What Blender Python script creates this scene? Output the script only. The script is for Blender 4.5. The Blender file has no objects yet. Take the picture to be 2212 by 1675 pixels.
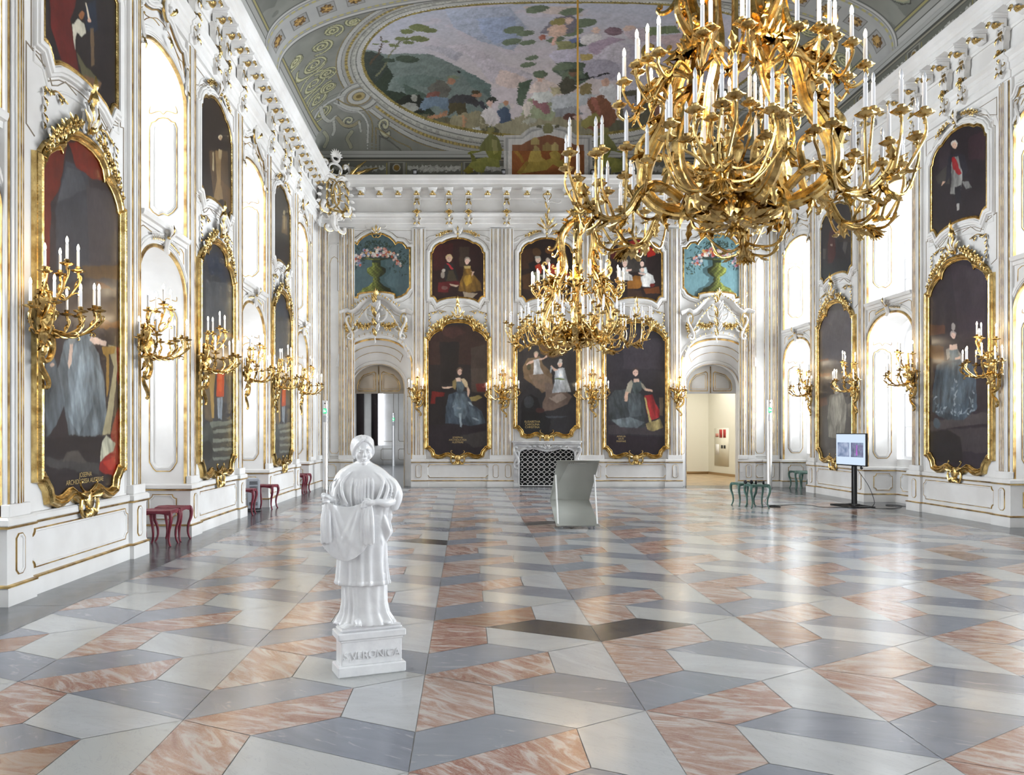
import bpy, math, random
import numpy as np
from mathutils import Vector, Matrix
PI = math.pi
RND = random.Random(7)
NPR = np.random.RandomState(11)
SC = bpy.context.scene
COL = SC.collection

# ------------------------------------------------------------------ room dimensions (metres)
XL, XR, YE, YB = -4.30, 9.23, 23.36, -8.0
XC = 2.365                      # centre line of the end wall
RD = 0.68                       # depth of the window recesses
Z_DADO, Z_ARCH, Z_FRZ, Z_COR, Z_TOP = 0.81, 7.60, 8.00, 8.72, 9.02
VZ, VH, VW, VP, VY0, VYE, VXC = 9.84, 1.81, 6.74, 2.2, 20.3, 23.36, 2.465
BAYS_L = [(-8.0, -4.1), (-2.2, 0.7), (2.55, 5.5), (7.34, 10.43), (12.2, 15.15), (17.0, 20.1), (21.6, YE)]
BAYS_R = [(-8.0, -6.2), (-4.3, -1.3), (0.6, 3.6), (5.5, 6.6), (8.5, 11.5), (13.4, 16.4), (18.3, 21.25), (23.12, YE)]

# ------------------------------------------------------------------ objects
def obj(name, mb, mats, parent=None, smooth=None, loc=None):
    me = mb.mesh(name, smooth)
    for m in (mats if isinstance(mats, (list, tuple)) else [mats]):
        me.materials.append(m)
    o = bpy.data.objects.new(name, me)
    COL.objects.link(o)
    if parent is not None:
        o.parent = parent
    if loc is not None:
        o.location = loc
    return o

def tag(o, label, cat, group=None):
    o['label'] = label
    o['category'] = cat
    if group:
        o['group'] = group
    return o

def struct(o):
    o['kind'] = 'structure'
    return o

def empty(name, loc=(0, 0, 0), rz=0.0, label=None, cat=None, group=None):
    o = bpy.data.objects.new(name, None)
    o.empty_display_size = 0.1
    COL.objects.link(o)
    o.location = loc
    o.rotation_euler = (0, 0, rz)
    if label:
        tag(o, label, cat, group)
    return o

def copy_tree(o, parent=None):
    c = o.copy()
    COL.objects.link(c)
    if parent is not None:
        c.parent = parent
    for ch in list(o.children):
        copy_tree(ch, c)
    return c

# ------------------------------------------------------------------ mesh collecting
class MB:
    def __init__(s):
        s.V, s.F, s.M, s.n = [], [], [], 0
    def add(s, V, F, m=0):
        V = np.asarray(V, float).reshape(-1, 3)
        k = s.n
        s.V.append(V)
        for f in F:
            s.F.append(tuple(int(i) + k for i in f))
        s.M += [m] * len(F)
        s.n += len(V)
    def box(s, x0, x1, y0, y1, z0, z1, m=0, T=None, bev=0.0):
        if bev > 0:
            b = bev
            V, F = [], []
            for (sx, sy, sz) in [(a, b_, c) for a in (0, 1) for b_ in (0, 1) for c in (0, 1)]:
                X = (x1, x0)[1 - sx]; Y = (y1, y0)[1 - sy]; Z = (z1, z0)[1 - sz]
                dx = -b if sx else b; dy = -b if sy else b; dz = -b if sz else b
                V += [(X, Y + dy, Z + dz), (X + dx, Y, Z + dz), (X + dx, Y + dy, Z)]
            def v(sx, sy, sz, k): return (sx * 4 + sy * 2 + sz) * 3 + k
            for sx in (0, 1):
                F.append([v(sx, 0, 0, 0), v(sx, 1, 0, 0), v(sx, 1, 1, 0), v(sx, 0, 1, 0)])
            for sy in (0, 1):
                F.append([v(0, sy, 0, 1), v(1, sy, 0, 1), v(1, sy, 1, 1), v(0, sy, 1, 1)])
            for sz in (0, 1):
                F.append([v(0, 0, sz, 2), v(1, 0, sz, 2), v(1, 1, sz, 2), v(0, 1, sz, 2)])
            for i in (0, 1):
                for j in (0, 1):
                    F.append([v(0, i, j, 1), v(1, i, j, 1), v(1, i, j, 2), v(0, i, j, 2)])
                    F.append([v(i, 0, j, 0), v(i, 1, j, 0), v(i, 1, j, 2), v(i, 0, j, 2)])
                    F.append([v(i, j, 0, 0), v(i, j, 1, 0), v(i, j, 1, 1), v(i, j, 0, 1)])
                    for k in (0, 1):
                        F.append([v(i, j, k, 0), v(i, j, k, 1), v(i, j, k, 2)])
        else:
            V = [(x, y, z) for x in (x0, x1) for y in (y0, y1) for z in (z0, z1)]
            F = [(0, 1, 3, 2), (4, 6, 7, 5), (0, 4, 5, 1), (2, 3, 7, 6), (0, 2, 6, 4), (1, 5, 7, 3)]
        V = np.array(V, float)
        s.add(T(V) if T else V, F, m)
    def tube(s, P, R, k=8, m=0, caps=True, flat=None, up=None):
        P = np.asarray(P, float); n = len(P)
        R = np.broadcast_to(np.asarray(R, float), (n,)) if np.ndim(R) < 2 else R
        d = np.gradient(P, axis=0)
        d /= np.maximum(np.linalg.norm(d, axis=1, keepdims=True), 1e-9)
        ref = np.array(up if up is not None else ((0, 0, 1) if abs(d[0][2]) < .9 else (1, 0, 0)), float)
        a = ref - d[0] * (ref @ d[0]); a /= np.linalg.norm(a) + 1e-12
        A = np.zeros((n, 3))
        for i in range(n):
            a = a - d[i] * (a @ d[i]); a /= np.linalg.norm(a) + 1e-12
            A[i] = a
        B = np.cross(d, A)
        t = np.arange(k) * 2 * PI / k
        fl = 1.0 if flat is None else flat
        V = P[:, None, :] + R[:, None, None] * (np.cos(t)[None, :, None] * A[:, None, :] * fl + np.sin(t)[None, :, None] * B[:, None, :])
        F = []
        for i in range(n - 1):
            for j in range(k):
                j2 = (j + 1) % k
                F.append((i * k + j, i * k + j2, (i + 1) * k + j2, (i + 1) * k + j))
        if caps:
            F.append(tuple(range(k - 1, -1, -1)))
            F.append(tuple((n - 1) * k + j for j in range(k)))
        s.add(V.reshape(-1, 3), F, m)
    def lathe(s, prof, c=(0, 0, 0), k=16, m=0, axis=None, lobes=0, amp=0.0):
        prof = np.asarray(prof, float); n = len(prof)
        t = np.arange(k) * 2 * PI / k
        r = prof[:, 0][:, None] * (1 + amp * np.cos(lobes * t)[None, :]) if lobes else prof[:, 0][:, None] * np.ones((1, k))
        V = np.stack([r * np.cos(t), r * np.sin(t), np.repeat(prof[:, 1][:, None], k, 1)], -1).reshape(-1, 3)
        F = []
        for i in range(n - 1):
            for j in range(k):
                j2 = (j + 1) % k
                F.append((i * k + j, i * k + j2, (i + 1) * k + j2, (i + 1) * k + j))
        if prof[0][0] > 1e-6: F.append(tuple(range(k - 1, -1, -1)))
        if prof[-1][0] > 1e-6: F.append(tuple((n - 1) * k + j for j in range(k)))
        if axis is not None: V = axis(V)
        s.add(V + np.array(c, float), F, m)
    def ball(s, c, r, k=10, m=0):
        r = np.broadcast_to(np.array(r, float), (3,))
        a = np.linspace(-PI / 2, PI / 2, max(4, k // 2 + 1))
        t = np.arange(k) * 2 * PI / k
        V = np.stack([np.cos(a)[:, None] * np.cos(t) * r[0], np.cos(a)[:, None] * np.sin(t) * r[1], np.sin(a)[:, None] * np.ones(k) * r[2]], -1).reshape(-1, 3)
        n = len(a); F = []
        for i in range(n - 1):
            for j in range(k):
                j2 = (j + 1) % k
                F.append((i * k + j, i * k + j2, (i + 1) * k + j2, (i + 1) * k + j))
        s.add(V + np.array(c, float), F, m)
    def grid(s, P, m=0, mask=None, wrap=False):
        P = np.asarray(P, float); a, b = P.shape[:2]
        idx = np.arange(a * b).reshape(a, b)
        q = np.stack([idx[:-1, :-1], idx[1:, :-1], idx[1:, 1:], idx[:-1, 1:]], -1)
        if mask is not None: q = q[mask]
        s.add(P.reshape(-1, 3), q.reshape(-1, 4).tolist(), m)
    def mold(s, path, prof, T, closed=True, m=0):
        """sweep profile [(offset to the left, height)] along an in-plane path"""
        P = np.asarray(path, float); n = len(P)
        if closed:
            d1 = P - np.roll(P, 1, 0); d2 = np.roll(P, -1, 0) - P
        else:
            d2 = np.vstack([P[1:] - P[:-1], P[-1:] - P[-2:-1]]); d1 = np.vstack([d2[:1], d2[:-1]])
        d1 = d1 / np.maximum(np.linalg.norm(d1, axis=1, keepdims=True), 1e-9)
        d2 = d2 / np.maximum(np.linalg.norm(d2, axis=1, keepdims=True), 1e-9)
        n1 = np.stack([-d1[:, 1], d1[:, 0]], 1); n2 = np.stack([-d2[:, 1], d2[:, 0]], 1)
        b = n1 + n2; L = np.linalg.norm(b, axis=1, keepdims=True); b = b / np.maximum(L, 1e-6)
        c = np.maximum((b * n1).sum(1, keepdims=True), .55)
        b = b / c
        prof = np.asarray(prof, float); k = len(prof)
        Q = np.zeros((n, k, 3))
        Q[:, :, :2] = P[:, None, :] + b[:, None, :] * prof[None, :, :1]
        Q[:, :, 2] = prof[None, :, 1]
        F = []
        for i in range(n if closed else n - 1):
            i2 = (i + 1) % n
            for j in range(k - 1):
                F.append((i * k + j, i2 * k + j, i2 * k + j + 1, i * k + j + 1))
        if not closed:
            F.append(tuple(range(k))); F.append(tuple((n - 1) * k + j for j in range(k - 1, -1, -1)))
        s.add(T(Q.reshape(-1, 3)), F, m)
    def prism(s, poly, h0, h1, T, m=0, bev=0.0):
        P = np.asarray(poly, float); n = len(P)
        if bev > 0:
            c = P.mean(0); Q = P + (c - P) * (bev / np.maximum(np.linalg.norm(c - P, axis=1, keepdims=True), 1e-6))
            R = [(P, h0), (P, h1 - bev), (Q, h1)]
        else:
            R = [(P, h0), (P, h1)]
        V = np.vstack([np.c_[p, np.full(n, h)] for p, h in R])
        F = []
        for k in range(len(R) - 1):
            for i in range(n):
                j = (i + 1) % n
                F.append((k * n + i, k * n + j, (k + 1) * n + j, (k + 1) * n + i))
        F.append(tuple(range(n - 1, -1, -1))); F.append(tuple((len(R) - 1) * n + i for i in range(n)))
        s.add(T(V), F, m)
    def merge(s, o, T=None, m=None):
        for V in o.V: pass
        V = np.vstack(o.V)
        k = s.n
        s.V.append(T(V) if T else V)
        s.F += [tuple(i + k for i in f) for f in o.F]
        s.M += o.M if m is None else [m] * len(o.F)
        s.n += len(V)
    def mesh(s, name, smooth=None):
        me = bpy.data.meshes.new(name)
        V = np.vstack(s.V) if s.V else np.zeros((0, 3))
        nf = len(s.F)
        ln = np.fromiter((len(f) for f in s.F), dtype=np.int32, count=nf)
        st = np.zeros(nf, np.int32); st[1:] = np.cumsum(ln)[:-1]
        lp = np.fromiter((i for f in s.F for i in f), dtype=np.int32, count=int(ln.sum()))
        me.vertices.add(len(V)); me.vertices.foreach_set('co', V.astype(np.float32).ravel())
        me.loops.add(len(lp)); me.loops.foreach_set('vertex_index', lp)
        me.polygons.add(nf); me.polygons.foreach_set('loop_start', st)
        me.polygons.foreach_set('material_index', np.array(s.M, np.int32))
        me.update(calc_edges=True)
        me.validate()
        if smooth:
            me.shade_smooth()
            try: me.set_sharp_from_angle(angle=smooth)
            except Exception: pass
        return me

class Fr:
    """plane frame: (a, b, h) -> o + a*ex + b*ey + h*en"""
    def __init__(s, o, ex, ey, en):
        s.o = np.array(o, float); s.B = np.array([ex, ey, en], float)
    def __call__(s, V):
        return np.asarray(V, float) @ s.B + s.o
    def mir(s, k):
        """the same frame, mirrored left-right when k < 0"""
        return Fr(s.o, s.B[0] * (1 if k > 0 else -1), s.B[1], s.B[2])
    def sub(s, a=0, b=0, h=0, rot=0.0, sc=1.0, flip=False):
        c, d = math.cos(rot), math.sin(rot)
        ex = (c * s.B[0] + d * s.B[1]) * sc * (-1 if flip else 1)
        ey = (-d * s.B[0] + c * s.B[1]) * sc
        return Fr(s.o + a * s.B[0] + b * s.B[1] + h * s.B[2], ex, ey, s.B[2] * sc)
F_L = Fr((XL, 0, 0), (0, 1, 0), (0, 0, 1), (1, 0, 0))
F_R = Fr((XR, 0, 0), (0, 1, 0), (0, 0, 1), (-1, 0, 0))
F_E = Fr((0, YE, 0), (1, 0, 0), (0, 0, 1), (0, -1, 0))
F_XY = Fr((0, 0, 0), (1, 0, 0), (0, 1, 0), (0, 0, 1))
F_0 = Fr((0, 0, 0), (1, 0, 0), (0, 0, 1), (0, -1, 0))   # local wall frame facing -Y

def smooth_path(P, per=6, closed=False, passes=None):
    P = np.asarray(P, float); n = len(P); out = []
    R = range(n) if closed else range(n - 1)
    for i in R:
        if closed: p0, p1, p2, p3 = P[i - 1], P[i], P[(i + 1) % n], P[(i + 2) % n]
        else: p0, p1, p2, p3 = P[max(i - 1, 0)], P[i], P[i + 1], P[min(i + 2, n - 1)]
        for t in np.linspace(0, 1, per, endpoint=False):
            out.append(.5 * ((2 * p1) + (-p0 + p2) * t + (2 * p0 - 5 * p1 + 4 * p2 - p3) * t * t + (-p0 + 3 * p1 - 3 * p2 + p3) * t ** 3))
    if not closed: out.append(P[-1])
    return np.array(out)

def in_poly(x, y, P):
    x = np.asarray(x, float); y = np.asarray(y, float)
    r = np.zeros(x.shape, bool); n = len(P)
    for i in range(n):
        x0, y0 = P[i]; x1, y1 = P[(i + 1) % n]
        if y0 == y1: continue
        c = ((y0 > y) != (y1 > y)) & (x < (x1 - x0) * (y - y0) / (y1 - y0) + x0)
        r ^= c
    return r

# ------------------------------------------------------------------ materials
def lin(c):
    c = np.asarray(c, float)
    return np.where(c <= .04045, c / 12.92, ((c + .055) / 1.055) ** 2.4)
def hexc(h):
    return tuple(lin([int(h[i:i + 2], 16) / 255 for i in (0, 2, 4)]))
def mat(name, col, rough=.5, metal=0.0, noise=None, bump=None, **kw):
    """noise=(scale, amount, detail): value variation of the base colour; bump=(scale, strength)"""
    m = bpy.data.materials.new(name); m.use_nodes = True
    nt = m.node_tree; b = nt.nodes['Principled BSDF']
    b.inputs['Base Color'].default_value = (*col[:3], 1)
    b.inputs['Roughness'].default_value = rough
    b.inputs['Metallic'].default_value = metal
    for k, v in kw.items():
        b.inputs[k.replace('_', ' ')].default_value = v
    tc = nt.nodes.new('ShaderNodeTexCoord')
    if noise:
        n = nt.nodes.new('ShaderNodeTexNoise'); n.inputs['Scale'].default_value = noise[0]
        n.inputs['Detail'].default_value = 4
        nt.links.new(tc.outputs['Object'], n.inputs['Vector'])
        r = nt.nodes.new('ShaderNodeValToRGB')
        a = noise[1]
        lo = noise[2] if len(noise) > 2 else tuple(c * (1 - a) for c in col[:3])
        r.color_ramp.elements[0].position = .35; r.color_ramp.elements[1].position = .65
        r.color_ramp.elements[0].color = (*lo, 1); r.color_ramp.elements[1].color = (*[min(1, c * (1 + a * .25)) for c in col[:3]], 1)
        nt.links.new(n.outputs['Fac'], r.inputs['Fac']); nt.links.new(r.outputs['Color'], b.inputs['Base Color'])
    if bump:
        n2 = nt.nodes.new('ShaderNodeTexNoise'); n2.inputs['Scale'].default_value = bump[0]; n2.inputs['Detail'].default_value = 3
        nt.links.new(tc.outputs['Object'], n2.inputs['Vector'])
        bp = nt.nodes.new('ShaderNodeBump'); bp.inputs['Strength'].default_value = bump[1]; bp.inputs['Distance'].default_value = .01
        nt.links.new(n2.outputs['Fac'], bp.inputs['Height']); nt.links.new(bp.outputs['Normal'], b.inputs['Normal'])
    return m
def mat_attr(name, rough=.5, bump=None, **kw):
    m = mat(name, (.5, .5, .5), rough, bump=bump, **kw)
    nt = m.node_tree
    a = nt.nodes.new('ShaderNodeVertexColor'); a.layer_name = 'Col'
    nt.links.new(a.outputs['Color'], nt.nodes['Principled BSDF'].inputs['Base Color'])
    return m
def set_col(me, C, dom='POINT'):
    a = me.color_attributes.new('Col', 'FLOAT_COLOR', dom)
    C = np.asarray(C, np.float32)
    a.data.foreach_set('color', np.c_[C, np.ones(len(C))].astype(np.float32).ravel())

M = {}
M['stucco'] = mat('white_stucco', (.82, .81, .79), .5, noise=(1.3, .10, (.72, .70, .672)), bump=(9, .12))
M['relief'] = mat('grey_white_stucco', (.76, .74, .71), .45, noise=(6, .12, (.66, .635, .60)), bump=(24, .2))
M['gold'] = mat('gilding', (.80, .60, .26), .25, 1.0, noise=(9, .3, (.42, .27, .09)), bump=(42, .35))
M['gline'] = mat('worn_gilding', (.80, .58, .24), .36, 1.0, noise=(5, .5, (.34, .20, .075)), bump=(60, .25))
M['bronze'] = mat('gilded_bronze', (.76, .55, .22), .22, 1.0, noise=(11, .4, (.36, .23, .08)), bump=(30, .2))
M['line'] = mat('grey_shadow_line', (.30, .25, .19), .6)
M['candle'] = mat('candle_sleeve', (.86, .86, .88), .35)
M['dark'] = mat('black_metal', (.012, .012, .014), .4)
M['steel'] = mat('brushed_aluminium', (.72, .73, .75), .32, 1.0)
M['chrome'] = mat('chrome', (.8, .8, .82), .12, 1.0)
def emis(name, col, s):
    m = bpy.data.materials.new(name); m.use_nodes = True
    nt = m.node_tree; nt.nodes.clear()
    e = nt.nodes.new('ShaderNodeEmission'); e.inputs[0].default_value = (*col, 1); e.inputs[1].default_value = s
    o = nt.nodes.new('ShaderNodeOutputMaterial'); nt.links.new(e.outputs[0], o.inputs[0])
    return m
M['bulb_on'] = emis('lit_bulb', (1.0, .82, .55), 16.0)
try: M['bulb_on'].cycles.emission_sampling = 'NONE'
except Exception: pass
M['bulb_off'] = mat('clear_bulb', (.82, .84, .88), .06, .35, Alpha=1.0)

# ------------------------------------------------------------------ rococo ornament kit
def scroll2d(kind='C', turns=1.0, n=26):
    t = np.linspace(-1, 1, n)
    if kind == 'C': h = turns * PI * (.55 * t + .75 * np.sign(t) * np.abs(t) ** 3.2)
    else: h = turns * PI * (.95 * np.abs(t) ** 2.6) - .5
    if kind == 'J': h = turns * PI * (1.35 * ((t + 1) / 2) ** 2.8)
    w = 1.0 - .62 * np.abs(t) ** 2 if kind != 'J' else 1.0 - .75 * ((t + 1) / 2)
    x = np.cumsum(np.cos(h) * w); y = np.cumsum(np.sin(h) * w)
    P = np.c_[x, y]; P -= P[0]
    i = len(P) - 1
    L = (P[:, 0].max() - P[:, 0].min()); P /= L
    if kind == 'C': P -= [.5 * (P[:, 0].max() + P[:, 0].min()), 0]
    return P
_SC = {k: scroll2d(k) for k in 'CSJ'}
def scroll(mb, F, x, y, L, rot=0.0, flip=False, r=.02, kind='C', m=0, depth=.6, k=6, hump=0.0):
    G = F.sub(x, y, 0, rot, 1.0, flip)
    P = _SC[kind] * L
    n = len(P); t = np.linspace(-1, 1, n)
    R = r * (1.0 - .45 * np.abs(t) ** 1.5) if kind != 'J' else r * (1.1 - .6 * (t + 1) / 2)
    H = depth * r + hump * L * (1 - t * t)
    Q = np.c_[P, H]
    mb.tube(G(Q), R, k, m)
    for e in ((0, -1) if kind != 'J' else (-1,)):
        mb.ball(G(Q[e:e + 1] if e == 0 else Q[-1:])[0], r * .95, 6, m)
def leaf(mb, F, x, y, L, w, rot=0.0, m=0, curl=.25, lift=.3, lobes=3, bend=0.0, nn=9):
    """acanthus leaf lying on the frame, growing along the rotated a axis"""
    G = F.sub(x, y, 0, rot)
    t = np.linspace(0, 1, nn)
    wd = w * np.sin(PI * np.clip(t * .93 + .05, 0, 1)) ** .7 * (1 + .28 * np.cos(2 * PI * lobes * t))
    b = bend * L * t * t
    h = L * lift * np.sin(PI * t * .85) + curl * L * t ** 3 * .4
    rows = []
    for sgn, hh in ((-1, -.35), (-.5, .25), (0, 0.0), (.5, .25), (1, -.35)):
        rows.append(np.c_[L * t, b + sgn * wd * .5, h + hh * wd * .5 + .004])
    P = np.stack(rows, 1)
    mb.grid(G(P.reshape(-1, 3)).reshape(P.shape), m)
def flower(mb, F, x, y, r, m=0, h=.5, n=5):
    G = F.sub(x, y)
    a0 = (x * 7.3 + y * 3.1) % 1.0 * 6
    for ring, (rr, hh, nn) in enumerate(((1.0, .25, n), (.6, .6, n))):
        for i in range(nn):
            a = a0 + 2 * PI * (i + .5 * ring) / nn
            ca, sa = math.cos(a), math.sin(a)
            c0, s0 = math.cos(a - .55), math.sin(a - .55); c1, s1 = math.cos(a + .55), math.sin(a + .55)
            V = np.array([(0, 0, .1 * r), (c0 * r * rr * .75, s0 * r * rr * .75, h * r * hh), (ca * r * rr, sa * r * rr, h * r * hh * .6),
                          (c1 * r * rr * .75, s1 * r * rr * .75, h * r * hh), (ca * r * rr * .55, sa * r * rr * .55, h * r * hh * 1.35 + .002)])
            mb.add(G(V), [(0, 1, 4), (1, 2, 4), (2, 3, 4), (3, 0, 4)], m)
    mb.ball(G(np.array([[0, 0, h * r * .7]]))[0], r * .25, 6, m)
def shell(mb, F, x, y, r, rot=0.0, m=0, n=7, spread=2.2, m2=None):
    for i in range(n):
        a = rot + spread * (i / (n - 1) - .5)
        leaf(mb, F, x, y, r * (1 - .12 * abs(i - (n - 1) / 2) / n * 2), r * .30, a, m if (m2 is None or i % 2) else m2, .3, .18, 0, nn=6)
def garland(mb, F, P, r, m=0, m2=None, n=9, rnd=None, dens=1.0):
    """string of flowers and leaves along a 2-D path"""
    rnd = rnd or RND
    Q = smooth_path(P, 10)
    L = np.r_[0, np.cumsum(np.linalg.norm(np.diff(Q, axis=0), axis=1))]
    for i in range(n):
        s_ = L[-1] * (i + .5) / n
        x = np.interp(s_, L, Q[:, 0]); y = np.interp(s_, L, Q[:, 1])
        x2 = np.interp(s_ + .01, L, Q[:, 0]); y2 = np.interp(s_ + .01, L, Q[:, 1])
        a = math.atan2(y2 - y, x2 - x)
        e = r * (.75 + .5 * math.sin(PI * (i + .5) / n)) * rnd.uniform(.85, 1.15)
        for q in range(5):
            leaf(mb, F.sub(0, 0, .01 * (q % 3)), x, y, e * rnd.uniform(1.15, 1.5), e * .8, a + q * 1.256 + rnd.uniform(-.3, .3), m, .05, .16, 1, nn=6)
        flower(mb, F.sub(0, 0, e * .25), x + rnd.uniform(-.2, .2) * r, y + rnd.uniform(-.2, .2) * r, e * .85, m, .6)
# ================================================================== FLOOR
def clip_poly(P, ax, val, keep_less):
    out = []
    n = len(P)
    for i in range(n):
        a, b = P[i], P[(i + 1) % n]
        ia = (a[ax] <= val) if keep_less else (a[ax] >= val)
        ib = (b[ax] <= val) if keep_less else (b[ax] >= val)
        if ia: out.append(a)
        if ia != ib:
            t = (val - a[ax]) / (b[ax] - a[ax])
            out.append((a[0] + t * (b[0] - a[0]), a[1] + t * (b[1] - a[1])))
    return out
def marble(name, mode):
    m = bpy.data.materials.new(name); m.use_nodes = True
    nt = m.node_tree; L = nt.links; b = nt.nodes['Principled BSDF']
    def N(t, **k):
        n = nt.nodes.new('ShaderNode' + t)
        for kk, v in k.items(): n.inputs[kk].default_value = v
        return n
    at = N('VertexColor'); at.layer_name = 'Col'
    geo = N('NewGeometry')
    sc = N('VectorMath'); sc.operation = 'SCALE'; sc.inputs['Scale'].default_value = 23.0
    L.new(at.outputs['Color'], sc.inputs[0])
    ad = N('VectorMath'); ad.operation = 'ADD'; L.new(geo.outputs['Position'], ad.inputs[0]); L.new(sc.outputs[0], ad.inputs[1])
    sep = N('SeparateColor'); L.new(at.outputs['Color'], sep.inputs[0])
    rot = N('VectorRotate'); rot.rotation_type = 'Z_AXIS'
    ang = N('Math'); ang.operation = 'MULTIPLY'; ang.inputs[1].default_value = 1.1; L.new(sep.outputs[2], ang.inputs[0])
    L.new(ad.outputs[0], rot.inputs['Vector']); L.new(ang.outputs[0], rot.inputs['Angle'])
    mp = N('Mapping'); mp.inputs['Scale'].default_value = (1, 3.6, 1); L.new(rot.outputs[0], mp.inputs['Vector'])
    def noise(scale, det, dist, rough=.6):
        n = N('TexNoise', Scale=scale, Detail=det, Distortion=dist, Roughness=rough); L.new(mp.outputs[0], n.inputs['Vector']); return n
    def ramp(src, stops):
        r = N('ValToRGB'); e = r.color_ramp.elements
        while len(e) < len(stops): e.new(.5)
        for i, (p, c) in enumerate(stops): e[i].position = p; e[i].color = (*c, 1)
        L.new(src, r.inputs['Fac']); return r.outputs['Color']
    def mix(a, b_, f, bt='MIX'):
        x = N('Mix'); x.data_type = 'RGBA'; x.blend_type = bt
        for s, i in ((a, 6), (b_, 7)):
            if isinstance(s, tuple): x.inputs[i].default_value = (*s, 1)
            else: L.new(s, x.inputs[i])
        if isinstance(f, float): x.inputs[0].default_value = f
        else: L.new(f, x.inputs[0])
        return x.outputs[2]
    if mode == 'red':
        n1 = noise(2.2, 9, 1.6, .68)
        base = ramp(n1.outputs['Fac'], [(.32, (.25, .105, .075)), (.47, (.33, .165, .125)), (.53, (.42, .28, .235)), (.59, (.52, .44, .41)), (.72, (.52, .49, .47))])
        pal = ramp(n1.outputs['Fac'], [(.32, (.30, .16, .125)), (.45, (.40, .27, .22)), (.56, (.50, .43, .39)), (.70, (.54, .51, .49))])
        c = mix(base, pal, sep.outputs[0])
        n2 = noise(9.0, 6, 2.6, .7)
        v = ramp(n2.outputs['Fac'], [(.485, (0, 0, 0)), (.5, (.75, .75, .75)), (.515, (0, 0, 0))])
        c = mix(c, (.66, .58, .52), v)
        hi = (.24, .12, .055)
        g = N('Math'); g.operation = 'GREATER_THAN'; g.inputs[1].default_value = .86; L.new(sep.outputs[1], g.inputs[0])
        m2 = N('Math'); m2.operation = 'MULTIPLY'; m2.inputs[1].default_value = .55; L.new(g.outputs[0], m2.inputs[0])
        c = mix(c, hi, m2.outputs[0])
    elif mode == 'white':
        n1 = noise(1.3, 6, .8)
        c = ramp(n1.outputs['Fac'], [(.3, (.44, .445, .45)), (.55, (.50, .51, .53)), (.75, (.57, .58, .60))])
        c = mix(c, (.47, .475, .46), sep.outputs[0])
        n2 = noise(2.2, 8, 2.0, .6)
        v = ramp(n2.outputs['Fac'], [(.49, (0, 0, 0)), (.5, (.35, .35, .35)), (.512, (0, 0, 0))])
        c = mix(c, (.30, .31, .32), v)
    elif mode == 'grey':
        n1 = noise(1.6, 6, .8)
        c = ramp(n1.outputs['Fac'], [(.3, (.195, .21, .255)), (.7, (.26, .275, .325))])
        lt = mix(c, (.30, .315, .35), sep.outputs[0])
        c = mix(c, lt, .55)
        n2 = noise(2.0, 8, 2.2, .6)
        v = ramp(n2.outputs['Fac'], [(.60, (0, 0, 0)), (.68, (.5, .5, .5))])
        c = mix(c, (.5, .505, .52), v)
        g = N('Math'); g.operation = 'GREATER_THAN'; g.inputs[1].default_value = .955; L.new(sep.outputs[1], g.inputs[0])
        c = mix(c, (.055, .055, .062), g.outputs[0])
    else:
        n1 = noise(1.5, 6, 1.0)
        c = ramp(n1.outputs['Fac'], [(.3, (.085, .09, .10)), (.7, (.15, .155, .17))])
    L.new(c, b.inputs['Base Color'])
    n3 = N('TexNoise', Scale=5.0, Detail=3.0); L.new(geo.outputs['Position'], n3.inputs['Vector'])
    rr = N('MapRange'); rr.inputs[3].default_value = .13; rr.inputs[4].default_value = .27; L.new(n3.outputs['Fac'], rr.inputs[0]); L.new(rr.outputs[0], b.inputs['Roughness'])
    n4 = N('TexNoise', Scale=3.0, Detail=2.0); L.new(geo.outputs['Position'], n4.inputs['Vector'])
    bp = N('Bump', Strength=.06, Distance=.02); L.new(n4.outputs['Fac'], bp.inputs['Height']); L.new(bp.outputs['Normal'], b.inputs['Normal'])
    b.inputs['Specular IOR Level'].default_value = .62
    return m
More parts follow.
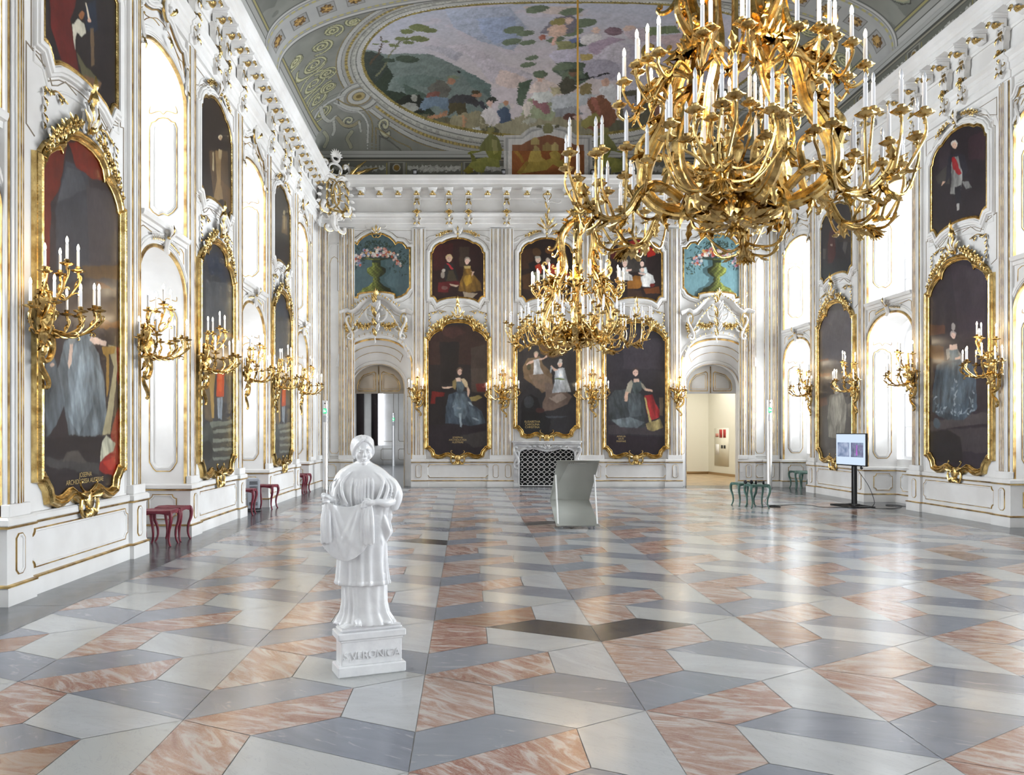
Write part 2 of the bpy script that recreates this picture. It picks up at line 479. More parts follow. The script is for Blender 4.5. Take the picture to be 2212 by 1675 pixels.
def build_floor():
    s = .5006; cu = s * math.sqrt(3) / 2; v = s / 2
    X0, Z0, SK = -.2697, 3.746, .0736
    TI = [('g', [(0, 0), (0, 2), (1, 3), (2, 2)]), ('g', [(0, 0), (-2, 2), (-1, 3), (0, 2)]),
          ('r', [(0, 0), (2, 2), (2, 0), (1, -1)]), ('r', [(0, 0), (1, -1), (1, -3), (0, -4)]),
          ('w', [(0, 0), (-1, -1), (-2, 0), (-2, 2)]), ('w', [(0, 0), (0, -4), (-1, -3), (-1, -1)])]
    mats = {'w': 1, 'r': 2, 'g': 0}
    mb = MB(); cols = []
    xa, xb, ya, yb = -3.65, 8.53, YB + .5, 22.62
    rr = random.Random(5)
    def put(P, mi, z=0.0, dark=False):
        P = np.array(P); n = len(P)
        c = P.mean(0)
        d = c - P
        P = P + d / np.maximum(np.linalg.norm(d, axis=1, keepdims=True), 1e-6) * .0035
        mb.add(np.c_[P, np.full(n, z)], [tuple(range(n))], mi)
        cc = (rr.random(), .99 if dark else rr.random() * .94, rr.random())
        for _ in range(n): cols.append(cc)
    for k in range(-4, 8):
        for mm in range(-9, 16):
            for ti, (t, P) in enumerate(TI):
                Q = []
                for (a, b) in P:
                    kk = k + a / 3
                    Q.append((X0 + (3 * k + a) * cu, Z0 + (3 * k + 6 * mm + b) * v + SK * kk))
                for ax, val, lt in ((0, xa, False), (0, xb, True), (1, ya, False), (1, yb, True)):
                    Q = clip_poly(Q, ax, val, lt)
                    if len(Q) < 3: break
                if len(Q) >= 3: put(Q, mats[t], 0.0, (ti < 2 and k == 1 and mm == 1) or (ti == 1 and k == 0 and mm == 5) or (ti == 0 and k == 1 and mm == 6))
    # plain border slabs along the walls
    for (x0, x1) in ((XL - RD, xa), (xb, XR + RD)):
        y = YB
        while y < YE:
            y2 = min(y + 1.18, YE)
            put([(x0, y), (x1, y), (x1, y2), (x0, y2)], 3); y = y2
    x = xa
    while x < xb - .01:
        x2 = min(x + 1.3, xb); put([(x, yb), (x2, yb), (x2, YE + .5), (x, YE + .5)], 0 if False else 3); x = x2
    n = mb.n
    mb.add([(XL - RD, YB, -.003), (XR + RD, YB, -.003), (XR + RD, YE + .5, -.003), (XL - RD, YE + .5, -.003)], [(0, 1, 2, 3)], 4)
    cols += [(.5, .5, .5)] * 4
    o = obj('floor', mb, [marble('grey_marble', 'grey'), marble('white_marble', 'white'), marble('red_marble', 'red'), marble('dark_marble', 'dark'),
                          mat('joint_mortar', (.42, .41, .40), .8)])
    set_col(o.data, cols)
    struct(o)
build_floor()

# ================================================================== outlines (half, top centre to bottom centre, metres, absolute heights)
BIG = [(0, 4.81), (.17, 4.80), (.32, 4.76), (.42, 4.68), (.465, 4.56), (.50, 4.585), (.60, 4.54), (.71, 4.465), (.79, 4.37), (.82, 4.29), (.873, 4.285),
       (.873, 1.20), (.815, 1.19), (.76, 1.12), (.70, 1.06), (.67, .955), (.58, .925), (.48, .935), (.36, .99), (.27, 1.00), (.15, .94), (0, .90)]
UP = [(0, 7.27), (.16, 7.26), (.32, 7.21), (.45, 7.13), (.52, 7.13), (.63, 7.06), (.70, 6.97), (.72, 6.87), (.765, 6.84), (.765, 5.60), (.72, 5.60), (.66, 5.56), (.595, 5.45),
      (.50, 5.50), (.34, 5.54), (.17, 5.56), (0, 5.57)]
FLO = [(0, 7.41), (.2, 7.39), (.38, 7.30), (.50, 7.19), (.56, 7.09), (.64, 7.15), (.76, 7.13), (.85, 7.03), (.87, 6.98), (.97, 6.98), (.97, 5.84), (.92, 5.80), (.85, 5.68), (.72, 5.60), (.57, 5.56), (.55, 5.66),
       (.40, 5.70), (.2, 5.725), (0, 5.73)]
def full(half, uc=0.0, sx=1.0, z0=0.0, sz=1.0):
    H = [(x * sx, z0 + (z - z0) * sz) for x, z in half]
    R = H + [(-x, z) for x, z in H[-2:0:-1]]
    return np.array([(uc + x, z) for x, z in R])
BEAD = [(-.5, 0), (-.5, .35), (-.2, .8), (.2, .8), (.5, .35), (.5, 0)]
def bead(w, h, off=0.0):
    return [(off + a * w, b * h) for a, b in BEAD]
ROLL = [(-1, 0), (-1, .5), (-.72, .5), (-.6, .9), (-.2, 1), (.2, .85), (.35, .5), (.6, .62), (.8, .55), (1, .2), (1, 0)]
def roll(w, h, off=0.0):
    return [(off + a * w / 2, b * h) for a, b in ROLL]
def notch(u0, u1, z0, z1, c=.07):
    """rectangular panel outline with hollow corners"""
    P = []
    for (x, y, a0) in ((u0, z1, 0), (u1, z1, -PI / 2), (u1, z0, -PI), (u0, z0, -1.5 * PI)):
        for k in range(5):
            a = a0 - k * PI / 8
            # concave quarter arc centred on the corner
            P.append((x + c * math.cos(a) * (1), y + c * math.sin(a)))
    Q = []
    # order: go clockwise, arcs centred on corners
    def arc(cx, cy, a0, a1): return [(cx + c * math.cos(a0 + (a1 - a0) * k / 4), cy + c * math.sin(a0 + (a1 - a0) * k / 4)) for k in range(5)]
    Q += arc(u0, z1, -PI / 2, 0) + arc(u1, z1, PI, 1.5 * PI) + arc(u1, z0, PI / 2, PI) + arc(u0, z0, 0, PI / 2)
    return Q
def cut(u0, u1, z0, z1, c=.04):
    return [(u0 + c, z1), (u1 - c, z1), (u1, z1 - c), (u1, z0 + c), (u1 - c, z0), (u0 + c, z0), (u0, z0 + c), (u0, z1 - c)]

# ================================================================== SIDE WALLS
A_LO, A_UP = (3.55, 4.20), (6.50, 7.02)
Z_SILL = 4.53
def arch_pts(g0, g1, ws, wt, n=24, e=2.3, rev=False):
    c, h = (g0 + g1) / 2, (g1 - g0) / 2
    t = np.linspace(-1, 1, n + 1)
    s = np.sign(np.sin(t * PI / 2)) * np.abs(np.sin(t * PI / 2)) ** (2 / e)
    w = np.abs(np.cos(t * PI / 2)) ** (2 / e)
    return np.c_[c + h * s, ws + (wt - ws) * w]
def gaps(B):
    return [(B[i][1], B[i + 1][0]) for i in range(len(B) - 1)]
def wall_face(mb, F, bays, ztop):
    for a, b in bays:
        mb.add(F([(a, 0, 0), (b, 0, 0), (b, ztop, 0), (a, ztop, 0)]), [(0, 1, 2, 3)], 0)
    for g0, g1 in gaps(bays):
        for (ws, wt), zt, zb in ((A_LO, Z_SILL, 0.0), (A_UP, ztop, Z_SILL)):
            P = arch_pts(g0, g1, ws, wt); n = len(P)
            V = [(p[0], p[1], 0) for p in P] + [(p[0], zt, 0) for p in P]
            mb.add(F(V), [(i, i + 1, n + i + 1, n + i) for i in range(n - 1)], 0)
            # soffit and jambs
            Q = [(g0, zb)] + [tuple(p) for p in P] + [(g1, zb)]
            V = [(p[0], p[1], 0) for p in Q] + [(p[0], p[1], -RD) for p in Q]; n = len(Q)
            mb.add(F(V), [(i, i + 1, n + i + 1, n + i) for i in range(n - 1)], 0)
        # sill slab of the upper recess
        mb.add(F([(g0, Z_SILL, 0), (g1, Z_SILL, 0), (g1, Z_SILL, -RD), (g0, Z_SILL, -RD)]), [(0, 1, 2, 3)], 0)
        # wall below the lower window and between the two windows, at the back of the recess
        mb.add(F([(g0, 0, -RD), (g1, 0, -RD), (g1, .98, -RD), (g0, .98, -RD)]), [(0, 1, 2, 3)], 0)
        mb.add(F([(g0, .98, -RD), (g1, .98, -RD), (g1, .98, -RD - .2), (g0, .98, -RD - .2)]), [(0, 1, 2, 3)], 0)
        mb.box(g0, g1, 3.9, Z_SILL, -RD - .3, -RD - .12, 0, F)
        mb.box(g0 - .0, g1 + .0, Z_SILL - .02, Z_SILL + .12, -RD - .3, -RD - .02, 0, F)
def side_wall(name, F, bays, frame_side):
    mb = MB()
    wall_face(mb, F, bays, Z_COR)
    mb.add(F([(YB, Z_COR, 0), (YE, Z_COR, 0), (YE, VZ + .05, 0), (YB, VZ + .05, 0)]), [(0, 1, 2, 3)], 0)
    struct(obj(name, mb, [M['stucco']]))
side_wall('wall_left', F_L, BAYS_L, 1)
side_wall('wall_right', F_R, BAYS_R, -1)

# dado / baseboards as sweeps along the plan of the walls
def plan_left(B, X, sgn, pil=.05):
    """plan polyline (x, y) following piers and recesses; sgn=+1 room towards +x"""
    P = []
    for i, (a, b) in enumerate(B):
        w = .34 if b - a > 2 else 0
        if w:
            P += [(X + sgn * pil, a), (X + sgn * pil, a + w), (X, a + w), (X, b - w), (X + sgn * pil, b - w), (X + sgn * pil, b)]
        else:
            P += [(X, a), (X, b)]
        if i < len(B) - 1:
            g = B[i + 1][0]
            P += [(X - sgn * RD, b), (X - sgn * RD, g)]
    return P
DADO = [(.0, 0), (.075, 0), (.075, .15), (.055, .19), (.045, .22), (.045, .68), (.055, .715), (.075, .74), (.075, .79), (.055, Z_DADO), (.0, Z_DADO)]
GL1 = [(.05, .165), (.083, .17), (.083, .188), (.05, .196)]
GL2 = [(.045, .702), (.078, .712), (.082, .728), (.05, .738)]
def dado(name, path, sg):
    mb = MB()
    mb.mold(path, [(sg * a, b) for a, b in DADO], F_XY, False, 0)
    mb.mold(path, [(sg * a, b) for a, b in GL1], F_XY, False, 1)
    mb.mold(path, [(sg * a, b) for a, b in GL2], F_XY, False, 1)
    return mb
PL, PR = plan_left(BAYS_L, XL, 1), plan_left(BAYS_R, XR, -1)
TL, TR = dado('l', PL, -1), dado('r', PR, 1)
def panel(mb, F, P, w=.018, h=.02, raised=True, inner=0):
    """gilt line (mat 1) with a raised white field (mat 0)"""
    P = np.array(P, float)
    if raised:
        mb.mold(P, [(.0, 0), (-.004, .012), (-.02, .014), (-.028, .006), (-.028, 0)], F, True, 0)
    mb.mold(P, bead(w, h), F, True, 1)
def dado_panels(mb, F, B):
    G = F.sub(0, 0, .045)
    for a, b in B:
        if b - a > 2:
            w = .34
            for u in (a + .17, b - .17):
                panel(mb, F.sub(0, 0, .095), cut(u - .07, u + .07, .27, .645), .014, .016)
            panel(mb, G, notch(a + w + .1, b - w - .1, .27, .645), .018, .02)
            panel(mb, G, cut(a + w + .17, b - w - .17, .30, .615, .09), .001, .001) if False else None
    for g0, g1 in gaps(B):
        panel(mb, F.sub(0, 0, -RD + .045), notch(g0 + .25, g1 - .25, .27, .645), .018, .02)
dado_panels(TL, F_L, BAYS_L); dado_panels(TR, F_R, BAYS_R)
for mb, B, s, X in ((TL, BAYS_L, 1, XL), (TR, BAYS_R, -1, XR)):
    for g0, g1 in gaps(B):
        G = Fr((0, g1 - .045, 0), (1, 0, 0), (0, 0, 1), (0, -1, 0))
        x0, x1 = sorted((X - s * .12, X - s * (RD - .14)))
        panel(mb, G, notch(x0, x1, .27, .645, .06), .016, .02)
struct(obj('baseboard_left', TL, [M['stucco'], M['gline']], smooth=.6))
struct(obj('baseboard_right', TR, [M['stucco'], M['gline']], smooth=.6))

# ---------------------------------------------------------------- pilaster strips
def pil_strip(mb, F, u0, u1, z0=Z_DADO, z1=Z_ARCH, d=.05):
    mb.box(u0, u1, z0, z1, 0, d, 0, F, .006)
    w = u1 - u0
    mb.box(u0 + w * .22, u1 - w * .22, z0 + .12, z1 - .05, d, d + .022, 0, F, .006)
    mb.box(u0 + w * .36, u1 - w * .36, z0 + .12, z1 - .05, d + .022, d + .04, 0, F, .006)
    mb.box(u0 - .012, u1 + .012, z0, z0 + .12, 0, d + .05, 0, F, .008)
    for u in (u0 + w * .15, u1 - w * .15):
        mb.box(u - .009, u + .009, z0 + .12, z1 - .05, d, d + .012, 1, F)
    for u in (u0 + w * .43, u1 - w * .43):
        mb.box(u - .007, u + .007, z0 + .12, z1 - .05, d + .04, d + .048, 1, F)
def wave(P, uc, hw):
    return np.array([(uc + x * hw, z) for x, z in P])
HOOD = [(-1.0, 7.22), (-.93, 7.26), (-.85, 7.38), (-.72, 7.37), (-.5, 7.43), (-.3, 7.52), (-.12, 7.555), (0, 7.565), (.12, 7.555), (.3, 7.52), (.5, 7.43), (.72, 7.37), (.85, 7.38), (.93, 7.26), (1.0, 7.22)]
def gap_trim(mb, F, g0, g1):
    uc, hw = (g0 + g1) / 2, (g1 - g0) / 2
    for (ws, wt) in (A_LO, A_UP):
        zb = Z_DADO if ws < 5 else Z_SILL + .02
        P = [(g0 + .012, zb)] + [tuple(p) for p in arch_pts(g0 + .012, g1 - .012, ws, wt - .012)] + [(g1 - .012, zb)]
        mb.mold(P, [(.0, -.02), (.0, .02), (.02, .028), (.045, .02), (.05, 0)], F, False, 1)
        P2 = [tuple(p) for p in arch_pts(g0 - .0, g1 + .0, ws, wt)]
        mb.mold(P2, roll(.10, .035, .115), F, False, 0)
    mb.mold([(g0, Z_SILL), (g1, Z_SILL)], [(-.13, 0), (-.13, .03), (-.07, .035), (-.06, .075), (-.02, .09), (.01, .09), (.01, 0)], F, False, 0)
    mb.mold([(g0, Z_SILL), (g1, Z_SILL)], bead(.012, .012, -.06), F.sub(0, 0, .04), False, 1)
    H = smooth_path(wave(HOOD, uc, hw), 4)
    mb.mold(H, roll(.11, .075, .02), F, False, 0)
    mb.mold(H, bead(.022, .03, -.05), F, False, 1)
    mb.mold(H - np.array([0, .17]), bead(.012, .012, 0), F, False, 1)
    # spandrel lines over the lower arch
    for s in (-1, 1):
        Q = [(uc + s * hw * .30, 4.33), (uc + s * hw * .80, 4.36), (uc + s * hw * .90, 4.32), (uc + s * hw * .92, 3.98), (uc + s * hw * .86, 3.93)]
        mb.mold(Q, bead(.012, .012), F, False, 1)
        Q = smooth_path([(uc + s * hw * .18, 7.3), (uc + s * hw * .45, 7.28), (uc + s * hw * .75, 7.12), (uc + s * hw * .88, 6.95)], 5)
        mb.mold(Q, bead(.012, .012), F, False, 1)
def jamb_trim(mb, X, s, y, ny):
    """panels on a recess jamb at depth y, facing ny along y"""
    G = Fr((0, y, 0), (1, 0, 0), (0, 0, 1), (0, ny, 0))
    x0, x1 = sorted((X - s * .13, X - s * (RD - .13)))
    xm = (x0 + x1) / 2
    for z0, z1 in ((1.0, 3.45), (4.9, 6.36)):
        P = [(xm, z1 + .06)]
        hw = (x1 - x0) / 2
        half = [(0, z1 + .06), (hw * .35, z1 + .045), (hw * .6, z1), (hw * .85, z1 - .015), (hw, z1 - .10), (hw, z0 + .14), (hw * .72, z0 + .04), (hw * .5, z0), (0, z0)]
        if z0 > 4: half[-3:] = [(hw * .72, z0 + .07), (hw * .35, z0 + .02), (0, z0 + .05)]
        P = full(half, xm)
        mb.mold(P, bead(.016, .016), G, True, 1)
        mb.mold(P, roll(.05, .02, -.05), G, True, 0)
        top = [(x0 + .0, z1 + .16), (xm - hw * .3, z1 + .20), (xm, z1 + .14), (xm + hw * .3, z1 + .20), (x1, z1 + .16), (x1 - hw * .25, z1 + .36), (xm, z1 + .46), (x0 + hw * .25, z1 + .36)]
        if z0 > 4: top = [(a, z1 + (b - z1) * .8) for a, b in top]
        mb.mold(smooth_path(top, 4, True)[::-1], bead(.012, .012), G, True, 1)
def bay_trim(mb, F, a, b, kind='side'):
    w = .34
    uc = (a + b) / 2
    for u0, u1 in ((a, a + w), (b - w, b)):
        pil_strip(mb, F, u0, u1)
    hw = (b - a) / 2 - w
    # line frame round the bay
    mb.mold([(a + w + .05, Z_DADO + .02), (a + w + .05, 6.95), (a + w + .12, 7.12), (a + w + .3, 7.16)], bead(.02, .02), F, False, 0)
    mb.mold([(b - w - .3, 7.16), (b - w - .12, 7.12), (b - w - .05, 6.95), (b - w - .05, Z_DADO + .02)], bead(.02, .02), F, False, 0)
    # stucco frame of the upper picture
    U = full(UP, uc, 1.08 if kind == 'side' else 1.0)
    mb.mold(U, roll(.12, .07, .10), F, True, 0)
    mb.mold(U, bead(.012, .012, .19), F, True, 2)
    mb.mold(full([(x, z + (.10 if z > 6.2 else -.10)) for x, z in UP], uc, 1.0), bead(.03, .02, .2), F, True, 0)
    # cartouche line between the two pictures
    k = hw / 1.0
    for s in (-1, 1):
        Q = [(uc + s * .10, 5.32), (uc + s * .34, 5.36), (uc + s * .50, 5.25), (uc + s * .62, 5.20), (uc + s * .70, 5.32), (uc + s * (hw - .1), 5.42), (uc + s * (hw - .1), 4.62), (uc + s * (hw - .25), 4.55)]
        mb.mold(Q if s > 0 else Q, bead(.012, .012), F, False, 2)
        Q = [(uc + s * .2, 7.43), (uc + s * (hw - .1), 7.43), (uc + s * (hw - .1), 7.12), (uc + s * (hw - .3), 7.2), (uc + s * .5, 7.33)]
        mb.mold(Q, bead(.012, .012), F, False, 2)
TRL, TRR, TRE = MB(), MB(), MB()
for g in gaps(BAYS_L):
    gap_trim(TRL, F_L, *g)
    if g[0] > 2: jamb_trim(TRL, XL, 1, g[1], -1)
for g in gaps(BAYS_R):
    gap_trim(TRR, F_R, *g)
    if g[0] > 5: jamb_trim(TRR, XR, -1, g[1], -1)
for a, b in BAYS_L:
    if b - a > 2: bay_trim(TRL, F_L, a, b)
for a, b in BAYS_R:
    if b - a > 2: bay_trim(TRR, F_R, a, b)
pil_strip(TRL, F_L, 21.62, 21.95); pil_strip(TRL, F_L, 22.9, 23.3)

# ---------------------------------------------------------------- entablature
ARCHI = [(0, Z_ARCH - .02), (.05, Z_ARCH - .02), (.05, Z_ARCH + .10), (.075, Z_ARCH + .12), (.075, Z_ARCH + .23), (.10, Z_ARCH + .25), (.10, Z_ARCH + .31), (.16, Z_ARCH + .36), (.16, Z_FRZ), (0, Z_FRZ)]
FRIEZ = [(0, Z_FRZ + .42), (.03, Z_FRZ + .42), (.045, Z_FRZ + .46), (.03, Z_FRZ + .49), (.03, Z_COR - .13), (.07, Z_COR - .08), (.09, Z_COR - .02), (0, Z_COR - .02)]
CORN = [(0, Z_COR - .03), (.33, Z_COR - .03), (.33, Z_COR + .06), (.36, Z_COR + .08), (.38, Z_COR + .16), (.42, Z_COR + .20), (.44, Z_COR + .27), (.44, Z_TOP), (0, Z_TOP + .02)]
ENT = MB()
ring = [(XL, YB), (XL, YE), (XR, YE), (XR, YB)]
for pr in (ARCHI, FRIEZ, CORN):
    ENT.mold(ring, [(-a, b) for a, b in pr], F_XY, False, 0)
for B, F in ((BAYS_L, F_L), (BAYS_R, F_R)):
    for a, b in B:
        for u0, u1 in ((a, a + .34), (b - .34, b)):
            if b - a > 2: ENT.mold([(u0, 0), (u1, 0)], [(b_, -a_ - .022) for a_, b_ in ARCHI], lambda V, F=F: F(np.stack([V[:, 0], V[:, 1], -V[:, 2]], 1)), False, 0)
struct(obj('trim_1', ENT, [M['stucco']], smooth=.5))

# ================================================================== END WALL
DOORS = [(XC - 4.99, 1.04), (XC + 4.99, 1.04)]       # centre, half width of the outer arch
D_OUT = (3.52, 4.32)                                  # springing, top of the outer arch
D_IN = (.77, 2.95, 3.62, .42)                         # half width, springing, top, depth
def door_face(mb, F, uc, hw, out, inn):
    ihw, iws, iwt, dp = inn
    PO = [(uc - hw, 0)] + [tuple(p) for p in arch_pts(uc - hw, uc + hw, *out, 28, 2.2)] + [(uc + hw, 0)]
    PI_ = [(uc - ihw, 0)] + [tuple(p) for p in arch_pts(uc - ihw, uc + ihw, iws, iwt, 28, 2.1)] + [(uc + ihw, 0)]
    n = len(PO)
    rows = []
    for t, d in ((0, 0), (.06, -.10), (.25, -.22), (.55, -.33), (1, -dp)):
        rows.append([(a[0] + (b[0] - a[0]) * t, a[1] + (b[1] - a[1]) * t, d) for a, b in zip(PO, PI_)])
    rows.append([(b[0], b[1], -dp - .25) for b in PI_])
    mb.grid(F(np.array(rows).reshape(-1, 3)).reshape(len(rows), n, 3), 0)
    # face above the arch
    P = PO[1:-1]; m_ = len(P)
    mb.add(F([(p[0], p[1], 0) for p in P] + [(p[0], Z_COR, 0) for p in P]), [(i, i + 1, m_ + i + 1, m_ + i) for i in range(m_ - 1)], 0)
    return PO, PI_
WE = MB()
us = [XL] + [DOORS[0][0] - DOORS[0][1], DOORS[0][0] + DOORS[0][1], DOORS[1][0] - DOORS[1][1], DOORS[1][0] + DOORS[1][1]] + [XR]
for i in (0, 2, 4):
    WE.add(F_E([(us[i], 0, 0), (us[i + 1], 0, 0), (us[i + 1], Z_COR, 0), (us[i], Z_COR, 0)]), [(0, 1, 2, 3)], 0)
WE.add(F_E([(XL, Z_COR, 0), (XR, Z_COR, 0), (XR, VZ + .05, 0), (XL, VZ + .05, 0)]), [(0, 1, 2, 3)], 0)
for uc, hw in DOORS:
    PO, PIN = door_face(WE, F_E, uc, hw, D_OUT, D_IN)
    G = F_E
    TRE.mold(PO, [(-.02, -.01), (-.02, .02), (.02, .03), (.035, .012), (.035, 0)], G, False, 1)
    TRE.mold(PO[1:-1], roll(.09, .03, .10), G, False, 0)
    Gi = F_E.sub(0, 0, -D_IN[3])
    TRE.mold(PIN, [(0, .0), (0, .03), (.02, .045), (.05, .03), (.05, .02), (.07, .02), (.07, .05), (.10, .06), (.12, .03), (.12, -.02)], Gi, False, 0)
    TRE.mold(PIN, bead(.014, .02, .012), Gi.sub(0, 0, .035), False, 1)
    # arched panel on the cove of the doorway and tall side panels
    q = []
    for k in range(15):
        a = PI * (.14 + .72 * k / 14)
        q.append((uc + 1.0 * math.cos(a) * .84, 3.62 + .56 * math.sin(a) * .9 + .04))
    q2 = [(uc + (x - uc) * .90, z - .20) for x, z in q[::-1]]
    V3 = np.array(q[::-1] + q2[::-1])
    TRE.mold(V3, bead(.014, .02), F_E.sub(0, 0, -.20), True, 1)
    for s in (-1, 1):
        TRE.mold(cut(uc + s * .94 - .05, uc + s * .94 + .05, .95, 3.2, .03), bead(.012, .02), F_E.sub(0, 0, -.235), True, 1)
struct(obj('wall_end', WE, [M['stucco']]))
EB = MB()
for (u0, u1, pil) in ((XL, us[1], [(-3.62, -3.30)]), (us[2] - .02, 1.46, [(us[2] - .02, us[2] + .42), (.70, 1.40)]), (3.27, us[3] + .02, [(3.33, 4.03), (us[3] - .42, us[3] + .02)]), (us[4], XR, [(8.10, 8.42), (8.75, 9.1)])):
    P = [(u0, YE)]
    for a, b in pil:
        if a > u0 + .01: P += [(a, YE)]
        P += [(a, YE - .05), (b, YE - .05)]
        if b < u1 - .01: P += [(b, YE)]
        else: break
    else:
        P += [(u1, YE)]
    if P[1][0] == P[0][0]: P = P[1:]
    for k, pr in enumerate((DADO, GL1, GL2)):
        EB.mold(P, [(-a, b) for a, b in pr], F_XY, False, 0 if k == 0 else 1)
    for a, b in pil:
        c = [(a + b) / 2] if b - a < .5 else [a + .17, b - .17]
        for u in c: panel(EB, F_E.sub(0, 0, .095), cut(u - .075, u + .075, .27, .645), .014, .016)
for u in (XC - 2.605, XC + 2.605):
    panel(EB, F_E.sub(0, 0, .045), notch(u - .90, u + .90, .27, .645), .018, .02)
for u in (-3.95, 8.62):
    panel(EB, F_E.sub(0, 0, .045), notch(u - .14, u + .14, .27, .645, .05), .014, .02)
struct(obj('baseboard_end', EB, [M['stucco'], M['gline']], smooth=.6))
for a, b in ((us[2] + .02, us[2] + .40), (.70, 1.05), (1.06, 1.40), (3.33, 3.67), (3.68, 4.03), (us[3] - .40, us[3] - .02), (-3.72, -3.48), (-3.46, -3.26), (XL + .02, XL + .28), (8.0, 8.22), (8.24, 8.46), (8.84, 9.16)):
    pil_strip(TRE, F_E, a, b)
for i, (uc, H) in enumerate(((XC - 2.605, UP), (XC, UP), (XC + 2.605, UP))):
    mb = TRE
    U = full(H, uc)
    mb.mold(U, roll(.12, .07, .10), F_E, True, 0)
    mb.mold(U, bead(.010, .010, .19), F_E, True, 2)
    for s in (-1, 1):
        mb.mold([(uc + s * .12, 5.27), (uc + s * .34, 5.30), (uc + s * .45, 5.22), (uc + s * .58, 5.20), (uc + s * .66, 5.30), (uc + s * .86, 5.38), (uc + s * .86, 4.66), (uc + s * .78, 4.62)], bead(.010, .010), F_E, False, 2)
        mb.mold([(uc + s * .2, 7.52), (uc + s * 1.06, 7.52), (uc + s * 1.06, 7.18), (uc + s * .85, 7.34), (uc + s * .55, 7.42), (uc + s * .5, 7.46)], bead(.010, .010), F_E, False, 2)
        # side panels next to the upper picture
        mb.mold(cut(uc + s * 1.0 - .06, uc + s * 1.0 + .06, 1.0, 6.85, .05), bead(.012, .014), F_E, True, 0)
        mb.mold(smooth_path([(uc + s * 1.12, 4.9), (uc + s * 1.12, 6.95), (uc + s * 1.05, 7.12), (uc + s * .85, 7.2), (uc + s * .78, 7.28)], 4), roll(.06, .05), F_E, False, 0)
for uc, _ in DOORS:
    U = full(FLO, uc)
    TRE.mold(U, roll(.11, .06, .09), F_E, True, 0)
    TRE.mold(U, bead(.010, .010, .17), F_E, True, 2)
    for s in (-1, 1):
        TRE.mold([(uc + s * .35, 7.52), (uc + s * 1.02, 7.52), (uc + s * 1.02, 7.22), (uc + s * .8, 7.30), (uc + s * .6, 7.32), (uc + s * .45, 7.44)], bead(.010, .010), F_E, False, 2)
# concave corner panels
for u in (-3.86, 8.63):
    TRE.mold(full([(0, 6.75), (.08, 6.7), (.13, 6.55), (.13, 1.05), (.08, .98), (0, .98)], u), bead(.012, .014), F_E, True, 1)
    TRE.mold(full([(0, 7.15), (.12, 7.1), (.2, 6.9), (.2, .9), (0, .9)], u), roll(.05, .03), F_E, True, 0)
for nm, mb in (('trim_2', TRL), ('trim_3', TRR), ('trim_4', TRE)):
    struct(obj(nm, mb, [M['stucco'], M['gline'], M['line']], smooth=.6))

# back wall behind the camera
BW = MB(); BW.add([(XL, YB, 0), (XR, YB, 0), (XR, YB, VZ), (XL, YB, VZ)], [(0, 1, 2, 3)])
struct(obj('wall_back', BW, [M['stucco']]))

# ================================================================== WINDOWS
def window(n, F, g0, g1, zb, ws, wt, h):
    fr = MB()
    d = -RD - .14
    P = [(g0 + .04, zb)] + [tuple(p) for p in arch_pts(g0 + .04, g1 - .04, ws, wt)] + [(g1 - .04, zb)]
    fr.mold(P + [P[0]] if False else P, [(-.07, -.03), (-.07, .03), (.04, .03), (.04, -.03)], F.sub(0, 0, d), True, 0)
    uc = (g0 + g1) / 2
    fr.box(uc - .05, uc + .05, zb, wt, d - .03, d + .04, 0, F)
    zt = ws - .35 if zb < 2 else ws - .5
    fr.box(g0, g1, zt - .06, zt + .06, d - .04, d + .045, 0, F)
    zz = zb + (zt - zb) / 3
    k = 1
    while zb + k * (zt - zb) / 3 < zt - .1:
        z = zb + k * (zt - zb) / 3
        fr.box(g0, g1, z - .014, z + .014, d - .02, d + .02, 0, F); k += 1
    for u in ((g0 + uc) / 2, (g1 + uc) / 2):
        fr.box(u - .012, u + .012, zb, wt - .05, d - .02, d + .02, 0, F)
    w = struct(obj('window_%d' % n, fr, [M['wpaint']]))
    gl = MB(); gl.add(F([(g0, zb, d), (g1, zb, d), (g1, wt + .02, d), (g0, wt + .02, d)]), [(0, 1, 2, 3)])
    obj('glass_pane', gl, [M['glass']], w)
M['wpaint'] = mat('white_window_paint', (.85, .85, .86), .4)
def glass_mat():
    m = bpy.data.materials.new('window_glass'); m.use_nodes = True
    nt = m.node_tree; nt.nodes.clear()
    t = nt.nodes.new('ShaderNodeBsdfTransparent'); g = nt.nodes.new('ShaderNodeBsdfGlossy'); g.inputs['Roughness'].default_value = .02
    mx = nt.nodes.new('ShaderNodeMixShader'); mx.inputs[0].default_value = .06
    o = nt.nodes.new('ShaderNodeOutputMaterial')
    nt.links.new(t.outputs[0], mx.inputs[1]); nt.links.new(g.outputs[0], mx.inputs[2]); nt.links.new(mx.outputs[0], o.inputs[0])
    return m
M['glass'] = glass_mat()
n = 1
WIN = []
for F, B, X, s in ((F_L, BAYS_L, XL, 1), (F_R, BAYS_R, XR, -1)):
    for g0, g1 in gaps(B):
        for zb, (ws, wt) in ((.98, A_LO), (Z_SILL + .1, A_UP)):
            window(n, F, g0, g1, zb, ws, wt, 0); n += 1
            WIN.append((X, s, g0, g1, zb, wt))
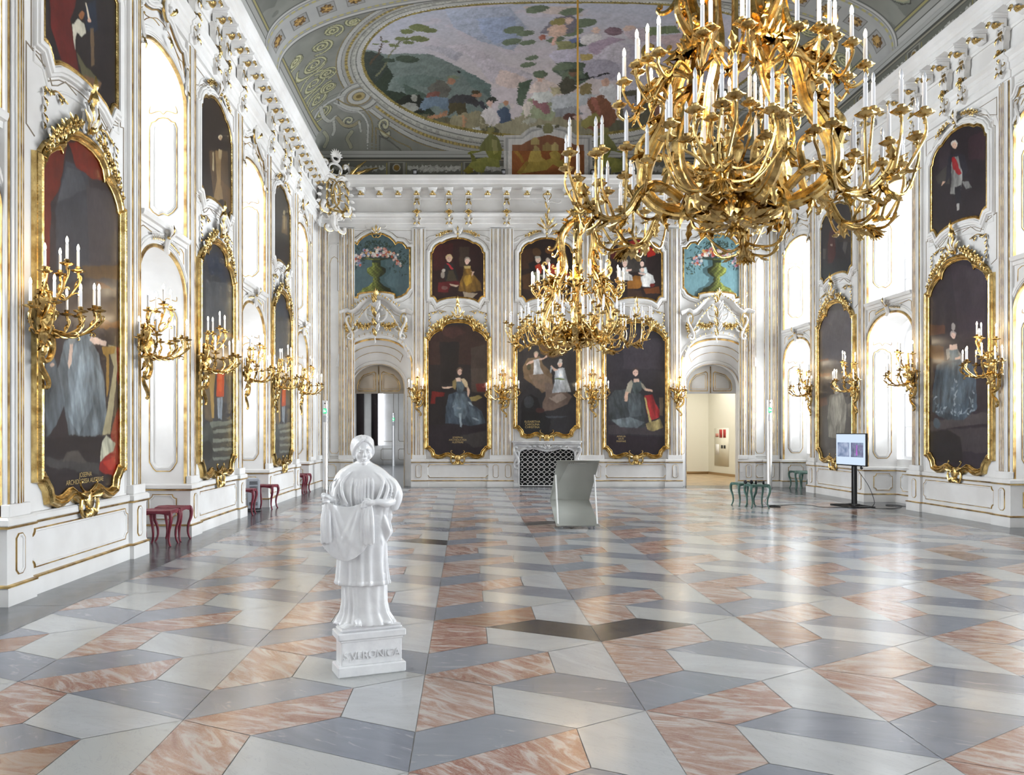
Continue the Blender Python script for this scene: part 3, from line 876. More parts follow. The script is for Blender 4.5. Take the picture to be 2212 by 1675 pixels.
# ================================================================== CEILING
# painted shapes: colour, then a polygon in metres on the plan of the vault (x, y) or on the frieze (x, z)
FRESCO = """6c7a74:-2.61,19.82 -2.39,19.94 -2.24,20.12 -2,20.39 -1.51,20.53 -0.92,20.73 -0.57,21.1 -0.27,21.39 0.04,21.68 0.36,21.97 0.69,22.18 0.75,23.5 -1.45,23.38 -2.99,22.69
2f3b2c:-2.64,20.04 -2.44,20.33 -2.12,20.62 -1.95,21.47 -2.19,21.98 -1.76,22.18 -1.26,22.49 -0.89,22.91 -1.45,23.38 -2.99,22.69
38423a:-2.62,19.86 -2.34,20.07 -2.1,20.44 -2.07,21.11 -2.32,21.44 -2.61,21.73 -2.85,21.62
5f7069:-1.96,21.57 -1.33,21.54 -0.59,21.87 -0.86,22.17 -1.36,22 -1.75,22.01
46584c:-1.73,21.83 -1.37,22.17 -0.87,22.54 -1.15,22.77 -1.65,22.44
5b6f6a:-0.21,21.56 0.17,21.78 0.69,22.24 0.7,22.58 0.17,22.27
b3aab2:-0.55,20.42 -0.26,20.6 -0.05,20.86 0.17,21.21 0.49,21.81 0.69,22.12 1.21,22.32 1.85,22.19 1.82,21.87 1.04,21.49 0.41,20.82 -0.08,20.4
a9a5b0:-1.26,20.35 -0.91,20.52 -0.56,20.84 -0.27,21.25 -0.08,20.92 -0.38,20.58 -0.9,20.29
c2aca4:0.93,21.66 1.58,21.95 1.86,22.27 1.22,22.35 0.82,22.16
9aa3b8:-0.5,18.65 1.02,18.74 1.53,19.76 1.26,20.89 0.4,20.36 -0.3,19.54
8d9cba:0.26,19.2 1.15,19.18 1.33,20.21 0.76,20.52 0.39,19.88
b9a9a2:1.35,18.76 2.66,18.79 2.83,19.23 1.93,19.12 1.47,18.97
59573f:-2.31,22.54 -1.68,22.84 -0.75,22.97 0.05,23.1 0.72,23.2 1.66,23.16 2.6,23.12 4.21,23.08 5.28,23.09 6.57,22.91 8.22,22.31 8.6,23.5 -1.45,23.5 -2.11,23.24
7b7048:-1.68,22.9 -1.03,23.07 -0.63,23.18 -0.9,23.26 -1.43,23.13
8d8668:0.72,23.18 1.65,23.02 2.99,23.03 3.81,23.12 3.71,23.32 2.35,23.35 1.27,23.32
6a5a3c:-0.62,23.08 0.05,23.19 0.72,23.28 0.45,23.34 -0.36,23.31
23271d:-2.04,22.47 -1.64,22.29 -1.32,22.34 -1.07,22.65 -1.22,22.88 -1.8,22.74
8f9088:-1.9,22.59 -1.66,22.54 -1.4,22.6 -1.34,22.79 -1.68,22.83
8c8a80:-1.35,22.44 -1.36,22.49 -1.39,22.52 -1.43,22.54 -1.47,22.54 -1.5,22.51 -1.53,22.46 -1.53,22.41 -1.52,22.36 -1.49,22.32 -1.45,22.3 -1.41,22.31 -1.38,22.34 -1.36,22.39
5c5a50:-1.05,22.14 -0.78,21.87 -0.57,21.96 -0.41,22.25 -0.54,22.53 -0.94,22.53
7d4a3c:-0.73,22.35 -0.74,22.4 -0.79,22.45 -0.87,22.48 -0.96,22.5 -1.04,22.49 -1.11,22.47 -1.13,22.43 -1.12,22.38 -1.07,22.33 -0.99,22.3 -0.9,22.28 -0.82,22.29 -0.76,22.31
6f7a60:-0.2,21.88 -0.21,21.93 -0.26,21.96 -0.33,21.97 -0.4,21.96 -0.47,21.93 -0.51,21.89 -0.53,21.84 -0.51,21.8 -0.46,21.77 -0.4,21.76 -0.32,21.76 -0.26,21.79 -0.21,21.84
a5704f:-0.29,22.01 -0.3,22.06 -0.33,22.09 -0.38,22.11 -0.43,22.1 -0.48,22.08 -0.51,22.03 -0.52,21.98 -0.51,21.93 -0.47,21.89 -0.43,21.87 -0.38,21.88 -0.33,21.91 -0.3,21.96
202020:-0.13,21.68 -0.14,21.71 -0.15,21.73 -0.17,21.74 -0.19,21.74 -0.21,21.72 -0.23,21.7 -0.23,21.66 -0.23,21.63 -0.21,21.61 -0.19,21.6 -0.17,21.6 -0.15,21.62 -0.14,21.65
5f7386:-1.16,22.46 -0.8,22.45 -0.41,22.57 -0.25,22.8 -0.51,22.87 -0.88,22.71 -1.15,22.83 -1.34,22.75
3c3a3c:-0.51,22.57 -0.28,22.45 0.18,22.49 0.42,22.72 0.31,22.83 -0.02,22.69 -0.29,22.88 -0.46,22.79
9a6a48:0.44,22.5 0.43,22.54 0.39,22.57 0.34,22.58 0.28,22.58 0.23,22.56 0.19,22.53 0.18,22.49 0.19,22.44 0.22,22.41 0.28,22.4 0.34,22.4 0.39,22.42 0.42,22.46
46391f:0.41,22.43 0.4,22.45 0.36,22.47 0.31,22.48 0.25,22.48 0.2,22.46 0.16,22.44 0.15,22.41 0.16,22.39 0.2,22.38 0.25,22.37 0.31,22.37 0.36,22.38 0.4,22.41
4a4226:-0.48,22.66 -0.02,22.69 0.07,22.95 -0.15,23.01 -0.29,22.88 -0.51,22.96
a9744a:-0.56,22.86 -0.77,22.92 -1.1,22.96 -1.08,23.03 -0.74,23 -0.52,22.96
8a815f:-0.42,22.98 0.31,22.91 0.66,22.97 0.67,23.2 0.32,23.25 -0.38,23.23 -0.49,23.11
9a9170:0.68,23.08 0.67,23.14 0.63,23.17 0.58,23.19 0.52,23.19 0.46,23.17 0.42,23.13 0.41,23.08 0.42,23.02 0.46,22.97 0.51,22.94 0.57,22.94 0.62,22.97 0.66,23.02
7c7453:0.64,23.08 0.63,23.12 0.6,23.15 0.57,23.17 0.52,23.16 0.49,23.15 0.46,23.12 0.45,23.08 0.46,23.03 0.48,23 0.52,22.98 0.56,22.98 0.6,23 0.63,23.04
b07d52:-0.14,23 -0.08,23.1 -0.15,23.25 0.04,23.27 0.05,23.24 -0.08,23.24 0.01,23.1 -0.04,22.98
b9bab8:0.18,23.22 0.4,23.17 0.45,23.28 0.25,23.3 0.16,23.28
3b3942:0.33,22.73 0.51,22.89 0.54,22.93 0.62,22.91 0.6,22.84 0.43,22.65
3a3c34:0.89,22.66 0.87,22.69 0.83,22.72 0.77,22.74 0.7,22.73 0.63,22.72 0.59,22.69 0.57,22.65 0.59,22.61 0.63,22.58 0.69,22.57 0.76,22.57 0.83,22.59 0.87,22.62
d3a894:0.76,22.75 0.75,22.79 0.73,22.82 0.7,22.83 0.67,22.83 0.63,22.82 0.61,22.78 0.6,22.74 0.61,22.7 0.63,22.67 0.66,22.65 0.7,22.66 0.73,22.68 0.75,22.71
c8c0be:0.51,22.87 0.71,22.82 0.9,22.92 0.92,23.17 0.65,23.18 0.45,23.01
8e9690:1.27,22.85 1.25,22.89 1.2,22.93 1.13,22.94 1.05,22.94 0.97,22.92 0.92,22.89 0.9,22.84 0.91,22.8 0.96,22.76 1.04,22.74 1.12,22.74 1.19,22.76 1.25,22.8
3f5068:0.91,22.9 1.11,22.83 1.27,22.93 1.32,23.12 0.99,23.14
a97652:1.24,22.74 1.23,22.77 1.2,22.79 1.17,22.8 1.13,22.8 1.09,22.79 1.06,22.76 1.05,22.73 1.06,22.7 1.08,22.68 1.12,22.67 1.16,22.67 1.2,22.68 1.23,22.71
8e9672:1.62,22.91 1.76,22.66 2.14,22.54 2.55,22.67 2.65,22.94 2.49,23.12 1.92,23.07 1.59,23.02
8c5a60:1.89,22.6 2.28,22.63 2.42,22.94 2.4,23.03 2.04,22.86 1.87,22.75
c3c6c0:1.84,22.63 1.98,22.42 2.33,22.43 2.47,22.55 2.4,22.73 2.1,22.75
cbb8ae:1.8,22.34 1.91,22.12 2.2,22.07 2.5,22.2 2.71,22.34 2.63,22.43 2.35,22.31 2.26,22.45 1.94,22.48 1.75,22.54
c99c86:2.17,22.01 2.16,22.07 2.14,22.12 2.09,22.15 2.04,22.15 1.99,22.12 1.96,22.07 1.94,22.01 1.94,21.94 1.97,21.89 2.01,21.86 2.07,21.86 2.11,21.89 2.15,21.95
5d6b50:2.24,21.88 2.23,21.93 2.18,21.98 2.1,22.01 2.01,22 1.92,21.98 1.86,21.93 1.84,21.87 1.85,21.82 1.9,21.77 1.98,21.74 2.07,21.74 2.16,21.77 2.22,21.82
d0c4b8:1.61,22.85 1.7,22.72 1.9,22.75 1.85,23.03 1.72,23.07
a99d76:2.37,22.31 2.67,22.34 2.74,22.51 2.43,22.55
a9aeb2:2.41,22.61 3.05,22.48 3.71,22.53 3.55,22.74 3.17,22.86 2.65,22.98 2.47,22.94
84868a:2.51,22.89 3.16,22.81 3.39,23.02 2.59,23.05
50604f:2.38,21.14 2.62,20.59 3.12,20.35 3.63,20.56 3.64,21.31 3.55,21.94 3.15,22.27 2.67,22.04 2.32,21.71 2.48,21.53
4d5e4a:1.46,22.18 1.84,22.04 1.74,22.47 1.61,22.83 1.44,22.77
6d7866:2.45,21.36 2.61,21.9 2.73,22.21 2.83,22.18 2.72,21.86 2.59,21.31
66755a:1.46,19.79 1.45,19.87 1.38,19.95 1.28,20.01 1.16,20.04 1.04,20.02 0.96,19.98 0.92,19.91 0.94,19.82 1.01,19.75 1.11,19.69 1.23,19.67 1.34,19.68 1.43,19.72
66755a:1.72,19.98 1.71,20.05 1.66,20.11 1.57,20.16 1.47,20.19 1.37,20.18 1.3,20.14 1.27,20.08 1.28,20.01 1.34,19.95 1.43,19.9 1.53,19.88 1.62,19.88 1.69,19.92
66755a:1.43,20.38 1.41,20.46 1.35,20.53 1.25,20.58 1.13,20.61 1.03,20.6 0.95,20.55 0.91,20.49 0.93,20.41 0.99,20.34 1.09,20.28 1.21,20.26 1.31,20.27 1.39,20.31
66755a:1.8,20.46 1.79,20.52 1.74,20.58 1.66,20.63 1.56,20.65 1.48,20.64 1.41,20.61 1.38,20.56 1.4,20.49 1.45,20.43 1.53,20.39 1.62,20.36 1.71,20.37 1.77,20.4
66755a:1.96,18.83 1.95,18.91 1.88,18.99 1.78,19.05 1.65,19.08 1.53,19.07 1.45,19.03 1.41,18.96 1.42,18.88 1.49,18.81 1.6,18.75 1.72,18.72 1.84,18.73 1.92,18.77
66755a:2.8,18.94 2.79,19.02 2.73,19.1 2.62,19.17 2.5,19.2 2.38,19.2 2.29,19.16 2.25,19.09 2.26,19.01 2.33,18.93 2.43,18.87 2.55,18.83 2.67,18.84 2.76,18.88
66755a:3.2,19.45 3.19,19.55 3.12,19.65 3,19.74 2.85,19.78 2.71,19.78 2.61,19.73 2.56,19.65 2.57,19.55 2.65,19.45 2.77,19.37 2.91,19.33 3.05,19.33 3.15,19.37
66755a:1.96,21.19 1.95,21.24 1.9,21.28 1.83,21.32 1.74,21.34 1.66,21.33 1.6,21.31 1.58,21.27 1.59,21.22 1.64,21.17 1.71,21.14 1.8,21.12 1.88,21.12 1.94,21.15
66755a:1.89,21.47 1.88,21.52 1.82,21.57 1.74,21.61 1.64,21.63 1.55,21.62 1.48,21.59 1.45,21.55 1.46,21.5 1.52,21.45 1.6,21.42 1.7,21.4 1.79,21.4 1.86,21.43
66755a:2.52,20.3 2.51,20.37 2.45,20.44 2.37,20.49 2.27,20.52 2.17,20.52 2.1,20.48 2.06,20.42 2.07,20.35 2.13,20.28 2.21,20.23 2.31,20.2 2.41,20.2 2.48,20.24
66755a:2.94,19.92 2.93,20.01 2.87,20.1 2.76,20.17 2.63,20.22 2.51,20.21 2.41,20.17 2.37,20.09 2.38,20 2.45,19.91 2.56,19.84 2.68,19.8 2.81,19.81 2.9,19.85
66755a:2.91,21.55 2.9,21.62 2.83,21.68 2.71,21.73 2.58,21.76 2.46,21.76 2.37,21.73 2.33,21.68 2.34,21.61 2.42,21.55 2.53,21.49 2.66,21.47 2.78,21.47 2.87,21.5
66755a:3.18,21.82 3.16,21.88 3.1,21.93 2.99,21.98 2.87,22 2.76,22 2.67,21.97 2.64,21.93 2.65,21.87 2.72,21.82 2.82,21.77 2.94,21.75 3.05,21.75 3.14,21.77
54432f:-2.5,20.71 -2.24,20.35 -2.13,20.02 -2.05,19.73 -2.06,19.39 -2.1,19.4 -2.09,19.72 -2.16,19.97 -2.28,20.26 -2.53,20.61
6e6e4c:-2.39,21.34 -2.13,20.99 -1.9,20.38 -1.66,19.92 -1.44,19.72 -1.45,19.66 -1.68,19.86 -1.93,20.32 -2.17,20.93 -2.42,21.26
6c7440:-0.88,19.45 -0.91,19.51 -0.99,19.53 -1.1,19.52 -1.21,19.46 -1.32,19.38 -1.38,19.3 -1.4,19.22 -1.37,19.17 -1.29,19.15 -1.18,19.16 -1.07,19.21 -0.97,19.29 -0.9,19.37
6c7440:-0.7,19.6 -0.73,19.65 -0.79,19.67 -0.89,19.66 -0.98,19.62 -1.07,19.55 -1.13,19.48 -1.15,19.42 -1.12,19.37 -1.05,19.35 -0.96,19.36 -0.86,19.4 -0.78,19.46 -0.72,19.53
6c7440:-1.25,19.51 -1.28,19.55 -1.33,19.56 -1.4,19.55 -1.48,19.51 -1.55,19.45 -1.59,19.39 -1.6,19.34 -1.58,19.3 -1.53,19.29 -1.46,19.31 -1.38,19.34 -1.31,19.4 -1.27,19.45
6c7440:-1.41,19.82 -1.43,19.86 -1.49,19.87 -1.56,19.86 -1.64,19.82 -1.71,19.76 -1.75,19.7 -1.76,19.64 -1.74,19.6 -1.69,19.6 -1.62,19.61 -1.54,19.65 -1.47,19.71 -1.42,19.77
6c7440:-0.92,19.98 -0.95,20.04 -1.03,20.06 -1.13,20.05 -1.24,20 -1.34,19.92 -1.4,19.83 -1.42,19.76 -1.39,19.71 -1.31,19.69 -1.21,19.71 -1.1,19.75 -1.01,19.83 -0.94,19.91
6c7440:-1.31,20.04 -1.33,20.07 -1.37,20.08 -1.42,20.07 -1.48,20.04 -1.54,20 -1.57,19.95 -1.58,19.91 -1.56,19.88 -1.52,19.87 -1.47,19.88 -1.41,19.91 -1.36,19.95 -1.32,20
6c7440:-1.68,20.05 -1.7,20.08 -1.74,20.09 -1.8,20.07 -1.86,20.04 -1.91,19.99 -1.94,19.94 -1.95,19.9 -1.93,19.87 -1.89,19.87 -1.84,19.88 -1.78,19.91 -1.73,19.96 -1.69,20.01
3f4d3c:-1.22,20.94 -1.26,21 -1.35,21.02 -1.48,21 -1.62,20.94 -1.73,20.85 -1.81,20.75 -1.83,20.65 -1.79,20.59 -1.7,20.58 -1.58,20.6 -1.44,20.67 -1.33,20.76 -1.25,20.85
6c7440:-1.91,19.76 -1.92,19.78 -1.95,19.78 -1.99,19.77 -2.03,19.75 -2.06,19.72 -2.08,19.69 -2.09,19.66 -2.07,19.64 -2.05,19.63 -2.01,19.65 -1.97,19.67 -1.94,19.7 -1.92,19.73
6c7440:-2.15,19.77 -2.17,19.78 -2.19,19.78 -2.22,19.77 -2.25,19.75 -2.28,19.72 -2.3,19.69 -2.3,19.67 -2.29,19.66 -2.27,19.65 -2.24,19.66 -2.21,19.69 -2.18,19.71 -2.16,19.74
3f4d3c:-1.82,20.78 -1.84,20.81 -1.9,20.82 -1.97,20.8 -2.06,20.75 -2.13,20.69 -2.17,20.62 -2.18,20.57 -2.16,20.53 -2.1,20.52 -2.03,20.55 -1.95,20.59 -1.88,20.65 -1.83,20.72
a7a0b0:2.19,21.09 2.52,20.82 3.05,20.7 3.85,20.47 4.71,20.57 5.58,20.28 6.55,20.35 7.25,21 7.05,21.91 5.76,22.33 4.52,21.97 3.77,22.1 3.48,21.86 3.16,21.42 2.41,21.43
b4aec0:3.09,21.13 3.06,21.24 2.95,21.34 2.78,21.39 2.58,21.39 2.39,21.34 2.26,21.25 2.21,21.13 2.24,21.02 2.35,20.92 2.52,20.87 2.71,20.87 2.89,20.92 3.03,21.01
b9b2bd:4.37,20.94 4.36,21.16 4.24,21.34 4.03,21.45 3.79,21.46 3.55,21.39 3.37,21.23 3.28,21.02 3.3,20.79 3.42,20.6 3.61,20.48 3.85,20.47 4.08,20.55 4.27,20.73
aea6b2:5.56,20.64 5.57,20.91 5.47,21.14 5.26,21.29 4.99,21.33 4.72,21.26 4.52,21.08 4.4,20.83 4.4,20.56 4.51,20.31 4.71,20.15 4.97,20.11 5.22,20.19 5.43,20.38
9d97a6:4.2,21.65 4.18,21.82 4.07,21.96 3.87,22.04 3.65,22.04 3.43,21.99 3.27,21.86 3.2,21.7 3.22,21.52 3.34,21.37 3.52,21.29 3.74,21.27 3.95,21.34 4.12,21.48
aeaab4:5.47,22.21 5.44,22.37 5.29,22.5 5.05,22.58 4.76,22.6 4.49,22.55 4.29,22.45 4.2,22.31 4.23,22.15 4.38,22.01 4.62,21.91 4.89,21.88 5.16,21.93 5.37,22.05
a09aa8:6.64,21.02 6.67,21.29 6.57,21.54 6.37,21.7 6.1,21.76 5.83,21.7 5.62,21.54 5.49,21.31 5.48,21.03 5.59,20.78 5.78,20.61 6.03,20.54 6.28,20.6 6.5,20.77
75707c:1.98,19.66 2.17,19.29 2.55,19.16 2.75,19.44 2.72,20.01 2.26,20.12 1.85,20.05
8a7f3e:2.42,19.45 2.42,19.54 2.39,19.63 2.33,19.69 2.25,19.72 2.18,19.7 2.11,19.65 2.08,19.57 2.08,19.48 2.11,19.4 2.17,19.33 2.25,19.31 2.33,19.32 2.39,19.37
cba892:2.02,19.82 2.2,19.6 2.48,19.78 2.52,20.12 2.34,20.24 2.1,20.19
c7a088:2.52,19.83 2.52,19.91 2.5,19.99 2.45,20.02 2.4,20.02 2.35,19.99 2.31,19.91 2.29,19.82 2.29,19.74 2.31,19.66 2.35,19.63 2.4,19.63 2.46,19.67 2.5,19.74
cfae9c:2.61,19.44 2.61,19.52 2.59,19.58 2.55,19.62 2.5,19.62 2.46,19.58 2.42,19.52 2.4,19.45 2.4,19.37 2.42,19.31 2.46,19.28 2.5,19.28 2.55,19.31 2.59,19.37
cf9f8d:2.21,20.16 2.21,20.5 2.21,20.64 2.29,20.69 2.31,20.55 2.33,20.23
a8604a:2.04,20.24 2.04,20.3 2.02,20.35 1.98,20.38 1.94,20.38 1.9,20.35 1.87,20.3 1.85,20.23 1.86,20.17 1.88,20.12 1.91,20.1 1.95,20.1 1.99,20.13 2.03,20.18
8b8c58:2.3,20.48 2.77,20.43 2.89,20.81 2.41,20.88
cbc6c6:2.88,20.36 3.07,20.05 3.41,20.1 3.49,20.45 3.22,20.65 2.97,20.59
d2b09e:3.36,19.9 3.36,19.97 3.34,20.02 3.31,20.06 3.26,20.06 3.21,20.03 3.17,19.97 3.15,19.91 3.15,19.84 3.17,19.78 3.21,19.75 3.25,19.74 3.3,19.77 3.34,19.83
6070a0:2.63,20.39 2.87,20.24 2.96,20.47 2.73,20.55
a48ea2:3.18,20.58 3.68,20.2 4.05,20.29 3.65,20.67 3.48,21.12 3.2,20.92
b09a4c:3.01,21.09 3.35,21.04 3.36,21.28 3.09,21.37
7c606c:3.92,19.91 3.91,20 3.86,20.07 3.78,20.12 3.68,20.13 3.58,20.09 3.5,20.02 3.46,19.94 3.47,19.85 3.52,19.77 3.6,19.73 3.7,19.72 3.8,19.75 3.88,19.82
c6a898:4.22,19.74 4.22,19.82 4.19,19.88 4.13,19.93 4.06,19.93 3.99,19.91 3.93,19.85 3.9,19.77 3.9,19.69 3.93,19.63 3.99,19.59 4.06,19.58 4.13,19.61 4.19,19.66
b0a0aa:3.93,19.95 4.28,19.69 4.77,19.85 4.99,20.28 4.32,20.43
6d7b52:4.39,19.68 5.13,19.45 5.32,19.75 4.59,20.06
b29a9c:4.83,20.07 5.43,19.73 6.09,20.02 5.9,20.56 5.19,20.6
c9a391:5.78,19.76 5.8,19.84 5.79,19.92 5.75,19.97 5.71,19.98 5.65,19.95 5.6,19.89 5.57,19.81 5.56,19.72 5.57,19.65 5.6,19.6 5.65,19.59 5.7,19.62 5.75,19.68
4a4838:2.57,22.23 2.75,21.96 3,22.07 3.11,22.34 2.86,22.54 2.66,22.48
7a5a40:3.05,21.84 3.05,21.9 3.03,21.95 2.98,21.97 2.93,21.97 2.88,21.95 2.84,21.9 2.83,21.84 2.83,21.78 2.85,21.73 2.9,21.71 2.95,21.71 3,21.73 3.03,21.78
40402e:3.09,21.75 3.08,21.78 3.05,21.81 2.99,21.82 2.93,21.82 2.87,21.81 2.83,21.79 2.81,21.76 2.82,21.73 2.86,21.7 2.91,21.69 2.97,21.69 3.03,21.7 3.07,21.72
857440:3.16,22.34 3.33,22.16 3.53,22.21 3.52,22.53 3.26,22.54
c3c4c6:3.72,22.4 3.86,22.22 4.1,22.16 4.29,22.44 4.23,22.87 3.84,22.53
c79c84:4,22.13 4,22.19 3.97,22.24 3.93,22.27 3.88,22.27 3.83,22.25 3.79,22.2 3.77,22.14 3.77,22.08 3.79,22.03 3.83,22 3.88,22 3.93,22.03 3.97,22.07
7d4a2c:3.45,22.66 3.84,22.53 4.15,22.76 4.4,23.05 4.23,23.2 3.7,23.25 3.28,23.18 3.66,23.02 3.5,22.85
8a8034:3.43,23.07 3.78,22.93 3.94,23.12 3.69,23.21 3.28,23.19
9a5640:3.49,22.6 3.66,22.6 3.92,22.97 3.82,23.02
2c2c2c:3.07,22.14 3.5,22.01 3.92,21.83 3.9,21.79 3.49,21.97 3.06,22.09
33402e:3.38,21.92 3.39,21.97 3.38,22.01 3.36,22.03 3.34,22.03 3.31,22.01 3.29,21.97 3.28,21.92 3.28,21.87 3.29,21.83 3.3,21.8 3.33,21.8 3.35,21.82 3.37,21.87
5e3a30:3.24,23.04 3.22,23.07 3.16,23.09 3.08,23.11 2.98,23.11 2.89,23.09 2.83,23.07 2.81,23.04 2.82,23.02 2.88,22.99 2.96,22.97 3.06,22.97 3.15,22.99 3.21,23.01
b08e7c:3.32,23.06 3.31,23.08 3.28,23.1 3.24,23.11 3.19,23.11 3.15,23.1 3.12,23.08 3.1,23.06 3.11,23.04 3.14,23.02 3.18,23.01 3.23,23.01 3.27,23.02 3.3,23.04
a2a08e:2.09,23.09 2.08,23.11 2.03,23.14 1.94,23.16 1.83,23.17 1.74,23.17 1.66,23.17 1.63,23.15 1.64,23.13 1.7,23.11 1.79,23.09 1.89,23.07 1.99,23.07 2.06,23.07
54503f:4.29,22.44 5.09,22.24 6.13,22.28 7.05,21.91 8.09,21.98 7.93,22.97 6,23.27 4.5,23.23
8f8a92:4.38,22.57 4.75,22.49 4.97,22.9 4.61,23.09
7a5040:5.17,22.59 5.65,22.41 6.02,22.84 5.54,23.06
6c7a84:6.15,22.35 6.63,22.19 7.03,22.66 6.57,22.91
b08a70:6.47,22.09 6.47,22.15 6.45,22.21 6.41,22.24 6.36,22.25 6.3,22.24 6.25,22.19 6.22,22.13 6.22,22.07 6.24,22.01 6.28,21.97 6.33,21.96 6.39,21.98 6.44,22.03
b8937a:5.55,22.29 5.56,22.35 5.53,22.4 5.49,22.43 5.43,22.43 5.37,22.41 5.33,22.37 5.3,22.32 5.3,22.26 5.32,22.21 5.37,22.18 5.42,22.17 5.48,22.19 5.53,22.23"""
CART_V = """a8a6a2:1.11,23.95 1.1,23.29 1.6,23.29 1.87,23.21 2.39,23.16 2.92,23.21 3.2,23.29 3.7,23.29 3.71,23.95
8c8b88:1.17,23.95 1.17,23.31 1.65,23.31 1.9,23.24 2.39,23.2 2.9,23.24 3.16,23.31 3.64,23.31 3.65,23.95
b3b1ad:1.23,23.95 1.23,23.32 1.67,23.32 1.94,23.26 2.4,23.22 2.86,23.26 3.14,23.32 3.59,23.32 3.59,23.95
7d4a26:1.35,23.95 1.35,23.35 1.64,23.35 1.95,23.32 2.4,23.29 2.87,23.32 3.18,23.35 3.47,23.35 3.47,23.95
a08a46:1.88,23.38 2.02,23.35 2.17,23.36 2.22,23.46 2.44,23.56 2.29,23.67 1.95,23.64 1.81,23.55
a38c48:2.16,23.34 2.15,23.35 2.11,23.35 2.06,23.35 2,23.35 1.94,23.35 1.91,23.35 1.89,23.34 1.91,23.33 1.94,23.32 2,23.31 2.06,23.31 2.11,23.32 2.15,23.33
94803c:2.15,23.55 2.63,23.46 3.1,23.64 2.97,23.72 2.56,23.59 2.36,23.69 1.95,23.72 1.54,23.76 1.75,23.55
a8924c:2.72,23.36 2.71,23.36 2.68,23.36 2.64,23.36 2.59,23.36 2.55,23.36 2.52,23.36 2.51,23.36 2.52,23.35 2.55,23.35 2.59,23.34 2.64,23.34 2.68,23.35 2.71,23.35
9a8440:2.44,23.38 2.63,23.36 2.79,23.42 2.74,23.55 2.49,23.48
8e7434:2.52,23.36 2.51,23.36 2.47,23.36 2.41,23.36 2.35,23.36 2.3,23.36 2.26,23.36 2.25,23.36 2.26,23.35 2.3,23.35 2.35,23.34 2.41,23.34 2.47,23.35 2.51,23.35
8a6e30:1.6,23.78 1.85,23.56 1.77,23.53 1.49,23.73
8f6a2f:2.87,23.57 3.14,23.4 3.26,23.36 3.21,23.36 3.07,23.36 2.79,23.52
8f6a2f:1.39,23.36 1.57,23.48 1.64,23.57 1.71,23.55 1.65,23.45 1.47,23.36
6d6a40:2.56,23.23 2.55,23.25 2.5,23.28 2.44,23.28 2.37,23.28 2.3,23.28 2.25,23.25 2.23,23.23 2.25,23.2 2.29,23.17 2.35,23.15 2.43,23.15 2.49,23.17 2.54,23.2
55523a:2.06,23.21 2.2,23.22 2.21,23.19 2.08,23.17
55523a:2.71,23.17 2.58,23.19 2.59,23.22 2.73,23.21
6c6c30:0.56,23.32 0.72,23.27 0.93,23.31 1.05,23.36 1.03,23.5 0.86,23.56 0.66,23.46 0.56,23.36 0.32,23.38 0.07,23.42 0.05,23.38 0.39,23.36
74743a:0.05,23.63 0.21,23.5 0.59,23.46 0.97,23.5 1,23.64 0.59,23.63 0.52,23.74 0.32,23.72 0.21,23.67
7a7438:0.72,23.28 0.62,23.26 0.64,23.21 0.78,23.2 0.86,23.24
8a8648:0.75,23.32 0.92,23.33 0.94,23.38 0.81,23.42
6a6226:-0.09,23.71 0.07,23.61 0.24,23.72 0.05,23.76
5a5a2a:0.1,23.37 0.24,23.43 0.32,23.53 0.18,23.55
6c6c30:4.25,23.32 4.08,23.27 3.88,23.31 3.77,23.36 3.8,23.5 3.96,23.56 4.16,23.46 4.26,23.36 4.5,23.38 4.75,23.42 4.77,23.38 4.43,23.36
74743a:4.77,23.63 4.61,23.5 4.23,23.46 3.85,23.5 3.82,23.64 4.23,23.63 4.3,23.74 4.5,23.72 4.61,23.67
7a7438:4.08,23.28 4.19,23.26 4.15,23.21 4.01,23.2 3.94,23.25
8a8648:4.06,23.32 3.9,23.33 3.88,23.38 4.01,23.42
6a6226:4.91,23.71 4.75,23.61 4.58,23.72 4.77,23.76
5a5a2a:4.72,23.37 4.58,23.43 4.5,23.53 4.64,23.55"""
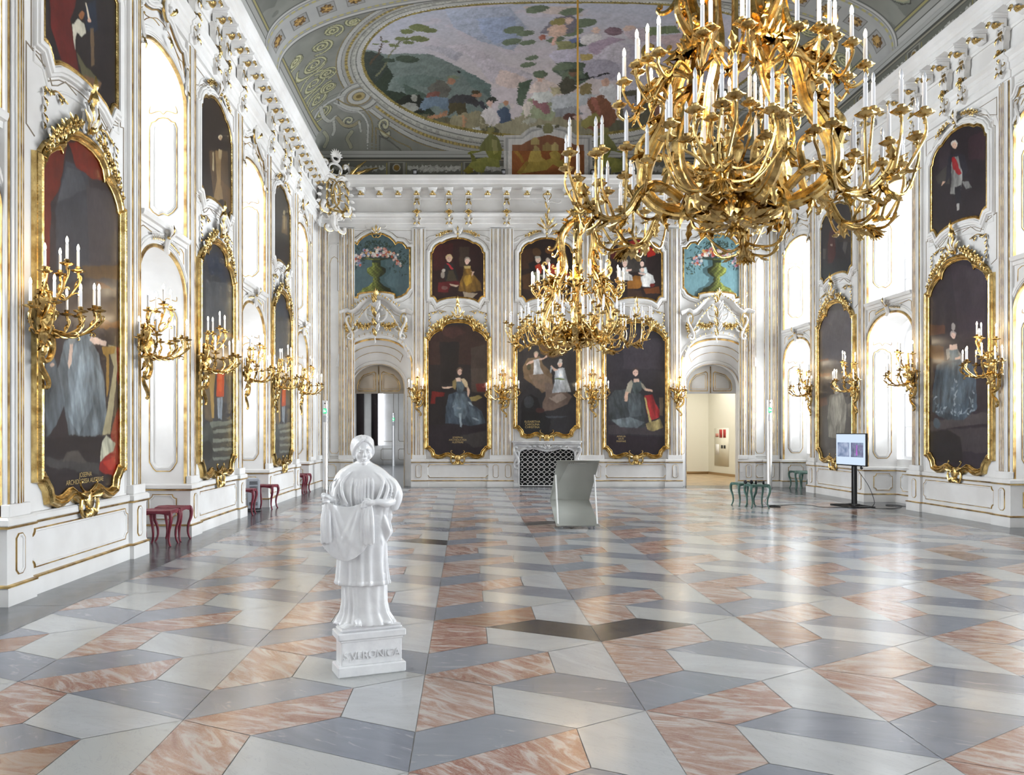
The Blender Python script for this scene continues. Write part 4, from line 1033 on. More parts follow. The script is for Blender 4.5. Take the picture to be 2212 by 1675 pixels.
CART_S = """a8a6a2:1.11,8.85 1.11,10.33 1.61,10.33 1.88,10.55 2.41,10.65 2.94,10.55 3.21,10.33 3.71,10.33 3.71,8.85
8c8b88:1.17,8.85 1.17,10.26 1.65,10.26 1.91,10.48 2.41,10.58 2.91,10.48 3.17,10.26 3.65,10.26 3.65,8.85
b3b1ad:1.23,8.85 1.23,10.21 1.68,10.21 1.95,10.43 2.41,10.52 2.87,10.43 3.14,10.21 3.59,10.21 3.59,8.85
7d4a26:1.35,8.85 1.35,10.03 1.64,10.03 1.95,10.24 2.41,10.32 2.87,10.24 3.18,10.03 3.47,10.03 3.47,8.85
a08a46:1.88,9.8 2.02,10.01 2.17,9.97 2.22,9.67 2.44,9.5 2.29,9.33 1.95,9.37 1.81,9.53
a38c48:2.17,10.13 2.15,10.08 2.12,10.03 2.06,10.01 2,10.01 1.95,10.03 1.91,10.08 1.89,10.13 1.91,10.18 1.95,10.22 2,10.25 2.06,10.25 2.12,10.22 2.15,10.18
94803c:2.15,9.53 2.63,9.67 3.1,9.37 2.97,9.23 2.56,9.46 2.36,9.29 1.95,9.23 1.54,9.18 1.75,9.53
a8924c:2.72,9.99 2.71,9.95 2.68,9.91 2.64,9.89 2.59,9.89 2.55,9.91 2.52,9.95 2.51,9.99 2.52,10.04 2.55,10.08 2.59,10.1 2.64,10.1 2.68,10.08 2.71,10.04
9a8440:2.44,9.8 2.63,9.88 2.79,9.74 2.74,9.53 2.49,9.64
8e7434:2.52,9.97 2.51,9.91 2.47,9.87 2.41,9.85 2.35,9.85 2.3,9.87 2.26,9.91 2.25,9.97 2.26,10.02 2.3,10.06 2.35,10.09 2.41,10.09 2.47,10.06 2.51,10.02
8a6e30:1.6,9.14 1.85,9.5 1.77,9.56 1.49,9.22
8f6a2f:2.87,9.49 3.14,9.77 3.26,9.91 3.21,9.96 3.07,9.84 2.79,9.57
8f6a2f:1.39,9.84 1.57,9.64 1.64,9.49 1.71,9.52 1.65,9.69 1.47,9.91
6d6a40:2.57,10.51 2.56,10.44 2.51,10.38 2.45,10.35 2.37,10.35 2.31,10.38 2.26,10.44 2.25,10.51 2.26,10.58 2.31,10.64 2.37,10.67 2.45,10.67 2.51,10.64 2.56,10.58
55523a:2.08,10.55 2.21,10.53 2.23,10.59 2.09,10.63
55523a:2.73,10.63 2.59,10.59 2.61,10.53 2.74,10.55
6c6c30:0.56,10.21 0.73,10.37 0.93,10.24 1.05,9.94 1.03,9.6 0.86,9.5 0.66,9.67 0.56,9.87 0.32,9.8 0.07,9.74 0.05,9.8 0.39,9.97
74743a:0.05,9.4 0.21,9.6 0.59,9.67 0.97,9.6 1,9.37 0.59,9.4 0.52,9.21 0.32,9.23 0.21,9.33
7a7438:0.73,10.35 0.62,10.41 0.65,10.54 0.78,10.56 0.86,10.46
8a8648:0.75,10.21 0.92,10.14 0.94,9.8 0.81,9.74
6a6226:-0.09,9.26 0.07,9.42 0.24,9.23 0.05,9.18
5a5a2a:0.1,9.83 0.24,9.72 0.32,9.56 0.18,9.53
6c6c30:4.26,10.21 4.09,10.37 3.89,10.24 3.77,9.94 3.8,9.6 3.96,9.5 4.16,9.67 4.26,9.87 4.5,9.8 4.75,9.74 4.77,9.8 4.43,9.97
74743a:4.77,9.4 4.61,9.6 4.23,9.67 3.85,9.6 3.82,9.37 4.23,9.4 4.3,9.21 4.5,9.23 4.61,9.33
7a7438:4.09,10.35 4.2,10.41 4.18,10.54 4.04,10.56 3.96,10.46
8a8648:4.07,10.21 3.9,10.14 3.88,9.8 4.01,9.74
6a6226:4.91,9.26 4.75,9.42 4.58,9.23 4.77,9.18
5a5a2a:4.72,9.83 4.58,9.72 4.5,9.56 4.64,9.53"""
def vnoise(x, y, sc, seed=0, oct=3):
    """smooth value noise, numpy"""
    r = np.zeros(np.shape(x)); a = 1.0; tot = 0
    for o in range(oct):
        g = np.random.RandomState(seed + o * 17).rand(257, 257)
        u = np.asarray(x) * sc * 2 ** o + 31.7; v = np.asarray(y) * sc * 2 ** o + 17.3
        i = np.floor(u).astype(int); j = np.floor(v).astype(int); fu = u - i; fv = v - j
        fu = fu * fu * (3 - 2 * fu); fv = fv * fv * (3 - 2 * fv)
        i0 = i % 257; i1 = (i + 1) % 257; j0 = j % 257; j1 = (j + 1) % 257
        r += a * ((g[i0, j0] * (1 - fu) + g[i1, j0] * fu) * (1 - fv) + (g[i0, j1] * (1 - fu) + g[i1, j1] * fu) * fv)
        tot += a; a *= .5
    return r / tot
H2 = lambda h: np.array(hexc(h))
def seg_dist(x, y, P, closed=False):
    d = np.full(x.shape, 1e9)
    n = len(P)
    for i in range(n if closed else n - 1):
        ax, ay = P[i]; bx, by = P[(i + 1) % n]
        dx, dy = bx - ax, by - ay; L = dx * dx + dy * dy + 1e-12
        t = np.clip(((x - ax) * dx + (y - ay) * dy) / L, 0, 1)
        d = np.minimum(d, (x - ax - t * dx) ** 2 + (y - ay - t * dy) ** 2)
    return np.sqrt(d)
def paint_polys(C, x, y, data, bright=1.0, wob=.012, seed=3):
    nx_ = (vnoise(x, y, 9, seed) - .5) * wob * 5; ny_ = (vnoise(x, y, 9, seed + 5) - .5) * wob * 5
    k_ = .09 if wob > .01 else 0
    nx_ = nx_ + (vnoise(x, y, 34, seed + 2, 2) - .5) * k_; ny_ = ny_ + (vnoise(x, y, 34, seed + 7, 2) - .5) * k_ * .6
    xx, yy = x + nx_, y + ny_
    sh = .5 * vnoise(x, y, 6, seed + 9, 4) + .5 * vnoise(x * 2.5 + y, y - x, 12, seed + 19, 3)
    for k, line in enumerate(data.strip().split('\n')):
        c, pts = line.split(':')
        P = [tuple(float(t) for t in p.split(',')) for p in pts.split()]
        P = np.array(P); lo, hi = P.min(0) - .02, P.max(0) + .02
        m = np.where((xx > lo[0]) & (xx < hi[0]) & (yy > lo[1]) & (yy < hi[1]))[0]
        if not len(m): continue
        q = m[in_poly(xx[m], yy[m], P)]
        if not len(q): continue
        w = (xx[q] - lo[0]) / (hi[0] - lo[0] + 1e-6)
        f = bright * (.55 + .9 * sh[q]) * (1.12 - .24 * w)
        C[q] = H2(c)[None, :] * f[:, None]
def vault_z(X, Y):
    u = np.clip(np.abs(X - VXC) / VW, 0, 1); v = np.clip((Y - VY0) / (VYE - VY0), 0, 1)
    return VZ + VH * (1 - u ** VP) ** (1 / VP) * (1 - v ** VP) ** (1 / VP)
OVAL_L = [(2.46, 18.66), (1.3, 18.64), (.23, 18.62), (-.85, 18.66), (-1.55, 18.80), (-2.05, 19.15), (-2.40, 19.65), (-2.58, 20.2), (-2.62, 20.8), (-2.56, 21.35), (-2.36, 21.9), (-1.95, 22.5), (-1.3, 22.92), (-.4, 23.15), (.8, 23.26), (2.46, 23.30)]
def build_ceiling():
    na, nb, nc = 820, 330, 230
    a = np.linspace(-1, 1, na)
    ux = np.sign(a) * np.sin(np.abs(a) * PI / 2) ** .909
    X = VXC + VW * ux
    Ya = np.r_[np.linspace(YB, 13.0, 12)[:-1], np.linspace(13.0, VY0, nb)]
    b = np.linspace(0, 1, nc)[1:]
    Yb = VY0 + (VYE - VY0) * np.sin(b * PI / 2) ** .909
    Y = np.r_[Ya, Yb]
    XX, YY = np.meshgrid(X, Y, indexing='ij')
    ZZ = vault_z(XX, YY)
    mb_ = np.stack([XX, YY, ZZ], -1)
    n0, n1 = XX.shape
    me = bpy.data.meshes.new('ceiling')
    idx = np.arange(n0 * n1).reshape(n0, n1)
    q = np.stack([idx[:-1, :-1], idx[:-1, 1:], idx[1:, 1:], idx[1:, :-1]], -1).reshape(-1, 4)
    me.vertices.add(n0 * n1); me.vertices.foreach_set('co', mb_.astype(np.float32).ravel())
    me.loops.add(q.size); me.loops.foreach_set('vertex_index', q.astype(np.int32).ravel())
    me.polygons.add(len(q)); me.polygons.foreach_set('loop_start', np.arange(0, q.size, 4, dtype=np.int32))
    me.update(calc_edges=True)
    me.shade_smooth()
    x, y, z = XX.ravel(), YY.ravel(), ZZ.ravel()
    # --- grisaille ground
    n = vnoise(x, y, 3, 1)
    C = H2('77786f')[None, :] * (.8 + .4 * n)[:, None]
    right = x > 2.46
    xm = np.where(right, 2 * 2.46 - x, x)
    OV = OVAL_L + [(2 * 2.46 - p[0], p[1]) for p in OVAL_L[-2:0:-1]]
    OV = smooth_path(OV, 5, True)
    ins = in_poly(x, y, OV)
    oz = vault_z(OV[:, 0], OV[:, 1])
    near = (y > 15.5)
    d = np.full(x.shape, 9.0)
    P3 = np.c_[OV, oz]
    ii = np.where(near & ~ins)[0]
    Q3 = np.c_[x, y, z][ii]
    dd = np.full(len(ii), 1e9); arc = np.zeros(len(ii))
    for k in range(len(P3)):
        p, p2 = P3[k], P3[(k + 1) % len(P3)]
        e = p2 - p; L = e @ e
        t = np.clip(((Q3 - p) @ e) / L, 0, 1)
        s_ = ((Q3 - p - t[:, None] * e) ** 2).sum(1)
        m = s_ < dd; dd[m] = s_[m]; arc[m] = k * math.sqrt(L) + t[m] * math.sqrt(L)
    d[ii] = np.sqrt(dd); ar = np.zeros(x.shape); ar[ii] = arc
    # spirals of painted foliage in the spandrels
    def spiral(cx, cy, r, turn, a0, w, col, sgn=1):
        t = np.linspace(0, 1, 34)
        rr = r * (1 - .86 * t); an = a0 + sgn * turn * 2 * PI * t
        P = np.c_[cx + rr * np.cos(an), cy + rr * np.sin(an)]
        m = np.where((np.abs(x - cx) < r * 1.2) & (np.abs(y - cy) < r * 1.2))[0]
        if not len(m): return
        ds = seg_dist(x[m], y[m], P)
        ww = w * (.6 + .8 * vnoise(x[m], y[m], 14, 5))
        for f, cc in ((1.5, '4f5048'), (1.0, col), (.45, 'b1ad84')):
            k = m[ds < ww * f]; C[k] = H2(cc) * .95
    rs = random.Random(3)
    for sx in (1, -1):
        for (cx, cy, r) in ((-3.1, 18.55, .26), (-3.45, 19.0, .30), (-3.75, 19.6, .42), (-3.9, 20.4, .5), (-3.55, 20.3, .28), (-3.95, 21.2, .45), (-3.6, 21.0, .25), (-2.6, 18.45, .18), (-4.05, 18.9, .22), (-3.95, 21.9, .3)):
            X_ = cx if sx > 0 else 2 * 2.46 - cx
            for j in range(2):
                spiral(X_, cy, r * (1 - .35 * j), 1.6, rs.uniform(0, 6), .030, '8b8a58', sx * (1 if j else -1))
        for cy in (14.2, 15.2, 16.2):
            X_ = -3.5 if sx > 0 else 2 * 2.46 + 3.5
            for j in range(3): spiral(X_ + rs.uniform(-.3, .3), cy + rs.uniform(-.3, .3), rs.uniform(.25, .5), 1.2, rs.uniform(0, 6), .05, '8f967c', 1 if j else -1)
    m = (y < 17.0) & (y > 13)
    k = m & (vnoise(x, y, 1.6, 8, 2) > .58); C[k] = C[k] * .72
    # --- concentric painted mouldings round the oval
    bands = [(0, .075, '8f7d2a'), (.075, .10, 'c9c7be'), (.10, .20, 'a9a8a3'), (.20, .225, '66665f'), (.225, .35, '8d8c83'), (.35, .37, '55554f'), (.37, .44, '97968f'), (.44, .52, '7c6c38'), (.52, .60, '8f8e87'), (.60, .615, '4d4d47'), (.615, .72, 'a09f9a'), (.72, .735, '55554f'), (.735, .76, '857547')]
    for a_, b_, c_ in bands:
        m = (d >= a_) & (d < b_) & ~ins; C[m] = H2(c_) * (.85 + .3 * n[m])[:, None]
    m = (d >= .24) & (d < .335) & (np.sin(ar * 22 + np.sin(ar * 60)) * .04 + .288 > d) & ~ins; C[m] = H2('a8a79c')
    m = (d >= .445) & (d < .515) & (np.sin(ar * 55) > .1) & ~ins; C[m] = H2('a8923e')
    m = (d >= .075) & (d < .10) & (np.sin(ar * 90) > .2) & ~ins; C[m] = H2('6f6e66')
    m = (d < .07) & (vnoise(x, y, 22, 4) > .56) & ~ins; C[m] = H2('6b5c1c')
    # corner medallions
    for sx in (1, -1):
        cx = -2.95 if sx > 0 else 2 * 2.46 + 2.95
        cy = 21.95; zc = vault_z(np.array(cx), np.array(cy))
        r = np.sqrt((x - cx) ** 2 + ((y - cy)) ** 2 + (z - zc) ** 2)
        for a_, c_ in ((.66, '8d8c85'), (.60, '57564f'), (.57, 'a3a29b'), (.44, '7c7b73'), (.36, '837348'), (.32, 'a3a29b'), (.20, '69685f'), (.17, '9c8a52'), (.08, '6f5d2a')):
            k = (r < a_) & ~ins & (d > .36); C[k] = H2(c_)
    # lower corner fields with hanging festoons
    for sx in (1, -1):
        for (cx, cy) in ((-3.35, 22.75), (-2.35, 23.05)):
            X_ = cx if sx > 0 else 2 * 2.46 - cx
            spiral(X_, cy, .20, 1.3, 1, .035, '8f8d78', sx)
    STR = [('a09f9a', 0.045, [(-4.35, 22.35), (-4.15, 21.84), (-3.8, 21.68), (-3.3, 21.68)]), ('55554f', 0.012, [(-4.45, 22.35), (-4.19, 21.55), (-3.82, 21.45), (-3.31, 21.51)]), ('7f7142', 0.02, [(-3.52, 21.71), (-3.3, 22.13), (-2.95, 22.4), (-2.71, 22.92), (-2.76, 23.36)]), ('a3a29c', 0.03, [(-3.61, 21.82), (-3.33, 22.31), (-3.02, 22.55), (-2.84, 22.95), (-2.89, 23.36)]), ('9b9a90', 0.055, [(-3.95, 21.65), (-3.96, 22.13), (-3.85, 22.48), (-3.66, 22.42)]), ('8a8160', 0.05, [(-3.64, 22.48), (-3.51, 22.83), (-3.29, 22.93), (-3.06, 22.85)]), ('9b9a90', 0.04, [(-3.75, 22.56), (-3.78, 22.88), (-3.86, 23.04)]), ('9b9a90', 0.035, [(-3.07, 22.87), (-3.05, 23.13)]), ('857547', 0.018, [(-2.61, 23.09), (-2.64, 23.36)]), ('857547', 0.018, [(-2.61, 23.09), (-2.12, 23.3), (-1.58, 23.36)]), ('5a5a52', 0.018, [(-2.52, 23.25), (-2.53, 23.36)]), ('5a5a52', 0.018, [(-2.52, 23.25), (-2.12, 23.34), (-1.91, 23.36)]), ('8b8a70', 0.05, [(-4.06, 22.76), (-4.01, 23.09), (-4.15, 23.3)]), ('8b8a70', 0.05, [(-3.31, 23.09), (-3.46, 23.23), (-3.37, 23.35)])]
    for sx in (1, -1):
        for c_, w_, P_ in STR:
            P_ = np.array([(p[0] if sx > 0 else 2 * 2.46 - p[0], p[1]) for p in P_])
            if len(P_) < 2: continue
            P_ = smooth_path(P_, 6); P_ = np.c_[P_, vault_z(P_[:, 0], P_[:, 1])]
            m = np.where((np.abs(x - P_[:, 0].mean()) < 1.6) & (y > P_[:, 1].min() - .4) & ~ins & (d > .3))[0]
            ds = np.full(len(m), 9.0); Q_ = np.c_[x, y, z][m]
            for a0, b0 in zip(P_[:-1], P_[1:]):
                for t_ in (0, .33, .66): ds = np.minimum(ds, ((Q_ - (a0 + (b0 - a0) * t_)) ** 2).sum(1))
            ds = np.sqrt(ds)
            k = m[ds < w_ * 1.35]; C[k] = C[k] * .62
            k = m[ds < w_]; C[k] = H2(c_)[None] * (.8 + .4 * vnoise(x[k], y[k], 22, 3))[:, None]
    # --- transverse band with rosettes
    lat = np.abs(y - 17.6)
    m = lat < .62; C[m] = H2('9a9a97') * (.88 + .24 * n[m])[:, None]
    for a_, b_, c_ in ((.60, .64, '5a5a55'), (.52, .60, 'aaa9a5'), (.50, .52, '63635c'), (.40, .46, '8a8a80')):
        m = (lat >= a_) & (lat < b_); C[m] = H2(c_)
    s_arc = np.cumsum(np.r_[0, np.sqrt(np.diff(X) ** 2 + np.diff(vault_z(X, X * 0 + 17.6)) ** 2)])
    sa = np.interp(x, X, s_arc)
    m = (lat > .40) & (lat < .46) & (np.sin(sa * 38) > -.2); C[m] = H2('a39a55')
    s0 = np.interp(VXC, X, s_arc)
    ph = (sa - s0 + 1000 * .66) % .66 - .33
    r = np.sqrt(ph ** 2 + (y - 17.6) ** 2)
    mx = np.maximum(np.abs(ph), lat)
    for a_, b_, c_ in ((.0, .21, '6a6a64'), (.0, .19, '8d8c88')):
        m = (mx < b_); C[m] = H2(c_)
    m = (r < .15 * (1 + .12 * np.cos(8 * np.arctan2(ph, y - 17.6)))); C[m] = H2('5e431c')
    m = (r < .135) & (vnoise(x, y, 26, 6, 2) > .5); C[m] = H2('a9822c')
    m = r < .04; C[m] = H2('b98f35')
    # --- painted mouldings along the foot of the vault
    e = np.minimum(VW - np.abs(x - VXC), 99)
    hz = z - VZ
    edge = (np.abs(x - VXC) > 5.2) & (d > .77) & (lat > .64)
    for a_, b_, c_ in ((0, .12, 'a3a29d'), (.12, .15, '4f4f49'), (.15, .27, '8f8e88'), (.27, .30, '5a5a54'), (.30, .35, '8f864c'), (.35, .37, '4f4f49')):
        m = edge & (hz >= a_) & (hz < b_) & (y < 22.6); C[m] = H2(c_)
    # --- the landscape
    k = np.where(ins)[0]
    xs, ys = x[k], y[k]
    t = np.clip((ys - 18.6) / 4.0, 0, 1)[:, None]
    cl = vnoise(xs * .6, ys * 1.3, 1.6, 21, 5)[:, None]
    sky = H2('98a0b4') * (1 - t) + H2('b9aaa6') * t
    sky = sky * (1 - cl * .45) + H2('c4bcc0') * cl * .45
    sky = np.where(cl > .6, sky * .5 + H2('b5aab4') * .5, sky)
    K = sky * (.9 + .2 * vnoise(xs, ys, 8, 31)[:, None])
    paint_polys(K, xs, ys, FRESCO, .95)
    K *= (.86 + .28 * vnoise(xs, ys, 20, 77, 2))[:, None]
    C[k] = K
    k = np.where((y > 22.0) & (np.abs(x - 2.46) < 3.2))[0]
    K = C[k]; paint_polys(K, x[k], y[k], CART_V, 1.0, 0); C[k] = K
    C = np.clip(C * 1.12, 0, 1); C = C * .78 + C.mean(1, keepdims=True) * .22
    set_col(me, C)
    me.materials.append(M['fresco'])
    o = bpy.data.objects.new('ceiling', me); COL.objects.link(o); struct(o)
    # painted frieze between cornice and vault
    mb = MB(); cols = []
    for F, u0, u1, nu in ((F_E, XL, XR, 860), (F_L, 6.0, YE, 760), (F_R, 6.0, YE, 760)):
        U = np.linspace(u0, u1, nu); Zs = np.linspace(Z_COR + .2, VZ + .012, 66)
        A, B = np.meshgrid(U, Zs, indexing='ij')
        P = F(np.stack([A, B, np.full(A.shape, .012)], -1).reshape(-1, 3)).reshape(nu, 66, 3)
        mb.grid(P)
        a_, z_ = A.ravel(), B.ravel()
        nn = vnoise(a_, z_, 5, 2)
        K = H2('5b5b53')[None] * (.85 + .3 * nn)[:, None]
        for lo, hi, c_ in ((9.66, 9.86, '93938f'), (9.75, 9.765, '5f5f59'), (9.71, 9.72, '6b6b66'), (9.60, 9.66, '3f3f3a'), (9.56, 9.60, '7f7a6c'), (9.53, 9.56, '4a4a44')):
            m = (z_ >= lo) & (z_ < hi); K[m] = H2(c_)
        c0 = XC if F is F_E else 1.0
        ph = (a_ - c0 + 100 * 2.2) % 2.2          # medallions every 2.2 m, panels with festoons between
        m = (np.abs(ph - .1) < .1) | (np.abs(ph - 2.1) < .1)
        pm = np.minimum(ph, 2.2 - ph)
        m = pm < .24; K[m & (z_ < 9.53)] = H2('77766e')
        m = (pm < .19) & (z_ < 9.50) & (z_ > 9.0); K[m] = H2('4d4c44')
        rr = np.sqrt(pm ** 2 + (z_ - 9.36) ** 2)
        m = rr < .115; K[m] = H2('8d8b82')
        m = rr < .085; K[m] = H2('6d5526')
        pb = np.abs(ph - 1.1)
        m = (pb > .80) & (pb < .82) & (z_ < 9.5); K[m] = H2('7d7444')
        g = .10 * np.cos(pb * 1.6) ** .5 * (1.15 - pb)
        band = np.abs(z_ - (9.36 - .05 * np.cos(pb * 2))) < (.09 - .05 * np.clip(pb, 0, 1) + (vnoise(a_, z_, 20, 12, 2) - .5) * .14)
        m = band & (pb < .78); K[m] = (H2('97968f')[None] * (.55 + .8 * vnoise(a_, z_, 26, 14, 2))[:, None])[m]
        if F is F_E:
            paint_polys(K, a_, z_, CART_S, 1.0, 0)
        cols.append(np.clip(K * 1.22, 0, 1))
    o = obj('trim_5', mb, [M['fresco']])
    set_col(o.data, np.vstack(cols)); struct(o)
M['fresco'] = mat_attr('fresco_paint', .85)
build_ceiling()
